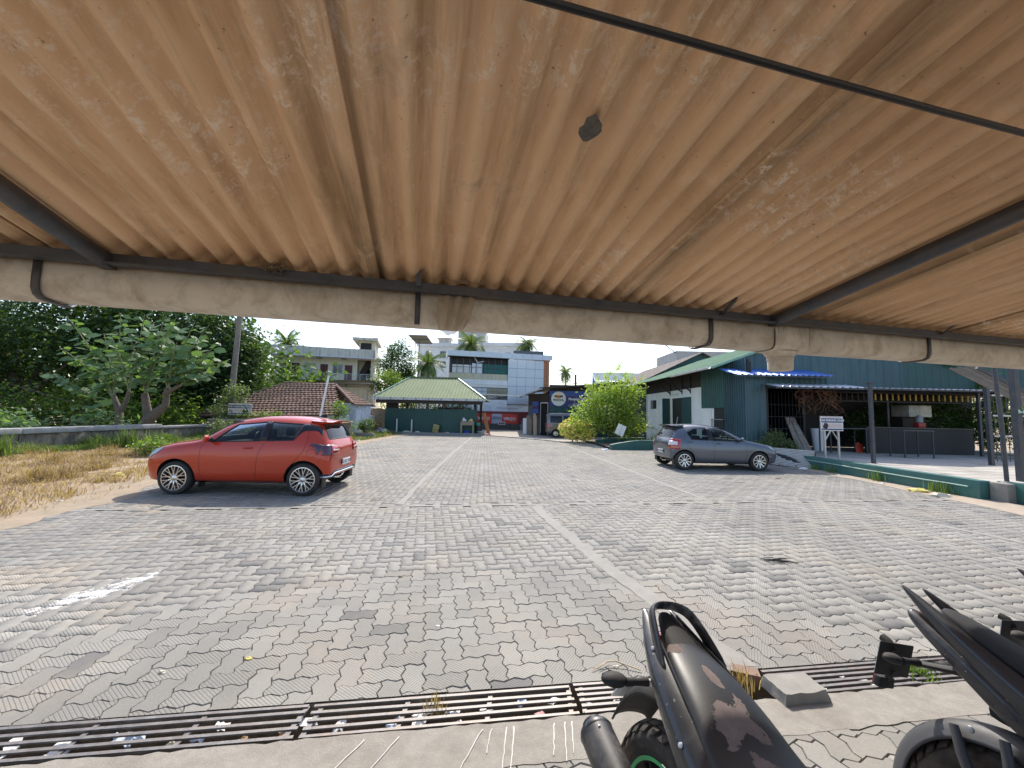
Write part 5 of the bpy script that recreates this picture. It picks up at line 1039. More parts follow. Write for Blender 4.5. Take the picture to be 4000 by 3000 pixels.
# pollarded shrub with big grey-green leaves: stump, shoots, each leaf its own blade
def big_leaf_mesh():
    out=[(0,0),(.10,.16),(.26,.20),(.24,.34),(.36,.42),(.28,.56),(.34,.66),(.2,.78),(.12,.92),(0,1.0)]; b=MB(); vs=[];n=len(out)
    for x,y in out: vs.append((0,y,-.16*y*y)); 
    for s_ in (-1,1):
        base=len(vs)
        for x,y in out: vs.append((s_*x,y,-.16*y*y+.10*abs(x)-.10*x*x*3))
    fs=[]
    for s_ in (0,1):
        o_=n+s_*n
        for k in range(n-1):
            q=(k,k+1,o_+k+1,o_+k); fs.append(q if s_ else q[::-1])
    b.add(vs,fs); return b.mesh('leaf',LF_BIG,60,fix=False)
BL=big_leaf_mesh()
def shoot_shrub(label,base,stumps,shoots,seed,limit):
    rg=random.Random(seed); o=empty('big_leaf_shrub',base,0,label,'shrub','pollarded big-leaved shrubs behind the wall'); b=MB(); items=[]
    for st in stumps: b.tube([V(p) for p in st[0]],st[1],9)
    b.build('stump',M_BARK,o,smooth=60); stem=mat('green_stem',(.20,.22,.13),.8,var=.2) if 'green_stem' not in bpy.data.materials else bpy.data.materials['green_stem']
    for p,q in shoots:
        p=V(p);q=V(q); mid=p.lerp(q,.5)+V((-(q.x-p.x)*.12,rg.uniform(-.2,.2),.25)); pts=[]
        for k in range(9):
            t=k/8; pts.append((p*(1-t)**2+mid*2*t*(1-t)+q*t*t))
        MB().tube(pts,[lerp(.045,.012,k/8) for k in range(9)],6).build('shoot',stem,o,smooth=60)
        Ln=(q-p).length; n_=int(Ln*9)
        for k in range(n_):
            t=.12+.88*k/n_; i=min(7,int(t*8)); c=pts[i].lerp(pts[i+1],t*8-i); a=k*2.4+rg.uniform(-.4,.4); el=rg.uniform(-.5,.35)
            d=V((math.cos(a)*math.cos(el),math.sin(a)*math.cos(el),math.sin(el))); s_=rg.uniform(.40,.64)*(1.0 if t<.85 else .65)
            x=d.cross(V((rg.gauss(0,.5),-.75+rg.gauss(0,.4),.75))).normalized(); z=x.cross(d); m=Matrix((x,d,z)).transposed().to_4x4()@Matrix.Scale(s_,4); m.translation=c+d*.06; items.append((0,m))
    pieces('leaf',[BL],items,o,limit,'leaves_rest')
Y_=19.3
shoot_shrub('big-leaved shrub with forked pale stump, left of the two pollarded shrubs',(-19.7,Y_,.1),[([(-19.5,Y_,.1),(-19.6,Y_,1.4),(-19.95,Y_,2.15)],[.2,.16,.1]),([(-19.6,Y_,1.3),(-19.3,Y_,1.9),(-19.2,Y_,2.4)],[.14,.1,.08])],
  [((-19.95,Y_,2.1),(-22.4,Y_-.3,6.1)),((-19.95,Y_,2.1),(-20.0,Y_,6.4)),((-19.2,Y_,2.4),(-18.6,Y_-.2,6.3)),((-19.2,Y_,2.4),(-19.7,Y_-.6,5.0)),((-20.4,Y_,1.6),(-22.7,Y_-.6,3.2)),((-20.2,Y_,1.3),(-21.3,Y_-.8,1.6)),((-19.9,Y_,2.2),(-21.3,Y_+.5,5.4)),((-20.0,Y_,2.1),(-23.4,Y_+.4,4.6))],11,150)
shoot_shrub('big-leaved shrub with thick sloping trunk, right of the two pollarded shrubs',(-18.3,Y_+.3,.1),[([(-19.0,Y_+.4,.1),(-18.3,Y_+.3,1.1),(-17.5,Y_+.2,1.75)],[.3,.25,.17]),([(-18.4,Y_+.3,1.1),(-18.6,Y_+.2,2.3)],[.2,.15]),([(-17.5,Y_+.2,1.7),(-17.3,Y_,2.6)],[.15,.12]),([(-17.4,Y_,2.3),(-16.6,Y_,2.8)],[.12,.08])],
  [((-18.6,Y_+.2,2.3),(-17.7,Y_,6.3)),((-18.5,Y_+.2,2.3),(-16.9,Y_-.3,6.1)),((-18.5,Y_+.2,2.2),(-18.9,Y_-.6,5.2)),((-17.3,Y_,2.6),(-16.2,Y_,6.0)),((-17.3,Y_,2.6),(-15.3,Y_-.2,5.8)),((-16.6,Y_,2.8),(-14.6,Y_-.3,4.9)),((-16.6,Y_,2.8),(-14.3,Y_,4.1)),((-16.7,Y_,2.7),(-14.7,Y_-.4,3.3)),((-17.2,Y_,2.6),(-16.4,Y_-.7,4.8)),((-17.3,Y_,2.6),(-17.6,Y_-.5,5.4)),((-16.8,Y_,2.8),(-15.6,Y_+.4,4.4))],12,150)
# trees behind the pavilion and round the buildings
tree('broad_tree','tall mid-green tree between the cream building and the solar panel','tree',(-12.6,42,0),[(-12.7,42,6.6,2.0,1.8,2.7),(-11.7,42,5.0,1.2,1.2,1.6),(-12.2,42,9.0,.8,.8,1.0)],260,34,.34,.22,LF_MID,.18,.45,20)
tree('broad_tree','low yellow-green tree left of the pavilion roof','tree',(-12.0,37.5,0),[(-12.2,37.5,4.2,1.5,1.2,1.5),(-10.9,37.5,3.4,1.2,1.0,1.1)],150,32,.3,.2,LF_LIGHT,.14,.4,21)
tree('broad_tree','pale hazy tree left of the cream building','tree',(-29.5,44,0),[(-29.5,44,6.5,2.4,2,2.6),(-28,42,3.6,2,1.6,2)],150,32,.4,.26,LF_FAR,.18,.4,22)
tree('broad_tree','dark low trees filling the gap behind the pavilion','tree',(-9.6,40,0),[(-9.8,40,2.2,1.8,1,1.6),(-6.0,39.3,1.9,2.2,.8,1.0)],120,30,.35,.22,LF_MID,.12,.4,23)
tree('leafy_bush','clipped round bush at the foot of the tiled house','bush',(-9.4,24.8,0),[(-9.3,24.8,.75,.55,.5,.45)],60,40,.12,.08,LF_MID,.04,.4,24)
tree('leafy_bush','straggly green weeds left of the clipped bush','bush',(-9.7,22.8,0),[(-10.0,22.7,.6,.8,.4,.6),(-10.6,22.6,.9,.5,.3,.5)],50,24,.2,.12,LF_LIGHT,.03,.4,25)
tree('leafy_bush','creeper sprouting over the broken edge of the tiled roof','bush',(-10.6,23.3,.9),[(-10.4,23.2,1.7,.5,.3,.5)],26,24,.18,.12,LF_LIGHT,.03,.4,26)
tree('leafy_bush','green twigs poking up behind the red car roof','bush',(-14.5,22.5,.9),[(-15,22.4,1.3,.9,.2,.2),(-13.6,22.4,1.25,.4,.2,.2)],26,20,.16,.12,LF_LIGHT,.02,.4,27)
# deep thicket behind the left trees, reads as one dark mass
rgf=np.random.default_rng(91); Pf=[]
for k in range(620):
    x=rgf.uniform(-56,-18.5); y=rgf.uniform(30,37)+max(0,(-30-x))*-.35; h=rgf.uniform(.2,7.5 if x<-21 else 4.5); Pf.append(np.array([x,y,h])+rgf.normal(size=(34,3))*np.array([1.1,.8,.8]))
v,f=leaf_quads(np.concatenate(Pf),.55,rgf,asp=.6); prop(link('thicket',mesh_np('thicket',v,f,leafm('leaf_thicket',(.05,.10,.035),(.14,.21,.07),.4))),'deep dark thicket closing the view behind the left trees','thicket',kind='stuff')
rgf=np.random.default_rng(92); Pf=[]
for k in range(420):
    x=rgf.uniform(-38,-17.8); y=rgf.uniform(21.5,24.5)+max(0,(-24-x))*-.45; h=rgf.uniform(.1,1.7); Pf.append(np.array([x,y,h])+rgf.normal(size=(22,3))*np.array([.4,.3,.28]))
v,f=leaf_quads(np.concatenate(Pf),.24,rgf,asp=.55); prop(link('undergrowth',mesh_np('undergrowth',v,f,leafm('leaf_under',(.03,.07,.015),(.20,.30,.05),.45))),'mixed green undergrowth behind the mossy boundary wall','undergrowth',kind='stuff')
# far wood closing the horizon
rgf=np.random.default_rng(55); Pf=[]
for k in range(520):
    a=rgf.uniform(-1.25,1.25); d=rgf.uniform(85,120); x=d*math.sin(a); y=d*math.cos(a); h=rgf.uniform(2,7)
    if abs(x)<14: h*=.5
    Pf.append(np.array([x,y,h])+rgf.normal(size=(36,3))*np.array([2.2,2.2,1.7]))
v,f=leaf_quads(np.concatenate(Pf),1.1,rgf); prop(link('distant_woodland',mesh_np('distant_woodland',v,f,LF_FAR)),'hazy belt of distant trees along the horizon','woodland',kind='stuff')
# coconut palms: trunk and separate fronds
LF_PALM=leafm('leaf_palm',(.06,.11,.03),(.15,.20,.06),.3); LF_PALMF=leafm('leaf_palm_far',(.10,.15,.07),(.18,.23,.11),.3)
def frond_mesh(L_,m,seed,droop):
    rg=np.random.default_rng(seed); b=MB(); n=26; pts=[]
    for k in range(n+1):
        t=k/n; pts.append(V((0,L_*(t-.12*droop*t*t),L_*(.42*t-.75*droop*t*t))))
    b.tube(pts[::2],[lerp(.035,.006,k/13) for k in range(14)],4)
    for k in range(2,n+1):
        t=k/n; p=pts[k]; ll=L_*.30*(math.sin(math.pi*min(1,.12+t*.86))**.7)+.05; d=(pts[min(n,k+1)]-pts[k-1]).normalized()
        for s_ in (-1,1):
            tip=p+V((s_*ll*.85,0,0))+d*ll*.45+V((0,0,-ll*(.35+.25*rg.random()))); wv=d*.05*L_/2.5
            b.add([p-wv,p+wv,tip],[(0,1,2)])
    return b.mesh('frond',m,0,fix=False)
FR=[frond_mesh(1,LF_PALM,1,.55),frond_mesh(1,LF_PALM,2,.85),frond_mesh(1,LF_PALM,3,1.15)]; FRF=[frond_mesh(1,LF_PALMF,4,.6),frond_mesh(1,LF_PALMF,5,1.0),frond_mesh(1,LF_PALMF,6,1.3)]
def palm(label,base,top,Lf,n,seed,fr=FR,tr=.14,upright=.0):
    rg=random.Random(seed); o=empty('coconut_palm',base,0,label,'palm','coconut palms'); base=V(base);top=V(top)
    MB().tube([base,base.lerp(top,.5)+V((.15,0,0)),top],[tr*1.2,tr,tr*.8],9).build('trunk',M_BARK,o,smooth=60)
    for k in range(n):
        a=k*2.399+rg.uniform(-.2,.2); el=lerp(1.05,-.75,(k/n)**.9)+upright; m=Matrix.Translation(top)@Matrix.Rotation(a,4,'Z')@Matrix.Rotation(el-.25,4,'X')@Matrix.Scale(Lf*rg.uniform(.85,1.1),4)
        link('frond',fr[min(2,int(3*k/n))],o,mtx=m)
palm('palm crown rising above the stained parapet of the cream building',(-28.6,48,0),(-28.5,48,9.9),2.4,17,1,upright=.25)
palm('nearest palm in front of the white building, left of the commercial block',(-8.6,39,0),(-8.6,39,6.6),2.2,20,2)
palm('palm against the white stair tower above the commercial block',(-6.1,56,0),(-6.1,56,11.7),2.9,24,3)
palm('ragged palm behind the right roof edge of the commercial block',(2.2,58,0),(2.2,58,12.4),2.3,22,4,upright=-.25)
palm('small distant palm alone in the sky above the banner shed',(10.4,75,0),(10.4,75,9.9),2.3,20,5,FRF)
palm('low palm fronds left of the cream building railing',(-29.5,41,0),(-28.0,40.8,6.2),2.2,12,6)
# dead pole and twig behind banner shed
MB_=MB().bar((7.5,45,0),(7.45,45,6.4),.22).tube([(7.5,45,5.2),(6.9,45,5.6),(6.2,45,6.0)],.04,5).tube([(7.5,45,5.3),(8.2,45,5.8),(8.6,45,6.0)],.04,5); prop(MB_.build('bare_post',M_BARK),'dark bare post with stubby arms behind the banner shed','post')
# cassia bush with yellow flowers by the planter
tree('flowering_bush','big bright yellow-green bush beside the banner shed and van','bush',(5.9,23.4,.1),[(5.9,23.4,2.1,1.75,1.3,1.5),(6.9,23.6,3.2,1.0,.9,.9),(4.7,23.2,1.5,1.1,.9,1.1),(7.0,22.8,1.2,1.1,.8,.8)],360,26,.22,.19,LF_BUSH,.08,.3,30,asp=.42,limbs=30)
tree('flowering_bush','smaller bush covered in yellow flowers in front of the van','bush',(3.9,24.6,.05),[(3.9,24.6,.75,.75,.6,.6),(4.5,24.3,.6,.6,.5,.5)],110,26,.14,.11,LF_BUSH,.04,.3,31)
rgf=np.random.default_rng(77); cl,P=clump_points([(3.9,24.5,.8,.85,.65,.65),(4.6,24.0,.6,.6,.5,.5),(4.2,24.0,.7,.9,.6,.6)],330,7,.05,rgf,.95); v,f=leaf_quads(P,.125,rgf,asp=.8)
prop(link('yellow_flowers',mesh_np('yellow_flowers',v,f,flat('flower_yellow',(.85,.74,.22),.6)),bpy.data.objects['flowering_bush.001']),kind='stuff')
# sprigs sticking up out of the bush: pinnate leaves
b=MB()
for k in range(26):
    p=V((random.uniform(4.6,7.6),random.uniform(22.8,23.8),0)); p.z=2.6+1.5*max(0,1-abs(p.x-6.6)/2.2)+random.uniform(-.2,.5); d=V((random.gauss(0,.4),random.gauss(0,.3),1)).normalized()
    for q in range(9):
        c=p+d*q*.07; 
        for s_ in (-1,1): x=V((s_,.3,.25)).normalized(); b.add([c,c+x*.08+d*.03,c+x*.15+d*.05,c+x*.08-d*.02],[(0,1,2,3)])
prop(b.build('sprigs',LF_BUSH,bpy.data.objects['flowering_bush'],smooth=0,fix=False),kind='stuff')
# spiky snake plants by the white wall
def blades(name,label,pts,n,h,w,m,seed,spread=.25,parent=None,cat='plant',group=None):
    rg=np.random.default_rng(seed); c=np.array(pts)[rg.integers(0,len(pts),n)]; base=c+np.c_[rg.normal(size=(n,2))*spread,np.zeros(n)]; hh=h*rg.uniform(.5,1.15,n); a=rg.uniform(0,6.28,n); ln=rg.uniform(.05,.5,n)*hh; d=np.c_[np.cos(a),np.sin(a),np.zeros(n)]; s=np.c_[-np.sin(a),np.cos(a),np.zeros(n)]*w/2
    mid=base+d*ln[:,None]*.35+np.c_[np.zeros((n,2)),hh*.6]; tip=base+d*ln[:,None]+np.c_[np.zeros((n,2)),hh]
    v=np.stack([base-s,base+s,mid+s*.8,mid-s*.8,tip],1).reshape(-1,3); i=np.arange(n)[:,None]*5; f=np.concatenate([i+np.array([[0,1,2]]),i+np.array([[0,2,3]]),i+np.array([[3,2,4]])]); me=mesh_np(name,v,f,m)
    return prop(link(name,me,parent),label,cat,group)
blades('snake_plants','row of dark spiky plants at the foot of the white wall',[(7.9,20.9,.1),(8.4,21.0,.1),(8.9,21.1,.1)],130,.75,.06,LF_DARK,1,.22)
tree('leafy_bush','feathery pale green plant behind the grey car bonnet','plant',(10.2,15.1,.05),[(10.25,15.1,.85,.42,.25,.4),(10.75,15.0,.65,.4,.25,.25),(9.8,15.15,.7,.16,.14,.25)],110,26,.10,.07,LF_GREY,.02,.3,33)
# ivy hedge behind the counter
tree('ivy_hedge','dense green ivy hedge behind and right of the black counter','hedge',(19.5,18.3,.36),[(18.2,18.3,1.6,1.2,.4,1.2),(20,17.9,1.7,1.4,.5,1.25),(21.6,17.4,1.7,1.2,.5,1.3),(16.9,18.6,1.5,.8,.3,1.0),(23.2,16.6,1.7,1.3,.6,1.4),(25,15.6,1.8,1.4,.6,1.5),(27,14.6,1.9,1.4,.7,1.6)],1300,26,.14,.13,LF_MID,0,.3,34)
tree('ivy_hedge','creeper climbing the dark green upper wall at right','creeper',(20.4,16.3,2.0),[(20.2,16.3,3.4,.35,.12,.6),(20.6,16.2,2.6,.5,.2,.4)],70,20,.1,.10,LF_LIGHT,0,.3,35)
# dead brown vine hanging in the dark opening
b=MB()
for k in range(34):
    p=V((random.uniform(11.4,13.0),15.4,2.9)); pts=[p]
    for q in range(random.randint(4,9)): p=p+V((random.gauss(0,.14),random.gauss(0,.05),-random.uniform(.02,.2))); pts.append(p)
    b.tube(pts,.008,4)
prop(b.build('dead_vine',mat('dead_vine',(.19,.085,.045),.95,var=.3)),'tangled dead brown vine hanging under the small awning','vine')
# ---- grasses
M_DRYG=leafm('dry_grass',(.20,.125,.07),(.54,.41,.28),.3,.8,.2); M_GRNG=leafm('green_grass',(.06,.12,.03),(.20,.26,.08),.35,.7,.2)
verge=[(-7.0,5.6),(-7.35,7.0),(-8.1,8.8),(-9.1,12),(-8.7,16),(-8.2,20),(-8.0,25),(-8.0,29.5),(-10.5,29.5),(-17.1,22),(-17.1,4.5),(-9.2,4.3)]
b=MB(); b.add([(x,y,-.02) for x,y in verge],[tuple(range(len(verge)))]); prop(b.build('verge',M_DIRT,smooth=0),kind='structure')
def grass_field(name,label,n,poly,h,m,seed,dens,w=.012):
    rg=np.random.default_rng(seed); xs=[p[0] for p in poly]; ys=[p[1] for p in poly]; B_=[]
    while len(B_)<n:
        x=rg.uniform(min(xs),max(xs)); y=rg.uniform(min(ys),max(ys))
        if inside((x,y),poly) and rg.random()<dens(x,y): B_.append((x,y,-.02))
    base=np.array(B_); n=len(base); big=np.array([.45+1.5*max(0,noise.noise((p[0]*.8,p[1]*.8,3))) for p in B_]); hh=h*rg.uniform(.4,1.2,n)*big; a=rg.uniform(0,6.28,n); ln=rg.uniform(.3,2.0,n)*hh; d=np.c_[np.cos(a),np.sin(a),np.zeros(n)]; s=np.c_[-np.sin(a),np.cos(a),np.zeros(n)]*w/2
    mid=base+d*ln[:,None]*.4+np.c_[np.zeros((n,2)),hh*.7]; tip=base+d*ln[:,None]+np.c_[np.zeros((n,2)),hh*.8]
    v=np.stack([base-s,base+s,mid+s*.7,mid-s*.7,tip],1).reshape(-1,3); i=np.arange(n)[:,None]*5; f=np.concatenate([i+np.array([[0,1,2]]),i+np.array([[0,2,3]]),i+np.array([[3,2,4]])])
    return prop(link(name,mesh_np(name,v,f,m)),label,'grass',kind='stuff')
def edge_d(x,y): return np.interp(y,[4.3,5.6,7,8.8,12,16,20,25,29.5],[-9.2,-7.2,-7.4,-8.1,-9.1,-8.7,-8.2,-8.0,-8.0])-x
grass_field('dry_grass','straw-coloured dry grass verge left of the red car',70000,verge,.19,M_DRYG,1,lambda x,y: max(0,min(1,.1+edge_d(x,y)*.8))*(.25+.75*(noise.noise((x*.9,y*.9,0))>-.25)),.013)
grass_field('dry_tufts','taller brown dry tufts standing out of the verge grass',14000,verge,.42,leafm('dry_tuft',(.17,.105,.055),(.42,.31,.19),.3,.8,.2),9,lambda x,y: (1.0 if noise.noise((x*1.3,y*1.3,21))>.28 else 0)*max(0,min(1,edge_d(x,y)*.7)),.014)
grass_field('green_weeds','green grass and weeds along the boundary wall',6500,[(-17.1,9),(-15.9,10),(-15.6,15),(-14.8,21.8),(-17.1,21.8)],.55,M_GRNG,2,lambda x,y: max(0,noise.noise((x*.7,y*.7,9))+.35),.02)
grass_field('green_weeds','green weeds scattered among the litter near the pavilion',2600,[(-9.8,21.5),(-8.3,22),(-8.2,29),(-10.5,29.3)],.45,M_GRNG,3,lambda x,y: max(0,noise.noise((x,y,4))+.3),.02)
for i,(x,y) in enumerate([(-13.2,14.3),(-15.8,12.0),(-15.2,15.5)]):
    blades('grass_clump','yellow-green spiky grass clump on the dry verge, %s'%['right of the three near the red car','leftmost of the three','middle of the three'][i],[(x,y,0)],110,.8,.03,M_GRNG,40+i,.16,group='grass clumps')
tree('leafy_bush','small yellow-green weed bush in front of the red car bonnet','bush',(-12.4,13.2,0),[(-12.4,13.4,.28,.6,.35,.26),(-11.7,13.2,.2,.35,.25,.16)],44,20,.12,.10,LF_LIGHT,.02,.3,36)
tree('leafy_bush','pale weeds growing against the wall behind the red car windscreen','bush',(-14.3,19.5,0),[(-14.6,19.5,.7,.5,.3,.6),(-13.6,19.6,.5,.4,.3,.4)],50,22,.16,.12,LF_GREY,.02,.3,37)
tree('leafy_bush','rust-brown dry shrub left of the green fence','bush',(-10.2,28.3,0),[(-10.0,28.2,.6,.65,.4,.5)],70,26,.14,.09,leafm('leaf_rust',(.22,.12,.05),(.36,.22,.10),.3),.03,.3,38)
for i,(x,y,s_) in enumerate([(10.38,12.6,.25),(10.42,11.1,.35),(10.4,9.6,.25),(10.42,9.3,.28),(10.4,13.3,.2)]):
    blades('weed_tuft','weed tuft growing at the foot of the green wall, number %s counted from the block pole'%['three','two','nearest but one','nearest','four'][i] if False else 'weed tuft at the foot of the green wall, %s'%['fourth from the block pole','the tallest, midway along','second from the block pole','nearest to the block pole','farthest from the block pole'][i],[(x,y,0)],40,s_*1.1,.014,M_GRNG,60+i,.09,group='weed tufts along the wall')
blades('weed_tuft','dry straw tuft growing out of the centre drain grating',[dp(-.42,.04,-.05)],46,.10,.006,M_DRYG,70,.03)
blades('weed_tuft','dead yellow grass by the concrete block in the drain gap',[dp(1.58,.06,-.04),dp(1.5,.02,-.06)],80,.12,.006,M_DRYG,71,.05)
blades('weed_tuft','small green weeds in the drain under the second motorbike',[dp(2.85,.0,-.06)],170,.09,.014,M_GRNG,72,.045)
# ---------------------------------------------------------------- cars
def paint(name,c,flake=0.0):
    m,nt,ns,ls,bs=nodes(name); tc=ns.new('ShaderNodeTexCoord'); n1=noisen(ns,ls,tc.outputs['Object'],1.2,4)
    ls.new(ramp(ns,ls,n1,[(.3,tuple(x*.92 for x in c)),(.7,c)]),bs.inputs['Base Color']); bs.inputs['Metallic'].default_value=flake; bs.inputs['Roughness'].default_value=.28
    bs.inputs['Coat Weight'].default_value=.6; bs.inputs['Coat Roughness'].default_value=.04
    # thin road dust towards the sills
    return m
M_TYRE=mat('tyre_rubber',(.022,.021,.020),.85,var=.25,scale=20,dirt=(.09,.075,.06),dirt_amt=.35,dirt_scale=6)
M_BLKPL=flat('black_plastic',(.012,.012,.013),.45); M_GLOSSB=flat('gloss_black',(.006,.006,.008),.08); M_INT=flat('car_interior',(.035,.033,.034),.85); M_SEAT=flat('seat_fabric',(.05,.05,.055),.9); M_SEATB=flat('seat_beige',(.16,.14,.12),.9)
M_ALLOY=flat('alloy_silver',(.62,.62,.63),.25,.9); M_ALLOYD=flat('alloy_dark',(.04,.04,.045),.35,.6); M_CHROME=flat('chrome',(.75,.75,.76),.12,1.0)
M_CGLASS=glassm('car_glass',(.52,.60,.60),.01,.86); M_CGLASSD=glassm('car_glass_rear',(.30,.36,.38),.01,.70)
M_TAIL=flat('tail_red',(.42,.010,.012),.12,coat=1); M_TAILD=flat('tail_dark',(.06,.006,.02),.1,coat=1); M_TAILW=flat('tail_clear',(.72,.66,.66),.15,coat=1); M_AMBER=flat('tail_amber',(.5,.13,.02),.15,coat=1); M_HEAD=flat('headlamp',(.42,.46,.50),.08,.4); M_PLATE=flat('plate_white',(.75,.75,.74),.4); M_PLINK=flat('plate_ink',(.02,.02,.025),.5)
def ringpts(s, ins=0.0, zbf=None):
    x,zb,wS,w,zM,wSh,zSh,wR,zR,zT=s; i=ins
    if zbf is not None: zb=zbf
    return [(x,0,zb),(x,(wS-i)*.6,zb),(x,wS-i-.03,zb+.01),(x,wS-i+.0,zb+.09),(x,w-i,max(zM,zb+.15)),(x,wSh-i,max(zSh-i*.3,zb+.25)),(x,wR-i*.9,zR-i),(x,(wR-i*.9)*.55,zT-i-.012),(x,0,zT-i)]
def loft_body(sts, ins=0.0, zbf=None):
    vs=[];idx=[]
    for s in sts:
        h=ringpts(s,ins,zbf); L_=[];R_=[]
        for k,p in enumerate(h):
            vs.append(p); L_.append(len(vs)-1)
            if 0<k<8: vs.append((p[0],-p[1],p[2])); R_.append(len(vs)-1)
            else: R_.append(len(vs)-1)
        idx.append((L_,R_))
    fs=[]
    for (l0,r0),(l1,r1) in zip(idx,idx[1:]):
        for k in range(8): fs.append((l0[k],l0[k+1],l1[k+1],l1[k])); fs.append((r0[k+1],r0[k],r1[k],r1[k+1]))
    for (l,r_),fl in ((idx[0],0),(idx[-1],1)):
        for k in range(8):
            q=[l[k],r_[k],r_[k+1],l[k+1]]; q=list(dict.fromkeys(q)); fs.append(tuple(q[::-1] if fl else q))
    me=bpy.data.meshes.new('body'); me.from_pydata(vs,[],fs)
    bm=bmesh.new(); bm.from_mesh(me); bmesh.ops.recalc_face_normals(bm,faces=bm.faces[:]); bm.to_mesh(me); bm.free(); return me
def eval_mesh(o):
    dg=bpy.context.evaluated_depsgraph_get(); dg.update(); me=bpy.data.meshes.new_from_object(o.evaluated_get(dg)); return me
def tmp(me,mats=()):
    o=bpy.data.objects.new('tmp',me); C.objects.link(o)
    for m in mats: me.materials.append(m)
    return o
def resample(pts,n):
    xs=[p[0] for p in pts]; return pts
class Car:
    def __init__(s,name,label,cat,loc,rz,sts,paint_,ax,tr,arch,group='parked cars'):
        s.o=empty(name,loc,rz,label,cat,group); s.paint=paint_; s.sts=sts; s.ax=ax; s.tr=tr; s.arch=arch
        cage=tmp(loft_body(sts)); subsurf(cage,3); solid=eval_mesh(cage); bpy.data.objects.remove(cage)
        s.solid=solid; bm=bmesh.new(); bm.from_mesh(solid); s.bvh=BVHTree.FromBMesh(bm); bm.free(); s.cut=[]
    def side(s,x,z,sd,off=0.0):
        h=s.bvh.ray_cast(V((x,sd*3,z)),V((0,-sd,0)))
        if h[0] is None: return V((x,sd*.5,z))
        return h[0]+h[1]*off
    def rad(s,xc,a,z,off=0.0):
        d=V((math.cos(a),math.sin(a),0)); h=s.bvh.ray_cast(V((xc,0,z))+d*4,-d)
        if h[0] is None: return V((xc,0,z))+d
        return h[0]+h[1]*off
    def add(s,b,name,m,parent=None,smooth=40,fix=False):
        me=b.mesh(name,m,smooth,fix=fix); return link(name,me,parent or s.o,True)
    def window(s,bot,top,glass,name='side_window',inset=-.012):
        """bot/top: lists of (x,z); cuts both sides and fits panes"""
        poly=bot+top[::-1]; b=MB(); b.prism([(x,-1.4,z) for x,z in poly],(0,2.8,0)); s.cut.append(b)
        n=14; bx=[p[0] for p in bot]; bz=[p[1] for p in bot]; tx=[p[0] for p in top]; tz=[p[1] for p in top]
        for sd in (1,-1):
            P=[]
            for i in range(n+1):
                t=i/n; xb=np.interp(t,np.linspace(0,1,len(bot)),bx); zb=np.interp(t,np.linspace(0,1,len(bot)),bz); xt=np.interp(t,np.linspace(0,1,len(top)),tx); zt=np.interp(t,np.linspace(0,1,len(top)),tz)
                P.append([s.side(lerp(xb,xt,j/6),lerp(zb,zt,j/6),sd,inset) for j in range(7)])
            s.add(MB().grid(P),name,glass)
            # black rubber surround
            loop=[r_[0] for r_ in P]+P[-1][1:]+[r_[-1] for r_ in P[::-1]][1:]+P[0][::-1][1:]
            s.add(MB().tube([p+V((0,sd*.010,0)) for p in loop],.011,5,caps=False),'window_seal',M_BLKPL)
    def endglass(s,front,z0,z1,y0,y1,glass,name,x0,x1):
        poly=[(-y0,z0),(y0,z0),(y1,z1),(-y1,z1)]; b=MB(); b.prism([(x0,y,z) for y,z in poly],(x1-x0,0,0)); s.cut.append(b); P=[]
        d=1 if front else -1
        for i in range(13):
            t=i/12*2-1; row=[]
            for j in range(7):
                z=lerp(z0,z1,j/6); y=lerp(y0,y1,j/6)*t; h=s.bvh.ray_cast(V((d*4,y*1.0,z)),V((-d,0,0))); row.append((h[0]-V((d*.012,0,0))) if h[0] else V((x0,y,z)))
            P.append(row)
        s.add(MB().grid(P),name,glass); loop=[r_[0] for r_ in P]+P[-1][1:]+[r_[-1] for r_ in P[::-1]][1:]+P[0][::-1][1:]
        s.add(MB().tube([p+V((d*.008,0,0)) for p in loop],.012,5,caps=False),'window_seal',M_BLKPL)
    def finish(s,cav,floor=.42):
        o=tmp(s.solid,[s.paint,M_INT,M_BLKPL]); tools=[]
        inner=tmp(loft_body(cav,.05,floor)); subsurf(inner,2); im=eval_mesh(inner); bpy.data.objects.remove(inner); tools.append((im,1))
        for b in s.cut: tools.append((b.mesh('c',M_INT,0,fix=True),1 if False else 2))
        for x in s.ax:
            for sd in (1,-1):
                b=MB(); b.lathe([(0,0),(s.arch,0),(s.arch,.9),(0,.9)],40,frame((x,sd*(s.tr-.24),s.wz),(1,0,0),(0,sd,0))); tools.append((b.mesh('c',M_INT,0,fix=True),2))
        ts=[]
        for me,mi in tools:
            me.materials.clear(); [me.materials.append(q) for q in (s.paint,M_INT,M_BLKPL)]; me.polygons.foreach_set('material_index',[mi]*len(me.polygons))
            t=tmp(me); ts.append(t); md=o.modifiers.new('b','BOOLEAN'); md.operation='DIFFERENCE'; md.solver='EXACT'; md.object=t
        me=eval_mesh(o); me.name='body'; bpy.data.objects.remove(o)
        for t in ts: bpy.data.objects.remove(t)
        me.polygons.foreach_set('use_smooth',[True]*len(me.polygons)); me.set_sharp_from_angle(angle=R(38)); link('body',me,s.o,True)
        # seats, dash, steering wheel
        for x,w in ((.0,.2),(-.75,.2)):
            for y in (-.36,.36):
                st=s.add(MB().cbox(x-.25,x+.25,y-w,y+w,.42,.58,.05).cbox(x-.33,x-.18,y-w,y+w,.52,1.06,.06),'seat',s.seatm,fix=True); s.add(MB().cbox(x-.36,x-.25,y-.12,y+.12,1.09,1.28,.045),'headrest',s.seatm,st,fix=True)
        s.add(MB().cbox(.42,.80,-.68,.68,.72,.99,.05),'dashboard',M_INT,fix=True)
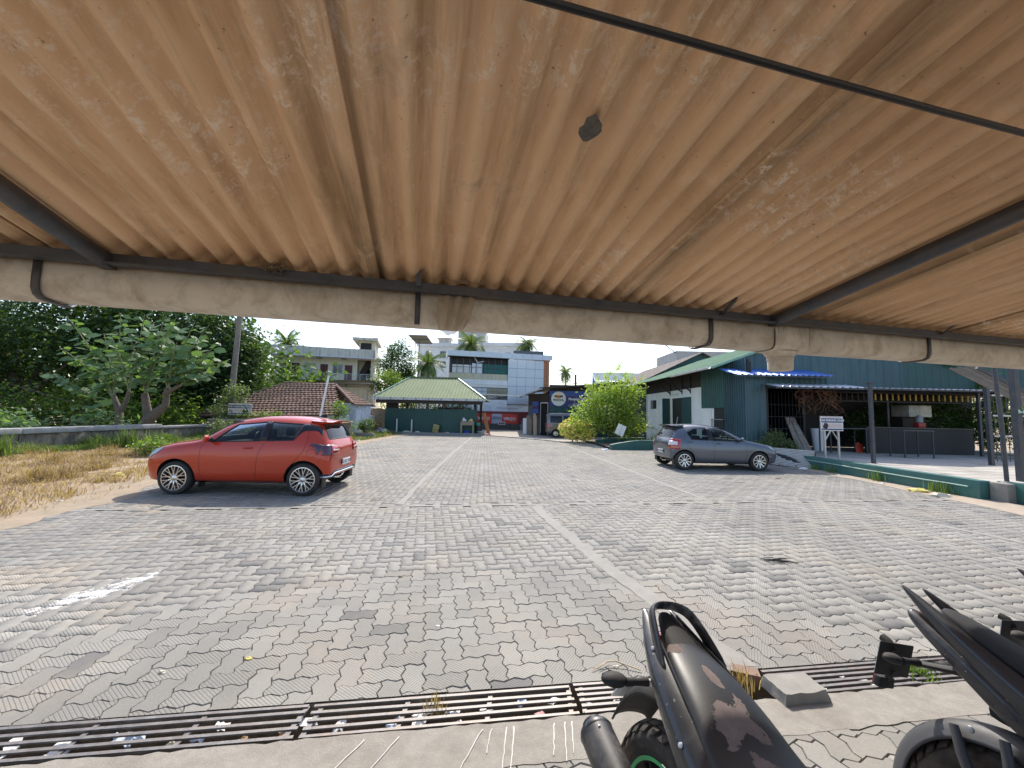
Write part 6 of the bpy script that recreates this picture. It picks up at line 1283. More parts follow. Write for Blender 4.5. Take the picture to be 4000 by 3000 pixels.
        s.add(MB().tube([V((.36+.05*math.sin(a),-.36+.17*math.cos(a),1.0+.16*math.sin(a))) for a in np.linspace(0,2*math.pi,20)],.014,6,caps=False),'steering_wheel',M_BLKPL)
        s.add(MB().box(s.ax[1]-.15,s.ax[0]+.3,-.6,.6,.2,.3),'underbody',M_BLKPL,fix=True)
    def seam(s,pts,r=.0035,sides=(1,-1),m=None,name='panel_seam'):
        for sd in sides:
            P=[]
            for (x0,z0),(x1,z1) in zip(pts,pts[1:]):
                for k in range(6): P.append(s.side(lerp(x0,x1,k/6),lerp(z0,z1,k/6),sd))
            P.append(s.side(*pts[-1],sd)); s.add(MB().tube(P,r,5),name,m or M_BLKPL)
    def patch(s,bot,top,m,name,off=.004,sides=(1,-1),n=14,mm=6,parent=None):
        res=[]
        for sd in sides:
            P=[]; tt=np.linspace(0,1,n+1)
            for t in tt:
                xb=np.interp(t,np.linspace(0,1,len(bot)),[p[0] for p in bot]); zb=np.interp(t,np.linspace(0,1,len(bot)),[p[1] for p in bot]); xt=np.interp(t,np.linspace(0,1,len(top)),[p[0] for p in top]); zt=np.interp(t,np.linspace(0,1,len(top)),[p[1] for p in top])
                P.append([s.side(lerp(xb,xt,j/mm),lerp(zb,zt,j/mm),sd,off) for j in range(mm+1)])
            o=s.add(MB().grid(P),name,m,parent); sol=o.modifiers.new('t','SOLIDIFY'); sol.thickness=.008; sol.offset=0; res.append(o)
        return res
    def rpatch(s,xc,poly,m,name,off=.005,sides=(1,-1),parent=None,n=10,mm=8):
        """poly: 4 corners or lists of (angle deg, z) bottom and top"""
        bot,top=poly; res=[]
        for sd in sides:
            P=[]
            for t in np.linspace(0,1,n+1):
                ab=np.interp(t,np.linspace(0,1,len(bot)),[p[0] for p in bot]); zb=np.interp(t,np.linspace(0,1,len(bot)),[p[1] for p in bot]); at=np.interp(t,np.linspace(0,1,len(top)),[p[0] for p in top]); zt=np.interp(t,np.linspace(0,1,len(top)),[p[1] for p in top])
                P.append([s.rad(xc,R(lerp(ab,at,j/mm))*sd,lerp(zb,zt,j/mm),off) for j in range(mm+1)])
            o=s.add(MB().grid(P),name,m,parent); sol=o.modifiers.new('t','SOLIDIFY'); sol.thickness=.010; sol.offset=0; res.append(o)
        return res
    def wheels(s,Rt,rr,w,style):
        s.wz=Rt
        for x in s.ax:
            for sd in (1,-1):
                fm=Matrix.Translation((x,sd*s.tr,Rt))@Matrix.Rotation(R(-90*sd),4,'X')@Matrix.Rotation(random.random()*6,4,'Z')
                hw=w/2; t=MB(); t.lathe([(rr,-hw*.85),(rr+.02,-hw*.97),(Rt-.045,-hw),(Rt-.012,-hw*.86),(Rt,-hw*.6),(Rt,hw*.6),(Rt-.012,hw*.86),(Rt-.045,hw),(rr+.02,hw*.97),(rr,hw*.85)],44,closed=False)
                wo=link('wheel',t.mesh('wheel',M_TYRE,40),s.o,True,fm)
                b=MB(); b.lathe([(rr+.004,hw*.80),(rr+.006,hw*.90),(rr-.012,hw*.92),(rr-.018,hw*.70),(rr-.03,-hw*.6)],44)
                if style=='spoke20':
                    for k in range(10):
                        a=k*math.pi/5; p0=V((.055*math.cos(a),.055*math.sin(a),hw*.72))
                        m_=V((rr*.45*math.cos(a),rr*.45*math.sin(a),hw*.80)); b.bar(p0,m_,.028,.022)
                        for d_ in (-.155,.155): b.bar(m_,V(((rr-.012)*math.cos(a+d_),(rr-.012)*math.sin(a+d_),hw*.86)),.014,.02)
                elif style=='pair10':
                    for k in range(5):
                        for d_ in (-.30,.0,.30):
                            if d_==0.0: continue
                            a=k*2*math.pi/5+d_; b.bar(V((.04*math.cos(a-d_*.5),.04*math.sin(a-d_*.5),hw*.62)),V(((rr-.012)*math.cos(a),(rr-.012)*math.sin(a),hw*.84)),.034,.025)
                else:
                    b.lathe([(0,hw*.85),(rr*.5,hw*.82),(rr*.62,hw*.70),(rr*.95,hw*.80)],36)
                b.lathe([(0,hw*.86),(.045,hw*.85),(.06,hw*.75),(.065,hw*.5),(.0,hw*.45)],20)
                link('rim',b.mesh('rim',M_ALLOY,35),wo,True)
                if style!='cap': link('brake_disc',MB().lathe([(0,-hw*.1),(rr*.74,-hw*.1),(rr*.74,-hw*.25),(0,-hw*.25)],28).mesh('brake_disc',M_ALLOYD,35),wo,True)
                if style=='cap':
                    q=MB()
                    for k in range(8): a=k*math.pi/4; q.lathe([(0,.004),(.022,.003)],10,Matrix.Translation((rr*.72*math.cos(a),rr*.72*math.sin(a),hw*.84)))
                    link('cap_holes',q.mesh('cap_holes',M_BLKPL,0,fix=False),wo,True)
    def mirror(s,x,z,m):
        for sd in (1,-1):
            p=s.side(x,z,sd); b=MB(); rings=[]
            for t,r1 in ((0,.02),(.25,.075),(.6,.085),(.9,.07),(1,.03)):
                rings.append([(p.x+.10*r1*10*math.cos(a)*.55*.8+.02-.03*t,p.y+sd*(.06+.17*t),p.z+.05+r1*.82*math.sin(a)) for a in np.linspace(0,2*math.pi,14,endpoint=False)])
            mo=s.add(b.loft(rings),'wing_mirror',m,fix=True); s.add(MB().bar(p,V((p.x,p.y+sd*.09,p.z+.02)),.06,.03),'mirror_stalk',M_BLKPL,mo)
    def handle(s,x,z,m):
        for sd in (1,-1):
            p=s.side(x,z,sd,.012); q=s.side(x-.19,z+.006,sd,.012); b=MB(); b.tube([p+V((.0,-sd*.012,0)),p.lerp(q,.15)+V((0,sd*.014,0)),p.lerp(q,.5)+V((0,sd*.018,0)),p.lerp(q,.85)+V((0,sd*.014,0)),q+V((0,-sd*.012,0))],[.010,.016,.016,.016,.010],8); s.add(b,'door_handle',m)
    def plate(s,x,z,w,h,txt,tilt=0):
        hh=s.bvh.ray_cast(V((-4,0,z)),V((1,0,0))); px=(hh[0].x if hh[0] else x)-.012
        po=s.add(MB().cbox(px-.012,px,-w/2,w/2,z-h/2,z+h/2,.004),'number_plate',M_PLATE); me=text_mesh(txt,h*.72,M_PLINK,depth=.001,bold=.0015); link('lettering',me,po,True,frame((px-.014,0,z),(0,-1,0),(-1,0,0)))
# ---- orange-red hatchback
P_RED=paint('paint_orange_red',(.46,.033,.006),.18)
SW=[(1.96,.30,.42,.52,.52,.48,.64,.34,.71,.72),(1.90,.24,.64,.71,.54,.66,.73,.50,.81,.82),(1.75,.22,.75,.83,.56,.79,.82,.63,.90,.92),(1.45,.22,.80,.88,.58,.845,.905,.70,.97,.99),(1.14,.22,.82,.88,.60,.845,.96,.71,1.01,1.035),(.93,.23,.82,.875,.62,.845,.985,.71,1.035,1.06),(.76,.23,.83,.875,.62,.84,1.0,.69,1.12,1.17),(.48,.23,.83,.875,.62,.835,1.015,.63,1.335,1.39),(.22,.23,.83,.875,.62,.83,1.03,.60,1.435,1.50),(-.3,.23,.83,.875,.62,.83,1.045,.59,1.485,1.56),(-.85,.23,.83,.875,.64,.84,1.06,.585,1.47,1.55),(-1.22,.24,.83,.89,.68,.85,1.065,.58,1.43,1.51),(-1.40,.27,.82,.885,.70,.825,1.065,.565,1.385,1.465),(-1.52,.30,.80,.86,.70,.78,1.045,.53,1.24,1.29),(-1.62,.33,.77,.82,.67,.74,.995,.48,1.07,1.095),(-1.68,.36,.72,.78,.62,.69,.905,.42,.975,.99),(-1.71,.40,.61,.69,.60,.61,.80,.35,.875,.885)]
car=Car('red_hatchback','glossy orange-red hatchback parked side-on at left beside the dry verge','car',(-5.31,8.46,0),math.pi+R(1.8),SW,P_RED,(1.225,-1.225),.765,.375)
car.seatm=M_SEAT; car.wheels(.318,.238,.205,'spoke20')
car.window([(.61,1.025),(-.33,1.055)],[(.58,1.04),(.23,1.375),(-.33,1.43)],M_CGLASS)
car.window([(-.46,1.06),(-.98,1.08)],[(-.44,1.43),(-1.06,1.40)],M_CGLASS)
car.endglass(True,1.09,1.42,.62,.52,M_CGLASS,'windscreen',1.5,.05); car.endglass(False,1.09,1.37,.57,.47,M_CGLASSD,'rear_window',-2.3,-1.25)
car.finish([q for q in SW if -1.56<q[0]<1.0])
car.patch([(.76,1.01),(.63,1.02)],[(.62,1.11),(.57,1.06)],M_GLOSSB,'sail_panel',.003); car.patch([(-.345,1.055),(-.445,1.06)],[(-.345,1.435),(-.43,1.435)],M_GLOSSB,'door_pillar',.003)
car.patch([(-1.0,1.08),(-1.09,1.22),(-1.16,1.26),(-1.38,1.265),(-1.48,1.17)],[(-1.08,1.40),(-1.15,1.395),(-1.22,1.38),(-1.37,1.35),(-1.45,1.29)],M_GLOSSB,'rear_pillar',.003)
car.seam([(.74,.99),(.78,.90),(.76,.40),(.70,.285)]); car.seam([(-.43,1.04),(-.33,.80),(-.30,.34),(-.32,.285)]); car.seam([(-1.23,1.25),(-1.255,1.06),(-1.20,.86),(-1.0,.62),(-.86,.40),(-.78,.30)]); car.seam([(.70,.285),(-.78,.295)],.003)
car.seam([(-1.36+.088*math.cos(a),.83+.088*math.sin(a)) for a in np.linspace(0,2*math.pi,17)],.0025,(1,))
car.seam([(-1.48,.66),(-1.56,.74)],.003)
car.patch([(-1.30,.985),(-1.40,.95),(-1.48,.80)],[(-1.35,1.02),(-1.47,1.01),(-1.56,.98)],M_TAILD,'tail_light_cluster',.008)
tl=car.rpatch(-1.05,([(122,.79),(140,.785)],[(122,.99),(143,.985)]),M_TAILD,'tail_light',.007); car.rpatch(-1.05,([(133,.80),(149,.80)],[(133,.97),(146,.955)]),M_TAIL,'tail_lens',.016); car.rpatch(-1.05,([(135,.865),(149,.86)],[(135,.895),(148,.885)]),M_TAILW,'reverse_lens',.024)
car.patch([(1.60,.80),(1.80,.70)],[(1.50,.905),(1.82,.80)],M_HEAD,'headlight',.006); car.rpatch(1.2,([(55,.70),(30,.66)],[(58,.86),(32,.72)]),M_HEAD,'headlight',.007)
car.mirror(.60,1.04,P_RED); car.handle(-.03,.915,P_RED)
car.add(MB().loft([[(x,-w,z),(x,-w*.5,z+.022),(x,0,z+.03),(x,w*.5,z+.022),(x,w,z),(x,w*.95,z-t),(x,0,z+.03-t-.01),(x,-w*.95,z-t)] for x,w,z,t in ((-1.16,.53,1.462,.01),(-1.30,.53,1.452,.05),(-1.45,.52,1.442,.05),(-1.56,.50,1.436,.025),(-1.585,.48,1.434,.012))]),'rear_spoiler',P_RED,fix=True)
b=MB(); b.loft([[(-1.06,0.0,1.535),(-1.06,.03,1.53),(-1.06,-.03,1.53)][::1],[(-1.16,0,1.565),(-1.16,.025,1.53),(-1.16,-.025,1.53)],[(-1.26,0,1.60),(-1.26,.014,1.52),(-1.26,-.014,1.52)]]); car.add(b,'fin_antenna',M_GLOSSB,fix=True)
P=[]
for a in np.linspace(R(122),R(238),19): p=car.rad(-1.05,a,.37,.012); P.append(p+V((0,0,.05 if abs(a-math.pi)<.72 else 0)))
car.add(MB().tube(P,.028,8,squash=.6),'bumper_trim',M_CHROME); P2=[p+V((-.004,0,.035)) for p in P]; car.add(MB().tube(P2,.024,8),'bumper_trim',M_GLOSSB)
car.plate(-1.85,.60,.40,.125,'KL 42 P 1077'); b=MB(); b.tube([car.rad(-1.05,a,.70,.002) for a in np.linspace(R(138),R(222),16)],.005,5); car.add(b,'hatch_seam',M_BLKPL)
for sd in (1,-1): car.add(MB().cbox(.78,.80,sd*.70-.08,sd*.70+.10,.14,.36,.005),'mud_flap',M_BLKPL,fix=True); car.add(MB().cbox(-1.585,-1.565,sd*.70-.08,sd*.70+.10,.16,.40,.005),'mud_flap',M_BLKPL,fix=True)
# ---- grey hatchback
P_GREY=paint('paint_grey_blue',(.125,.135,.160),.5)
LV=[(1.99,.30,.42,.52,.50,.48,.60,.34,.66,.67),(1.93,.24,.63,.70,.52,.65,.67,.50,.74,.75),(1.76,.21,.73,.80,.54,.76,.76,.61,.83,.845),(1.45,.21,.78,.85,.56,.81,.86,.68,.92,.935),(1.12,.21,.80,.855,.58,.82,.92,.70,.975,.99),(.94,.22,.80,.85,.60,.82,.95,.70,1.0,1.02),(.72,.22,.81,.85,.60,.815,.965,.68,1.09,1.14),(.40,.22,.81,.85,.60,.81,.975,.62,1.29,1.345),(.10,.22,.81,.85,.60,.805,.985,.59,1.40,1.465),(-.4,.22,.81,.85,.60,.805,1.0,.58,1.455,1.535),(-.9,.22,.81,.855,.62,.815,1.02,.575,1.44,1.525),(-1.25,.23,.81,.86,.66,.82,1.035,.57,1.39,1.475),(-1.46,.26,.80,.85,.68,.79,1.04,.555,1.33,1.42),(-1.60,.29,.78,.83,.68,.75,1.02,.52,1.19,1.24),(-1.71,.31,.75,.79,.65,.70,.98,.47,1.04,1.06),(-1.78,.34,.70,.75,.60,.66,.88,.41,.95,.965),(-1.81,.38,.60,.67,.58,.60,.78,.34,.84,.85)]
LV=[((q[0] if q[0]>-1.2 else -1.2+(q[0]+1.2)*.74),q[1],q[2],q[3],q[4]*.97,q[5],q[6]*.965,q[7],q[8]*.965,q[9]*.965) for q in LV]
car=Car('grey_hatchback','dark grey-blue hatchback parked side-on before the white-walled shed','car',(6.80,13.36,0),R(2.0),LV,P_GREY,(1.23,-1.23),.745,.355)
car.seatm=M_SEAT; car.wheels(.305,.205,.185,'pair10')
car.window([(.62,.945),(-.27,.955)],[(.59,.965),(.14,1.29),(-.27,1.345)],M_CGLASS)
car.window([(-.41,.96),(-.98,.985)],[(-.39,1.345),(-.80,1.33),(-1.08,1.20)],M_CGLASS)
car.endglass(True,1.03,1.36,.62,.52,M_CGLASS,'windscreen',1.4,-.1); car.endglass(False,1.02,1.28,.56,.47,M_CGLASSD,'rear_window',-2.3,-1.22)
car.finish([q for q in LV if -1.5<q[0]<.95])
car.patch([(-.285,.96),(-.395,.965)],[(-.285,1.35),(-.375,1.35)],M_GLOSSB,'door_pillar',.003)
car.seam([(.80,.97),(.82,.85),(.80,.40),(.74,.28)]); car.seam([(-.34,.99),(-.25,.8),(-.25,.29)]); car.seam([(-.38,1.37),(-.85,1.37),(-1.10,1.26),(-1.22,1.02),(-1.18,.85),(-.98,.62),(-.82,.40),(-.76,.29)]); car.seam([(.74,.28),(-.76,.29)],.003); car.seam([(-1.35,.62),(-1.5,.66),(-1.62,.70)],.003)
car.rpatch(-.95,([(118,.66),(140,.68)],[(116,.98),(136,1.0)]),M_TAIL,'tail_light',.008); car.rpatch(-.95,([(122,.80),(140,.78)],[(122,.90),(138,.92)]),M_TAILW,'reverse_lens',.018); car.rpatch(-.95,([(124,.70),(134,.70)],[(124,.765),(134,.76)]),M_AMBER,'indicator_lens',.018)
car.patch([(1.62,.72),(1.80,.66)],[(1.55,.83),(1.82,.74)],M_HEAD,'headlight',.006); car.rpatch(1.2,([(55,.66),(34,.62)],[(58,.80),(36,.70)]),M_HEAD,'headlight',.007)
car.mirror(.62,.96,P_GREY); car.handle(.0,.86,P_GREY); car.handle(-.95,.90,P_GREY)
car.add(MB().loft([[(x,-w,z),(x,-w*.5,z+.022),(x,0,z+.03),(x,w*.5,z+.022),(x,w,z),(x,w*.95,z-t),(x,0,z+.03-t-.01),(x,-w*.95,z-t)] for x,w,z,t in ((-1.08,.53,1.425,.01),(-1.22,.54,1.42,.05),(-1.38,.54,1.415,.05),(-1.49,.53,1.415,.03),(-1.52,.50,1.413,.012))]),'rear_spoiler',P_GREY,fix=True)
car.plate(-1.79,.55,.40,.12,'KL 17 A 885'); car.add(MB().tube([(-1.585,.02,1.04),(-1.565,.18,1.06),(-1.55,.30,1.07)],.01,5),'rear_wiper',M_BLKPL)
for sd in (1,-1): car.add(MB().cbox(-1.55,-1.53,sd*.68-.08,sd*.68+.10,.16,.40,.005),'mud_flap',M_BLKPL,fix=True)
# ---- van at the back
P_VAN=paint('paint_van_grey',(.17,.165,.155),.5)
VN=[(1.84,.32,.50,.58,.55,.55,.70,.45,.78,.80),(1.78,.26,.62,.69,.55,.66,.78,.55,.90,.92),(1.58,.24,.68,.735,.58,.71,.90,.62,1.05,1.08),(1.36,.24,.70,.74,.60,.71,1.0,.62,1.30,1.34),(1.10,.24,.70,.74,.60,.71,1.02,.60,1.56,1.61),(.85,.24,.70,.74,.60,.71,1.03,.585,1.70,1.76),(.2,.24,.70,.74,.60,.71,1.04,.58,1.76,1.83),(-.8,.24,.70,.74,.60,.71,1.05,.58,1.76,1.84),(-1.5,.25,.70,.74,.60,.71,1.05,.58,1.75,1.82),(-1.74,.28,.69,.73,.60,.70,1.05,.57,1.71,1.78),(-1.82,.33,.66,.69,.60,.66,1.04,.53,1.64,1.70),(-1.84,.38,.60,.64,.60,.60,1.0,.47,1.52,1.58)]
car=Car('grey_van','boxy grey-brown minivan parked behind the yellow-flowered bush','van',(4.45,29.05,0),R(0),VN,P_VAN,(1.175,-1.175),.65,.33)
car.seatm=M_SEATB; car.wheels(.285,.17,.16,'cap')
M_VG=glassm('van_glass',(.05,.06,.07),.02,.70)
car.window([(-.72,1.09),(-1.58,1.10)],[(-.72,1.58),(-1.56,1.57)],M_VG); car.window([(.42,1.09),(-.58,1.09)],[(.42,1.58),(-.58,1.58)],M_VG); car.window([(1.12,1.07),(.55,1.08)],[(.92,1.54),(.55,1.58)],M_VG)
car.endglass(False,1.10,1.55,.54,.48,M_VG,'rear_window',-2.3,-1.6)
car.finish([q for q in VN if -1.8<q[0]<1.2])
car.seam([(-.65,1.66),(-.65,.40),(-.62,.30)]); car.seam([(.48,1.66),(.48,.32)]); car.patch([(-.66,.90),(-1.45,.90)],[(-.66,.94),(-1.45,.94)],M_BLKPL,'door_rail',.006,n=8,mm=2); car.rpatch(-1.2,([(118,.72),(134,.72)],[(118,1.02),(134,1.02)]),M_TAIL,'tail_light',.008)
# ---------------------------------------------------------------- motorbikes in the foreground
def bike_root(label,loc,rz,lean):
    o=bpy.data.objects.new('motorbike',None); C.objects.link(o); o.location=loc; o.rotation_euler=(-lean,0,rz); o.empty_display_size=.2
    WM[o.name]=Matrix.Translation(loc)@Matrix.Rotation(rz,4,'Z')@Matrix.Rotation(-lean,4,'X'); return prop(o,label,'motorbike','motorbikes under the shelter')
def worn_black(name,base,rough,worn,amt,scale=3.0,coat=0,spots=0):
    m,nt,ns,ls,bs=nodes(name); tc=ns.new('ShaderNodeTexCoord'); co=tc.outputs['Object']; n=noisen(ns,ls,co,scale,8,.7); f=ramp(ns,ls,n,[(.52,0.0),(.75,amt)]); c=mixc(ns,ls,f,base,worn)
    if spots: sp=noisen(ns,ls,co,90,2,.5); c=mixc(ns,ls,ramp(ns,ls,sp,[(.70,0.0),(.74,.7)]),c,(.35,.33,.30))
    ls.new(c,bs.inputs['Base Color']); ls.new(ramp(ns,ls,n,[(.3,rough),(.75,min(1,rough+.3))]),bs.inputs['Roughness'])
    if coat: bs.inputs['Coat Weight'].default_value=coat; bs.inputs['Coat Roughness'].default_value=.08
    bumpn(ns,ls,bs,noisen(ns,ls,co,140,3,.6),.06,.003); return m
M_FAIR=worn_black('worn_gloss_black',(.013,.014,.018),.28,(.17,.165,.16),.40,5,.45,1); M_FAIR2=worn_black('satin_grey_black',(.018,.020,.025),.30,(.07,.07,.075),.3,3,.4); M_PLAS=worn_black('dusty_black_plastic',(.018,.017,.017),.6,(.12,.10,.085),.5,4)
M_HUG=worn_black('dusty_grey_plastic',(.060,.060,.064),.42,(.13,.125,.12),.4,4); M_RAIL=worn_black('worn_black_metal',(.015,.015,.017),.25,(.30,.29,.28),.6,12,.4); M_TYREB=mat('bike_tyre',(.035,.031,.027),.85,var=.3,scale=25,dirt=(.15,.11,.075),dirt_amt=.85,dirt_scale=7)
M_EXH=worn_black('scorched_exhaust',(.018,.017,.018),.4,(.22,.19,.17),.5,7,.2); M_LENSR=flat('red_lens',(.30,.01,.012),.15,coat=1); M_TAPE=flat('green_rim_tape',(.02,.42,.12),.4)
def seat_material():
    m,nt,ns,ls,bs=nodes('peeling_seat_vinyl'); tc=ns.new('ShaderNodeTexCoord'); co=tc.outputs['Object']; d=noisen(ns,ls,co,16,5,.65)
    tot=None
    for cx,cy,rx,ry,rot in [(-.168,-.052,.030,.024,.2),(-.05,-.005,.042,.020,.15),(.075,-.035,.050,.075,.5),(.10,.015,.05,.028,.9),(.20,-.02,.055,.030,.3),(.25,.03,.07,.025,.5),(.30,-.05,.05,.03,.1)]:
        mp=N(ns,'ShaderNodeMapping'); mp.vector_type='TEXTURE'; mp.inputs['Location'].default_value=(cx,cy,0); mp.inputs['Rotation'].default_value=(0,0,rot); mp.inputs['Scale'].default_value=(rx,ry,10); ls.new(co,mp.inputs[0])
        ln=ns.new('ShaderNodeVectorMath'); ln.operation='LENGTH'; ls.new(mp.outputs[0],ln.inputs[0]); v=mathn(ns,ls,'SUBTRACT',mathn(ns,ls,'MULTIPLY_ADD',d,2.4),ln.outputs[1]); v.node.inputs[0].links[0].from_node.inputs[2].default_value=-.25
        tot=v if tot is None else mathn(ns,ls,'MAXIMUM',tot,v)
    f=ramp(ns,ls,tot,[(0.0,0.0),(.03,1.0)]); n2=noisen(ns,ls,co,30,4,.6); under=ramp(ns,ls,n2,[(.3,(.13,.098,.088)),(.7,(.185,.142,.13))]); top=ramp(ns,ls,noisen(ns,ls,co,6,5),[(.3,(.012,.012,.013)),(.8,(.030,.030,.031))])
    ls.new(mixc(ns,ls,f,top,under),bs.inputs['Base Color']); ls.new(ramp(ns,ls,f,[(0.0,.46),(1.0,.9)]),bs.inputs['Roughness'])
    b1=bumpn(ns,ls,bs,ramp(ns,ls,tot,[(0.0,1.0),(.03,0.0)]),.8,.006); wr=N(ns,'ShaderNodeTexNoise',i_Scale=220,i_Detail=2); ls.new(co,wr.inputs['Vector']); bumpn(ns,ls,bs,wr.outputs[0],.10,.002,b1); return m
M_SEATP=seat_material(); M_SEAT2=worn_black('ribbed_seat_vinyl',(.022,.022,.024),.7,(.05,.05,.05),.4,6)
def bl(b,name,m,root,sub=0,smooth=45,fix=True):
    o=link(name,b.mesh(name,m,smooth,fix=fix),root,True)
    if sub: subsurf(o,sub)
    return o
def tyre(root,x,z,Rr,w,rim_r,m,tape=False,spoke=5,y=0):
    fm=Matrix.Translation((x,y,z))@Matrix.Rotation(R(90),4,'X'); t=MB(); prof=[(rim_r,-w*.40)]+[(rim_r+(Rr-rim_r)*(.25+.75*math.cos(a)),w*.5*math.sin(a)*(1.0 if abs(math.sin(a))<.95 else .98)) for a in np.linspace(-1.45,1.45,13)]+[(rim_r,w*.40)]
    t.lathe(prof,64); wo=link('wheel',t.mesh('wheel',m,50),root,True,fm)
    # raised tread blocks in slanted rows, one joined part (too many to pick apart)
    tb=MB()
    for k in range(34):
        for sd in (-1,1):
            for (a0,a1,off,wd) in ((.12,.62,.0,.028),(.70,1.12,.06,.020)):
                P=[[],[]]
                for q in range(4):
                    a=lerp(a0,a1,q/3); r_=rim_r+(Rr-rim_r)*(.25+.75*math.cos(a))+.004; y=w*.5*math.sin(a)*sd; th=2*math.pi*(k+.25*(sd+1)+off*4)/34+a*.16
                    for e,s_ in enumerate((-1,1)): tt=th+s_*wd/r_/2*1.6; P[e].append((r_*math.cos(tt),r_*math.sin(tt),y))
                tb.grid(P)
    o=link('tread',tb.mesh('tread',m,0,fix=False),wo,True); sol=o.modifiers.new('t','SOLIDIFY'); sol.thickness=.006; prop(o,kind='stuff')
    rm=MB(); rm.lathe([(rim_r+.006,-w*.42),(rim_r-.012,-w*.40),(rim_r-.02,-w*.2),(rim_r-.024,0),(rim_r-.02,w*.2),(rim_r-.012,w*.40),(rim_r+.006,w*.42)],56); rm.lathe([(0,-.05),(.05,-.05),(.055,-.03),(.055,.03),(.05,.05),(0,.05)],20)
    for k in range(spoke):
        a=k*2*math.pi/spoke
        for d in (-.09,.09): rm.bar(V((.04*math.cos(a+d*3),.04*math.sin(a+d*3),0)),V(((rim_r-.015)*math.cos(a+d),(rim_r-.015)*math.sin(a+d),0)),.016,.035)
    link('rim',rm.mesh('rim',M_PLAS,40),wo,True)
    if tape: link('rim_tape',MB().lathe([(rim_r-.0135,w*.415),(rim_r-.026,w*.40)],56).mesh('rim_tape',M_TAPE,40,fix=False),wo,True); link('rim_tape',MB().lathe([(rim_r-.0135,-w*.415),(rim_r-.026,-w*.40)],56).mesh('rim_tape',M_TAPE,40,fix=False),wo,True)
def seat(root,secs,m,name='seat'):
    rings=[]
    for x,hw,zt,ze in secs: rings.append([(x,hw*.7,ze-.045),(x,hw*.98,ze-.02)]+[(x,hw*math.cos(a),ze+(zt-ze)*math.sin(a)**.75) for a in np.linspace(.12,math.pi-.12,9)]+[(x,-hw*.98,ze-.02),(x,-hw*.7,ze-.045)])
    return bl(MB().loft(rings),name,m,root,2,60)
def panel(root,secs,sd,m,name='side_fairing',th=.014):
    rings=[]
    for x,(y1,z1),(y2,z2),(y3,z3) in secs:
        t=min(th,abs(y2)*.25); rings.append([(x,sd*y1,z1),(x,sd*lerp(y1,y2,.6),lerp(z1,z2,.45)),(x,sd*y2,z2),(x,sd*lerp(y2,y3,.5),lerp(z2,z3,.5)),(x,sd*y3,z3),(x,sd*(y3-t),z3+.002),(x,sd*(lerp(y2,y3,.5)-t),lerp(z2,z3,.5)),(x,sd*(y2-t),z2),(x,sd*(y1-t),z1-.006)])
    if sd>0: rings=[r_[::-1] for r_ in rings]
    return bl(MB().loft(rings),name,m,root,2,60)
def indicator(root,p,sd,m,L_=.085,r=.026):
    p=V(p); b=MB(); st=p-V((0,sd*.085,-.004)); b.tube([st,st.lerp(p,.5),p],[.016,.012,.015],10); rings=[]
    for t,k in ((-.1,.35),(.08,.75),(.3,1),(.65,.95),(.9,.6),(1,.25)): rings.append([(p.x-.012+r*1.15*k*math.cos(a),p.y+sd*L_*t,p.z+r*k*math.sin(a)*.85) for a in np.linspace(0,2*math.pi,14,endpoint=False)])
    o=bl(b,'indicator_stalk',m,root); i=bl(MB().loft(rings),'indicator',m,root,1); 
    lens=[[(p.x-.022-r*.9*k*.9+.004,p.y+sd*L_*t,p.z+r*k*math.sin(a)*.6) for a in (-1,0,1)] for t,k in ((.1,.7),(.5,1),(.9,.55))]; link('lens',MB().grid(lens).mesh('lens',M_AMBER,40,fix=False),i,True)
def front_half(root,M_T):
    rings=[]
    for x,hw,zt,zb in [(.52,.06,.86,.72),(.60,.12,.95,.70),(.75,.15,1.02,.68),(.92,.13,1.02,.72),(1.02,.06,.96,.80)]: rings.append([(x,hw*math.cos(a),(zt+zb)/2+(zt-zb)/2*math.sin(a)) for a in np.linspace(0,2*math.pi,14,endpoint=False)])
    bl(MB().loft(rings),'fuel_tank',M_T,root,1,60); tyre(root,1.34,.295,.295,.10,.215,M_TYREB)
    for sd in (-1,1): bl(MB().tube([(1.34,sd*.085,.295),(1.20,sd*.085,.72),(1.10,sd*.085,1.0)],[.024,.024,.018],10),'fork_leg',M_PLAS,root)
    bl(MB().tube([(1.04,-.36,1.04),(1.06,-.2,1.06),(1.09,0,1.03),(1.06,.2,1.06),(1.04,.36,1.04)],.014,8),'handlebar',M_PLAS,root)
    bl(MB().cbox(.40,.85,-.13,.13,.28,.66,.05),'engine',M_PLAS,root); bl(MB().cbox(1.10,1.24,-.10,.10,.82,1.02,.04),'headlight',M_FAIR2,root); bl(MB().tube([(.55,.14,.22),(.60,.30,.02)],.012,8),'side_stand',M_PLAS,root)
# ---- bike 1: peeling seat
b1=bike_root('black motorbike with peeling seat vinyl and green rim tape, nearest the camera',(.555,1.235,0),R(-78.5),R(8))
tyre(b1,-.06,.328,.328,.125,.252,M_TYREB,True,y=-.045)
seat(b1,[(-.222,.030,.897,.883),(-.205,.066,.903,.878),(-.15,.094,.898,.860),(-.06,.113,.885,.838),(.03,.132,.862,.808),(.09,.142,.838,.782),(.14,.149,.812,.760),(.24,.156,.794,.738),(.36,.150,.785,.732),(.50,.100,.788,.74),(.60,.07,.80,.76)],M_SEATP)
FS=[(-.375,(.060,.937),(.066,.933),(.062,.925)),(-.33,(.058,.928),(.090,.908),(.083,.880)),(-.24,(.078,.900),(.128,.862),(.118,.82)),(-.13,(.100,.870),(.160,.822),(.148,.765)),(0.0,(.120,.828),(.180,.770),(.165,.70)),(.12,(.132,.785),(.190,.722),(.172,.64)),(.28,(.136,.74),(.185,.68),(.168,.58)),(.42,(.12,.735),(.165,.68),(.15,.59))]
for sd in (-1,1): panel(b1,FS,sd,M_FAIR)
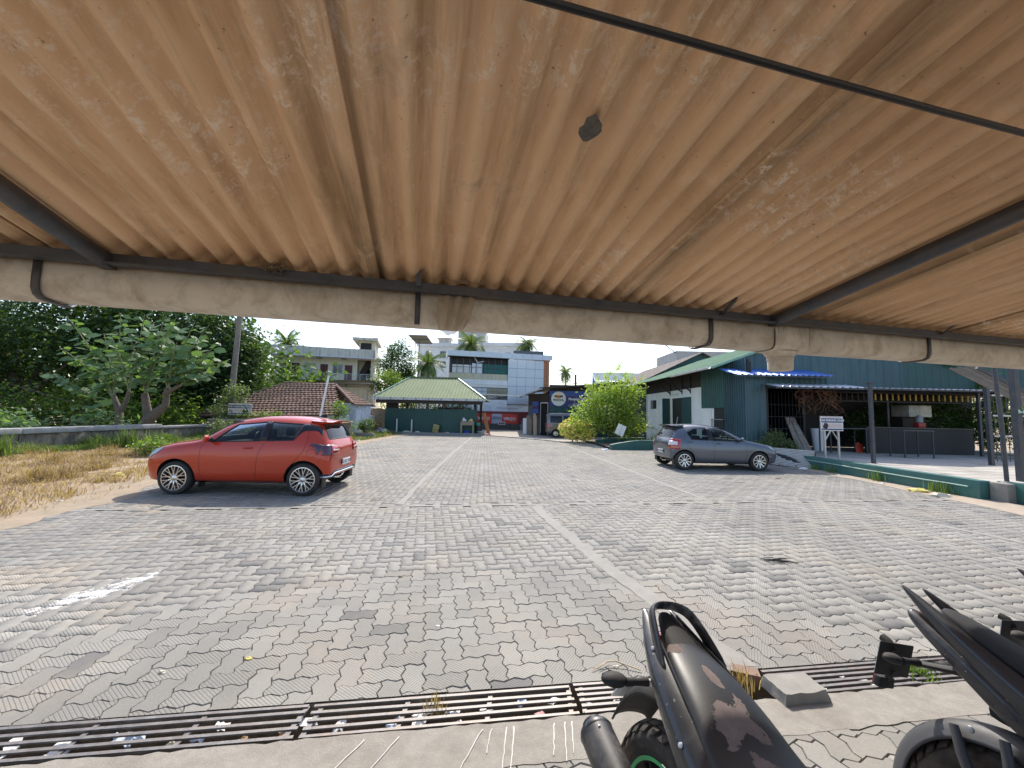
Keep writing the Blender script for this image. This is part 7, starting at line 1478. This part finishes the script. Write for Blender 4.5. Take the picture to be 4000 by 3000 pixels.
bl(MB().loft([[(x,y,z) for y,z in ((-w,zl_),(-w*.8,zt),(0,zt+.008),(w*.8,zt),(w,zl_),(w*.7,zb),(-w*.7,zb))] for x,w,zt,zl_,zb in ((-.335,.028,.945,.935,.92),(-.28,.05,.928,.91,.87),(-.20,.07,.90,.88,.80),(-.05,.095,.85,.82,.68),(.2,.11,.73,.70,.56),(.45,.1,.72,.68,.52))]),'tail_body',M_PLAS,b1,1)
bl(MB().cbox(-.372,-.335,-.05,.05,.79,.85,.012),'tail_light',M_LENSR,b1)
# grab rail
rl_=[(-.12,-.122,.838),(-.19,-.110,.892),(-.265,-.092,.945),(-.300,-.076,.962),(-.318,-.04,.968),(-.321,.0,.969),(-.318,.04,.968),(-.300,.076,.962),(-.265,.092,.945),(-.19,.110,.892),(-.12,.122,.838)]
rings=[]
for i,p in enumerate(rl_):
    p=V(p); d=(V(rl_[min(i+1,10)])-V(rl_[max(i-1,0)])).normalized(); a=d.cross(V((.55,0,.83))).normalized(); c=a.cross(d); rings.append([p+a*.010*math.cos(t)+c*.025*math.sin(t) for t in np.linspace(0,2*math.pi,10,endpoint=False)])
bl(MB().loft(rings),'grab_rail',M_RAIL,b1,1,60)
for sd in (-1,1): indicator(b1,(-.25,sd*.175,.725),sd,M_PLAS,.09,.029)
# mudguard with number plate hanging behind the wheel
mg=[]
for x,z,w in ((-.16,.74,.085),(-.26,.715,.090),(-.345,.66,.092),(-.42,.56,.092),(-.47,.46,.088)): mg.append([(x,-w,z-.035),(x-.006,-w*.9,z),(x-.008,-w*.4,z+.010),(x-.009,0,z+.013),(x-.008,w*.4,z+.010),(x-.006,w*.9,z),(x,w,z-.035)])
o=bl(MB().grid(mg),'rear_mudguard',M_PLAS,b1,2,60,False); sol=o.modifiers.new('t','SOLIDIFY'); sol.thickness=.006
pl=bl(MB().box(-.002,.002,-.09,.09,-.065,.065),'number_plate',M_PLATE,b1); pl.matrix_basis=Matrix.Translation((-.448,0,.575))@Matrix.Rotation(R(35),4,'Y')
# exhaust silencer
ax0,ax1=V((.20,-.190,.385)),V((-.33,-.225,.50)); dd=(ax1-ax0).normalized()
ex=bl(MB().lathe([(0,-.02),(.05,-.02),(.060,.02),(.062,.30),(.062,.53),(.058,.548),(.040,.552)],32,frame(ax0,dd.orthogonal(),dd)),'silencer',M_EXH,b1)
link('end_cap',MB().lathe([(.062,.528),(.064,.535),(.058,.549)],32,frame(ax0,dd.orthogonal(),dd)).mesh('end_cap',M_RAIL,40),ex,True); link('tail_pipe',MB().lathe([(.018,.50),(.022,.50),(.030,.545),(.040,.553),(.040,.572),(.030,.576),(.028,.56)],24,frame(ax0,dd.orthogonal(),dd)).mesh('tail_pipe',M_EXH,40),ex,True)
for a in (0,2.1,4.2): q=frame(ax0,dd.orthogonal(),dd)@V((.062*math.cos(a),.062*math.sin(a),.51)); link('rivet',MB().lathe([(0,.004),(.004,.003),(.005,0)],8,frame(q,dd,(q-ax0-dd*.51).normalized())).mesh('rivet',M_CHROME,40),ex,True)
bl(MB().tube([ax0,(.45,-.14,.28),(.62,-.10,.24)],[.05,.03,.022],12),'exhaust_pipe',M_EXH,b1)
for sd in (-1,1): bl(MB().bar((0,sd*.085,.305),(.42,sd*.09,.36),.03,.05),'swingarm',M_PLAS,b1); bl(MB().tube([(.06,sd*.10,.36),(.16,sd*.11,.66)],.024,10),'shock_absorber',M_PLAS,b1)
bl(MB().tube([(.13,-.155,.66),(.155,-.168,.70),(.18,-.165,.72),(.215,-.16,.70),(.235,-.15,.64)],.009,8),'helmet_hook',M_GALV,b1)
front_half(b1,M_FAIR)
for sd in (-1,1):
    bl(MB().tube([(x,sd*(y1+.002),z1+.001) for x,(y1,z1),_,_ in FS[1:]],.0045,6),'seat_seam',M_BLKPL,b1)
    for x,y,z in ((-.20,.118,.872),(.06,.178,.757),(.26,.178,.69)): bl(MB().lathe([(0,.004),(.006,.003),(.008,0)],10,frame((x,sd*y,z),(1,0,0),(0,sd*.8,.6))),'screw',M_GALV,b1)
# ---- bike 2 (and its neighbour): split tail, plate holder, tyre hugger
def split_tail(label,loc,rz,lean,full=True):
    b=bike_root(label,loc,rz,lean); tyre(b,0,.305,.305,.14,.215,M_TYREB,y=-.06)
    F2=[(-.40,(.070,1.010),(.074,1.006),(.072,.998)),(-.33,(.072,.985),(.088,.968),(.080,.935)),(-.22,(.082,.935),(.110,.905),(.098,.850)),(-.08,(.098,.872),(.135,.830),(.118,.755)),(.10,(.115,.80),(.160,.75),(.14,.64)),(.30,(.12,.75),(.17,.69),(.15,.55)),(.45,(.11,.74),(.14,.68),(.12,.56))]
    F3=[(-.37,(.052,.965),(.060,.958),(.054,.948)),(-.28,(.060,.935),(.080,.910),(.07,.885)),(-.14,(.075,.885),(.105,.85),(.095,.80)),(.04,(.09,.80),(.125,.75),(.11,.68))]
    for sd in (-1,1): panel(b,F2,sd,M_FAIR2); panel(b,[(x,(y1,z1-.03),(y2+.02,z2-.045),(y3+.02,z3-.06)) for x,(y1,z1),(y2,z2),(y3,z3) in F3],sd,M_FAIR)
    seat(b,[(-.285,.020,.965,.955),(-.26,.058,.968,.944),(-.18,.078,.952,.922),(-.06,.090,.915,.880),(.06,.098,.872,.835),(.14,.11,.82,.785),(.30,.125,.795,.745),(.5,.1,.79,.74)],M_SEAT2,'pillion_seat')
    bl(MB().cbox(-.12,.4,-.07,.07,.66,.82,.03),'tail_body',M_PLAS,b); bl(MB().cbox(-.34,-.29,-.05,.05,.885,.925,.012),'tail_light',M_LENSR,b)
    arm=bl(MB().tube([(-.14,0,.78),(-.27,0,.735),(-.40,0,.69)],[.035,.028,.022],10,squash=.5),'plate_holder',M_PLAS,b)
    pl=bl(MB().cbox(-.003,.003,-.10,.10,-.07,.07,.004),'number_plate',M_PLAS,b); pl.matrix_basis=Matrix.Translation((-.43,0,.675))@Matrix.Rotation(R(4),4,'Y'); link('plate_face',MB().box(-.006,-.0035,-.095,.095,-.065,.065).mesh('plate_face',M_PLATE,0),pl,True)
    bl(MB().tube([(-.42,-.02,.71),(-.445,-.02,.74),(-.47,-.02,.745)],.016,10),'plate_lamp',M_PLAS,b); bl(MB().bar((-.43,.0,.63),(-.45,.0,.575),.016),'reflector_stem',M_PLAS,b); rf=bl(MB().cbox(-.470,-.445,-.045,.045,.545,.590,.006),'reflector',M_PLAS,b); link('lens',MB().box(-.476,-.4705,-.040,.040,.548,.587).mesh('lens',M_LENSR,0),rf,True)
    for sd in (-1,1): indicator(b,(-.33,sd*.125,.715),sd,M_PLAS,.08,.024)
    # hugger over the tyre
    P=[]
    for a in np.linspace(R(62),R(184),13):
        row=[]; k=(a-R(62))/R(122)
        for t in np.linspace(-1,1,9): w=.085*(1-.12*k); r_=.350-.048*abs(t)**3-(.012 if abs(t)>.98 else 0)+.006*math.sin(k*3); row.append((r_*math.cos(a),t*w-.06,.305+r_*math.sin(a)))
        P.append(row)
    h=bl(MB().grid(P),'tyre_hugger',M_HUG,b,2,60,False); sol=h.modifiers.new('t','SOLIDIFY'); sol.thickness=.006
    for sd in (-1,1):
        for a,e in ((R(118),(-.005,.30)),(R(96),(.07,.31))):
            p=V((.335*math.cos(a),sd*.088-.06,.305+.335*math.sin(a))); q=V((e[0],sd*.115-.05,e[1])); bl(MB().tube([p,p.lerp(q,.25)+V((0,sd*.014,0)),q],[.013,.016,.015],10),'hugger_stay',M_HUG,b)
        link('bolt',MB().lathe([(0,.006),(.009,.005),(.011,0)],12,frame((.335*math.cos(R(110)),sd*.086-.06,.305+.330*math.sin(R(110))),(1,0,0),(0,sd,0))).mesh('bolt',M_GALV,40),h,True)
        bl(MB().bar((-.02,sd*.11,.305),(.45,sd*.10,.38),.03,.05),'swingarm',M_PLAS,b)
    bl(MB().tube([(.32,-.16,.36),(.05,-.19,.40),(-.12,-.195,.44)],[.045,.055,.05],16),'silencer',M_EXH,b); bl(MB().tube([(-.05,.02,.62),(.30,.06,.74)],.014,8),'brake_hose',M_PLAS,b)
    if full: front_half(b,M_FAIR2)
    return b
split_tail('satin black motorbike with split pointed tail and grey tyre hugger, second from left',(1.66,1.32,0),R(-76),R(13))
split_tail('motorbike at the right frame edge showing only its plate holder and tail',(2.50,1.53,0),R(-76),R(8))
# ---- concrete lump between the gratings, small debris
bm=bmesh.new(); bmesh.ops.create_cube(bm,size=1); bmesh.ops.subdivide_edges(bm,edges=bm.edges[:],cuts=7,use_grid_fill=True); me=bpy.data.meshes.new('concrete_lump')
for v in bm.verts: v.co=V((v.co.x*.34*(1-.10*v.co.z),v.co.y*.20*(1-.15*v.co.z),(v.co.z+.5)*.075-.004))
bm.to_mesh(me); bm.free(); me.materials.append(M_CONC); me.polygons.foreach_set('use_smooth',[True]*len(me.polygons)); me.set_sharp_from_angle(angle=R(50))
for v in me.vertices: v.co+=V((noise.noise(v.co*9),noise.noise(v.co*9+V((3,0,0))),noise.noise(v.co*9+V((0,5,0)))))*.010+V((noise.noise(v.co*38),noise.noise(v.co*38+V((3,0,0))),noise.noise(v.co*38+V((0,5,0)))))*.005
prop(link('concrete_block',me,mtx=Matrix.Translation((1.80,2.53,.0))@Matrix.Rotation(R(8),4,'Z')@Matrix.Scale(.9,4)),'broken grey concrete block lying across the drain gap','concrete block')
prop(MB().box(-.08,.08,-.045,.045,-.06,.004).build('brick_slab',mat('red_brick_slab',(.22,.145,.11),.9,var=.2),mtx=Matrix.Translation((1.62,2.74,0))@Matrix.Rotation(R(-20),4,'Z'),smooth=0),'reddish brick slab beside the concrete block','brick')
# ---------------------------------------------------------------- clutter by the green fence, litter, fallen things
def crumple(name,lab,loc,s,m,cat='litter',group=None,seed=0,flat_=.6):
    bm=bmesh.new(); bmesh.ops.create_icosphere(bm,subdivisions=2,radius=1)
    for v in bm.verts: k=.75+.5*noise.noise(v.co*1.7+V((seed*3.1,0,seed))); v.co=V((v.co.x*k*s[0],v.co.y*k*s[1],max(-.1,v.co.z)*k*s[2]))
    me=bpy.data.meshes.new(name); bm.to_mesh(me); bm.free(); me.materials.append(m); return prop(link(name,me,mtx=Matrix.Translation(loc)),lab,cat,group)
L_W,L_C,L_B,L_BR,L_Y,L_P=M_LIT
M_BLUEP=flat('blue_plastic',(.02,.05,.42),.4)
# stall table with bags at the fence end
tb=empty('work_table',(-3.35,29.6,0),0,'small brown work table with bags on it at the right end of the green fence','table')
MB().cbox(-3.85,-2.85,29.35,29.85,.72,1.02,.01).build('table_box',mat('table_brown',(.30,.24,.17),.8,var=.2),tb)
for x in (-3.80,-2.9):
    for y in (29.38,29.82): MB().bar((x,y,0),(x,y,.72),.06).build('leg',mat('leg_yellow',(.42,.34,.2),.7) if 'leg_yellow' not in bpy.data.materials else bpy.data.materials['leg_yellow'],tb,smooth=0)
MB().box(-3.8,-2.9,29.38,29.82,.12,.15).build('shelf',M_DARKB,tb,smooth=0)
crumple('plastic_bag','white knotted plastic bag on the brown work table',(-3.6,29.6,1.06),(.24,.18,.26),L_W,'plastic bag',seed=1); crumple('yellow_sack','yellow folded sack on the brown work table',(-3.1,29.6,1.05),(.24,.16,.22),L_Y,'sack',seed=2)
crumple('blue_bucket','blue tub under the brown work table',(-3.4,29.6,.16),(.28,.2,.2),M_BLUEP,'tub',seed=3)
b=MB(); b.lathe([(0,.02),(.30,.02),(.36,.28),(.38,.30),(.34,.29),(.27,.06),(0,.06)],28,Matrix.Translation((-2.25,29.4,0))); prop(b.build('steel_basin',M_GALV),'round steel basin on the ground right of the work table','basin')
b=MB(); b.lathe([(0,0),(.24,0),(.28,.66),(.27,.7),(.0,.7)],20,Matrix.Translation((-2.5,30.0,0))); o=prop(b.build('black_drum',M_BLKPL),'black plastic drum with green tub on top by the fence end','drum'); MB().lathe([(0,.70),(.15,.70),(.17,.92),(0,.92)],16,Matrix.Translation((-2.55,29.95,0))).build('green_tub',flat('green_tub',(.03,.30,.22),.5),o)
prop(MB().cbox(-.14,.14,-.03,.03,0,1.75,.01).build('rusty_board',mat('rust_board',(.34,.15,.06),.85,var=.3,scale=6),mtx=Matrix.Translation((-1.75,30.4,0))@Matrix.Rotation(R(-14),4,'Y')),'tall rusty-brown leaning board in front of the red banner','board')
crumple('white_sack','pink and white crumpled sacks beside the steel basin',(-1.7,29.1,0),(.4,.2,.2),L_P,'sack',seed=5)
b=MB(); b.cbox(-.24,.24,-.12,.12,0,.62,.05); prop(b.build('yellow_can',mat('can_yellow_black',(.34,.29,.10),.6,var=.7,scale=6),mtx=Matrix.Translation((-5.85,29.75,.12))@Matrix.Rotation(R(14),4,'Y')),'tilted yellow and black can leaning on the green fence','can')
crumple('blue_tray','blue plastic tray on the ground before the green fence',(-6.5,29.3,0),(.30,.18,.17),M_BLUEP,'tray',seed=6); crumple('blue_bag','blue bag among rags before the green fence',(-4.35,29.4,0),(.30,.2,.26),M_BLUEP,'bag',seed=7)
for i,(x,y,s_,m,lab) in enumerate([(-7.1,29.5,.34,L_W,'white rag heap left of the blue tray'),(-4.75,29.5,.3,L_C,'brown cloth heap left of the blue bag'),(-7.9,29.6,.4,L_C,'pale driftwood-like rag left of the white rag heap'),(-5.2,29.6,.26,L_BR,'brown carton heap by the yellow can'),(-9.5,29.3,.5,L_W,'torn white sack at the left end of the green fence'),(-10.3,29.9,.7,L_B,'grey-blue tarpaulin bundle left of the green fence')]): crumple('rag_heap',lab,(x,y,0),(s_*1.3,s_*.6,s_*.7),m,'rags','rags along the fence',seed=10+i)
prop(MB().cbox(-9.4,-2.0,29.05,29.3,-.05,.14,.03).build('fence_kerb',M_CONC),'low cracked concrete kerb along the foot of the green fence','kerb'); prop(MB().box(-8.6,-7.2,26.9,27.9,.0,.03).build('flat_sheet',mat('ply_sheet',(.44,.38,.29),.9),smooth=0),'flat pale board lying on the paving before the fence','board'); prop(MB().cbox(-10.2,-8.6,24.3,24.55,-.05,.28,.02).build('kerb_beam',M_CONC),'short concrete beam in the dry grass left of the paving','beam')
ag=empty('ragged_lean_to',(-10.6,30.5,0),0,'ragged cloth lean-to at the left end of the pavilion','lean-to'); MB().grid([[(-12.2,30.6,1.75),(-9.9,30.2,2.05)],[(-12.2,32,1.9),(-9.9,32,2.2)]]).build('roof_cloth',M_GREYSHEET,ag,smooth=0,fix=False); MB().grid([[(-11.5+.3*i,30.8+.1*math.sin(i*2),1.9-.05*abs(i-3)) for i in range(6)],[(-11.5+.3*i,30.8+.12*math.sin(i*2+1),.2) for i in range(6)]]).build('hanging_cloth',mat('sack_cloth',(.34,.29,.22),.95,var=.3),ag,smooth=60,fix=False); MB().bar((-12.1,30.7,0),(-12.1,30.7,1.8),.06).build('post',M_DARKB,ag,smooth=0)
# scattered litter on verge and lot: each its own thing
pos=[(-8.7,20.2,0,.2,'white plastic scrap on the verge edge behind the red car, nearest'),(-8.5,21.6,0,.22,'white paper scrap on the verge edge, second behind the red car'),(-8.9,22.6,0,.3,'white rag pile where the paving meets the verge'),(-9.2,23.6,5,.3,'pink-red rag on the verge edge near the pavilion'),(-10.0,24.0,0,.25,'white bag in the dry grass by the clipped bush'),(-10.4,23.3,0,.2,'white bag in the weeds before the tiled house'),(-8.3,19.0,0,.14,'small white scrap on the paving beside the verge'),(-8.8,6.3,0,.25,'pale flat scrap on the bare soil at far left'),(-7.9,6.9,1,.12,'cream scrap on the soil below the dry grass'),(-9.5,9.5,4,.3,'yellow-white bag in the dry grass ahead of the red car'),
     (4.55,18.9,0,.28,'white torn bag at the near planter end'),(4.75,19.4,2,.24,'grey sack at the near planter corner'),(5.6,17.9,4,.16,'yellow wrapper on the paving by the planter'),(6.1,17.9,0,.12,'white wrapper right of the yellow wrapper'),(10.1,13.4,0,.26,'white plastic heap at the foot of the slatted panel'),(10.2,12.1,0,.12,'white scrap along the green wall, midway'),(10.1,10.6,0,.16,'white scrap below the tall weed tuft'),(10.0,9.55,4,.4,'long yellow-white wrapper near the concrete block'),(9.9,9.0,1,.4,'pale paper sheet on the concrete edge before the block'),(7.7,11.2,3,.14,'dark stone lying in the grey car shadow'),
     (2.35,5.25,0,.05,'tiny white paper scrap on the paving in the middle right'),(-1.1,4.1,3,.04,'small brown leaf on the paving centre left'),(-.55,3.2,0,.03,'tiny white chip near the centre drain'),(-1.75,2.75,4,.05,'yellowish dry leaf above the left drain'),(-2.2,2.6,1,.04,'cream twig chip above the left drain'),(.75,2.74,1,.05,'pale dry leaf by the centre drain end')]
for i,(x,y,mi,s_,lab) in enumerate(pos): crumple('litter_scrap',lab,(x,y,.002),(s_*.7,s_*.45,s_*.28),M_LIT[mi],'litter','litter on the ground',seed=30+i)
b=MB()
for k in range(16): a=random.uniform(-.6,.2); p=V((3.15+random.uniform(-.12,.12),4.75+random.uniform(-.05,.05),.008)); d=V((math.cos(a),math.sin(a),random.uniform(0,.12)))*random.uniform(.08,.24); b.tube([p,p+d*.5+V((0,0,.01)),p+d],.004,4)
prop(b.build('fallen_twig',flat('dark_twig',(.03,.03,.028),.8)),'dark fallen frond twig lying on the paving at middle right','twig')
b=MB(); p=[V((.62,2.72,.012)),V((.68,2.75,.03)),V((.74,2.755,.035)),V((.82,2.735,.02)),V((.9,2.70,.012))]; b.tube(p,.004,6); b.tube([p[0],p[0]+V((-.05,-.03,0))],.003,5); b.tube([p[1],p[1]+V((-.06,-.05,-.015))],.003,5); prop(b.build('dry_root',flat('dry_root',(.52,.43,.28),.9)),'curled pale dry root lying at the drain edge','root')
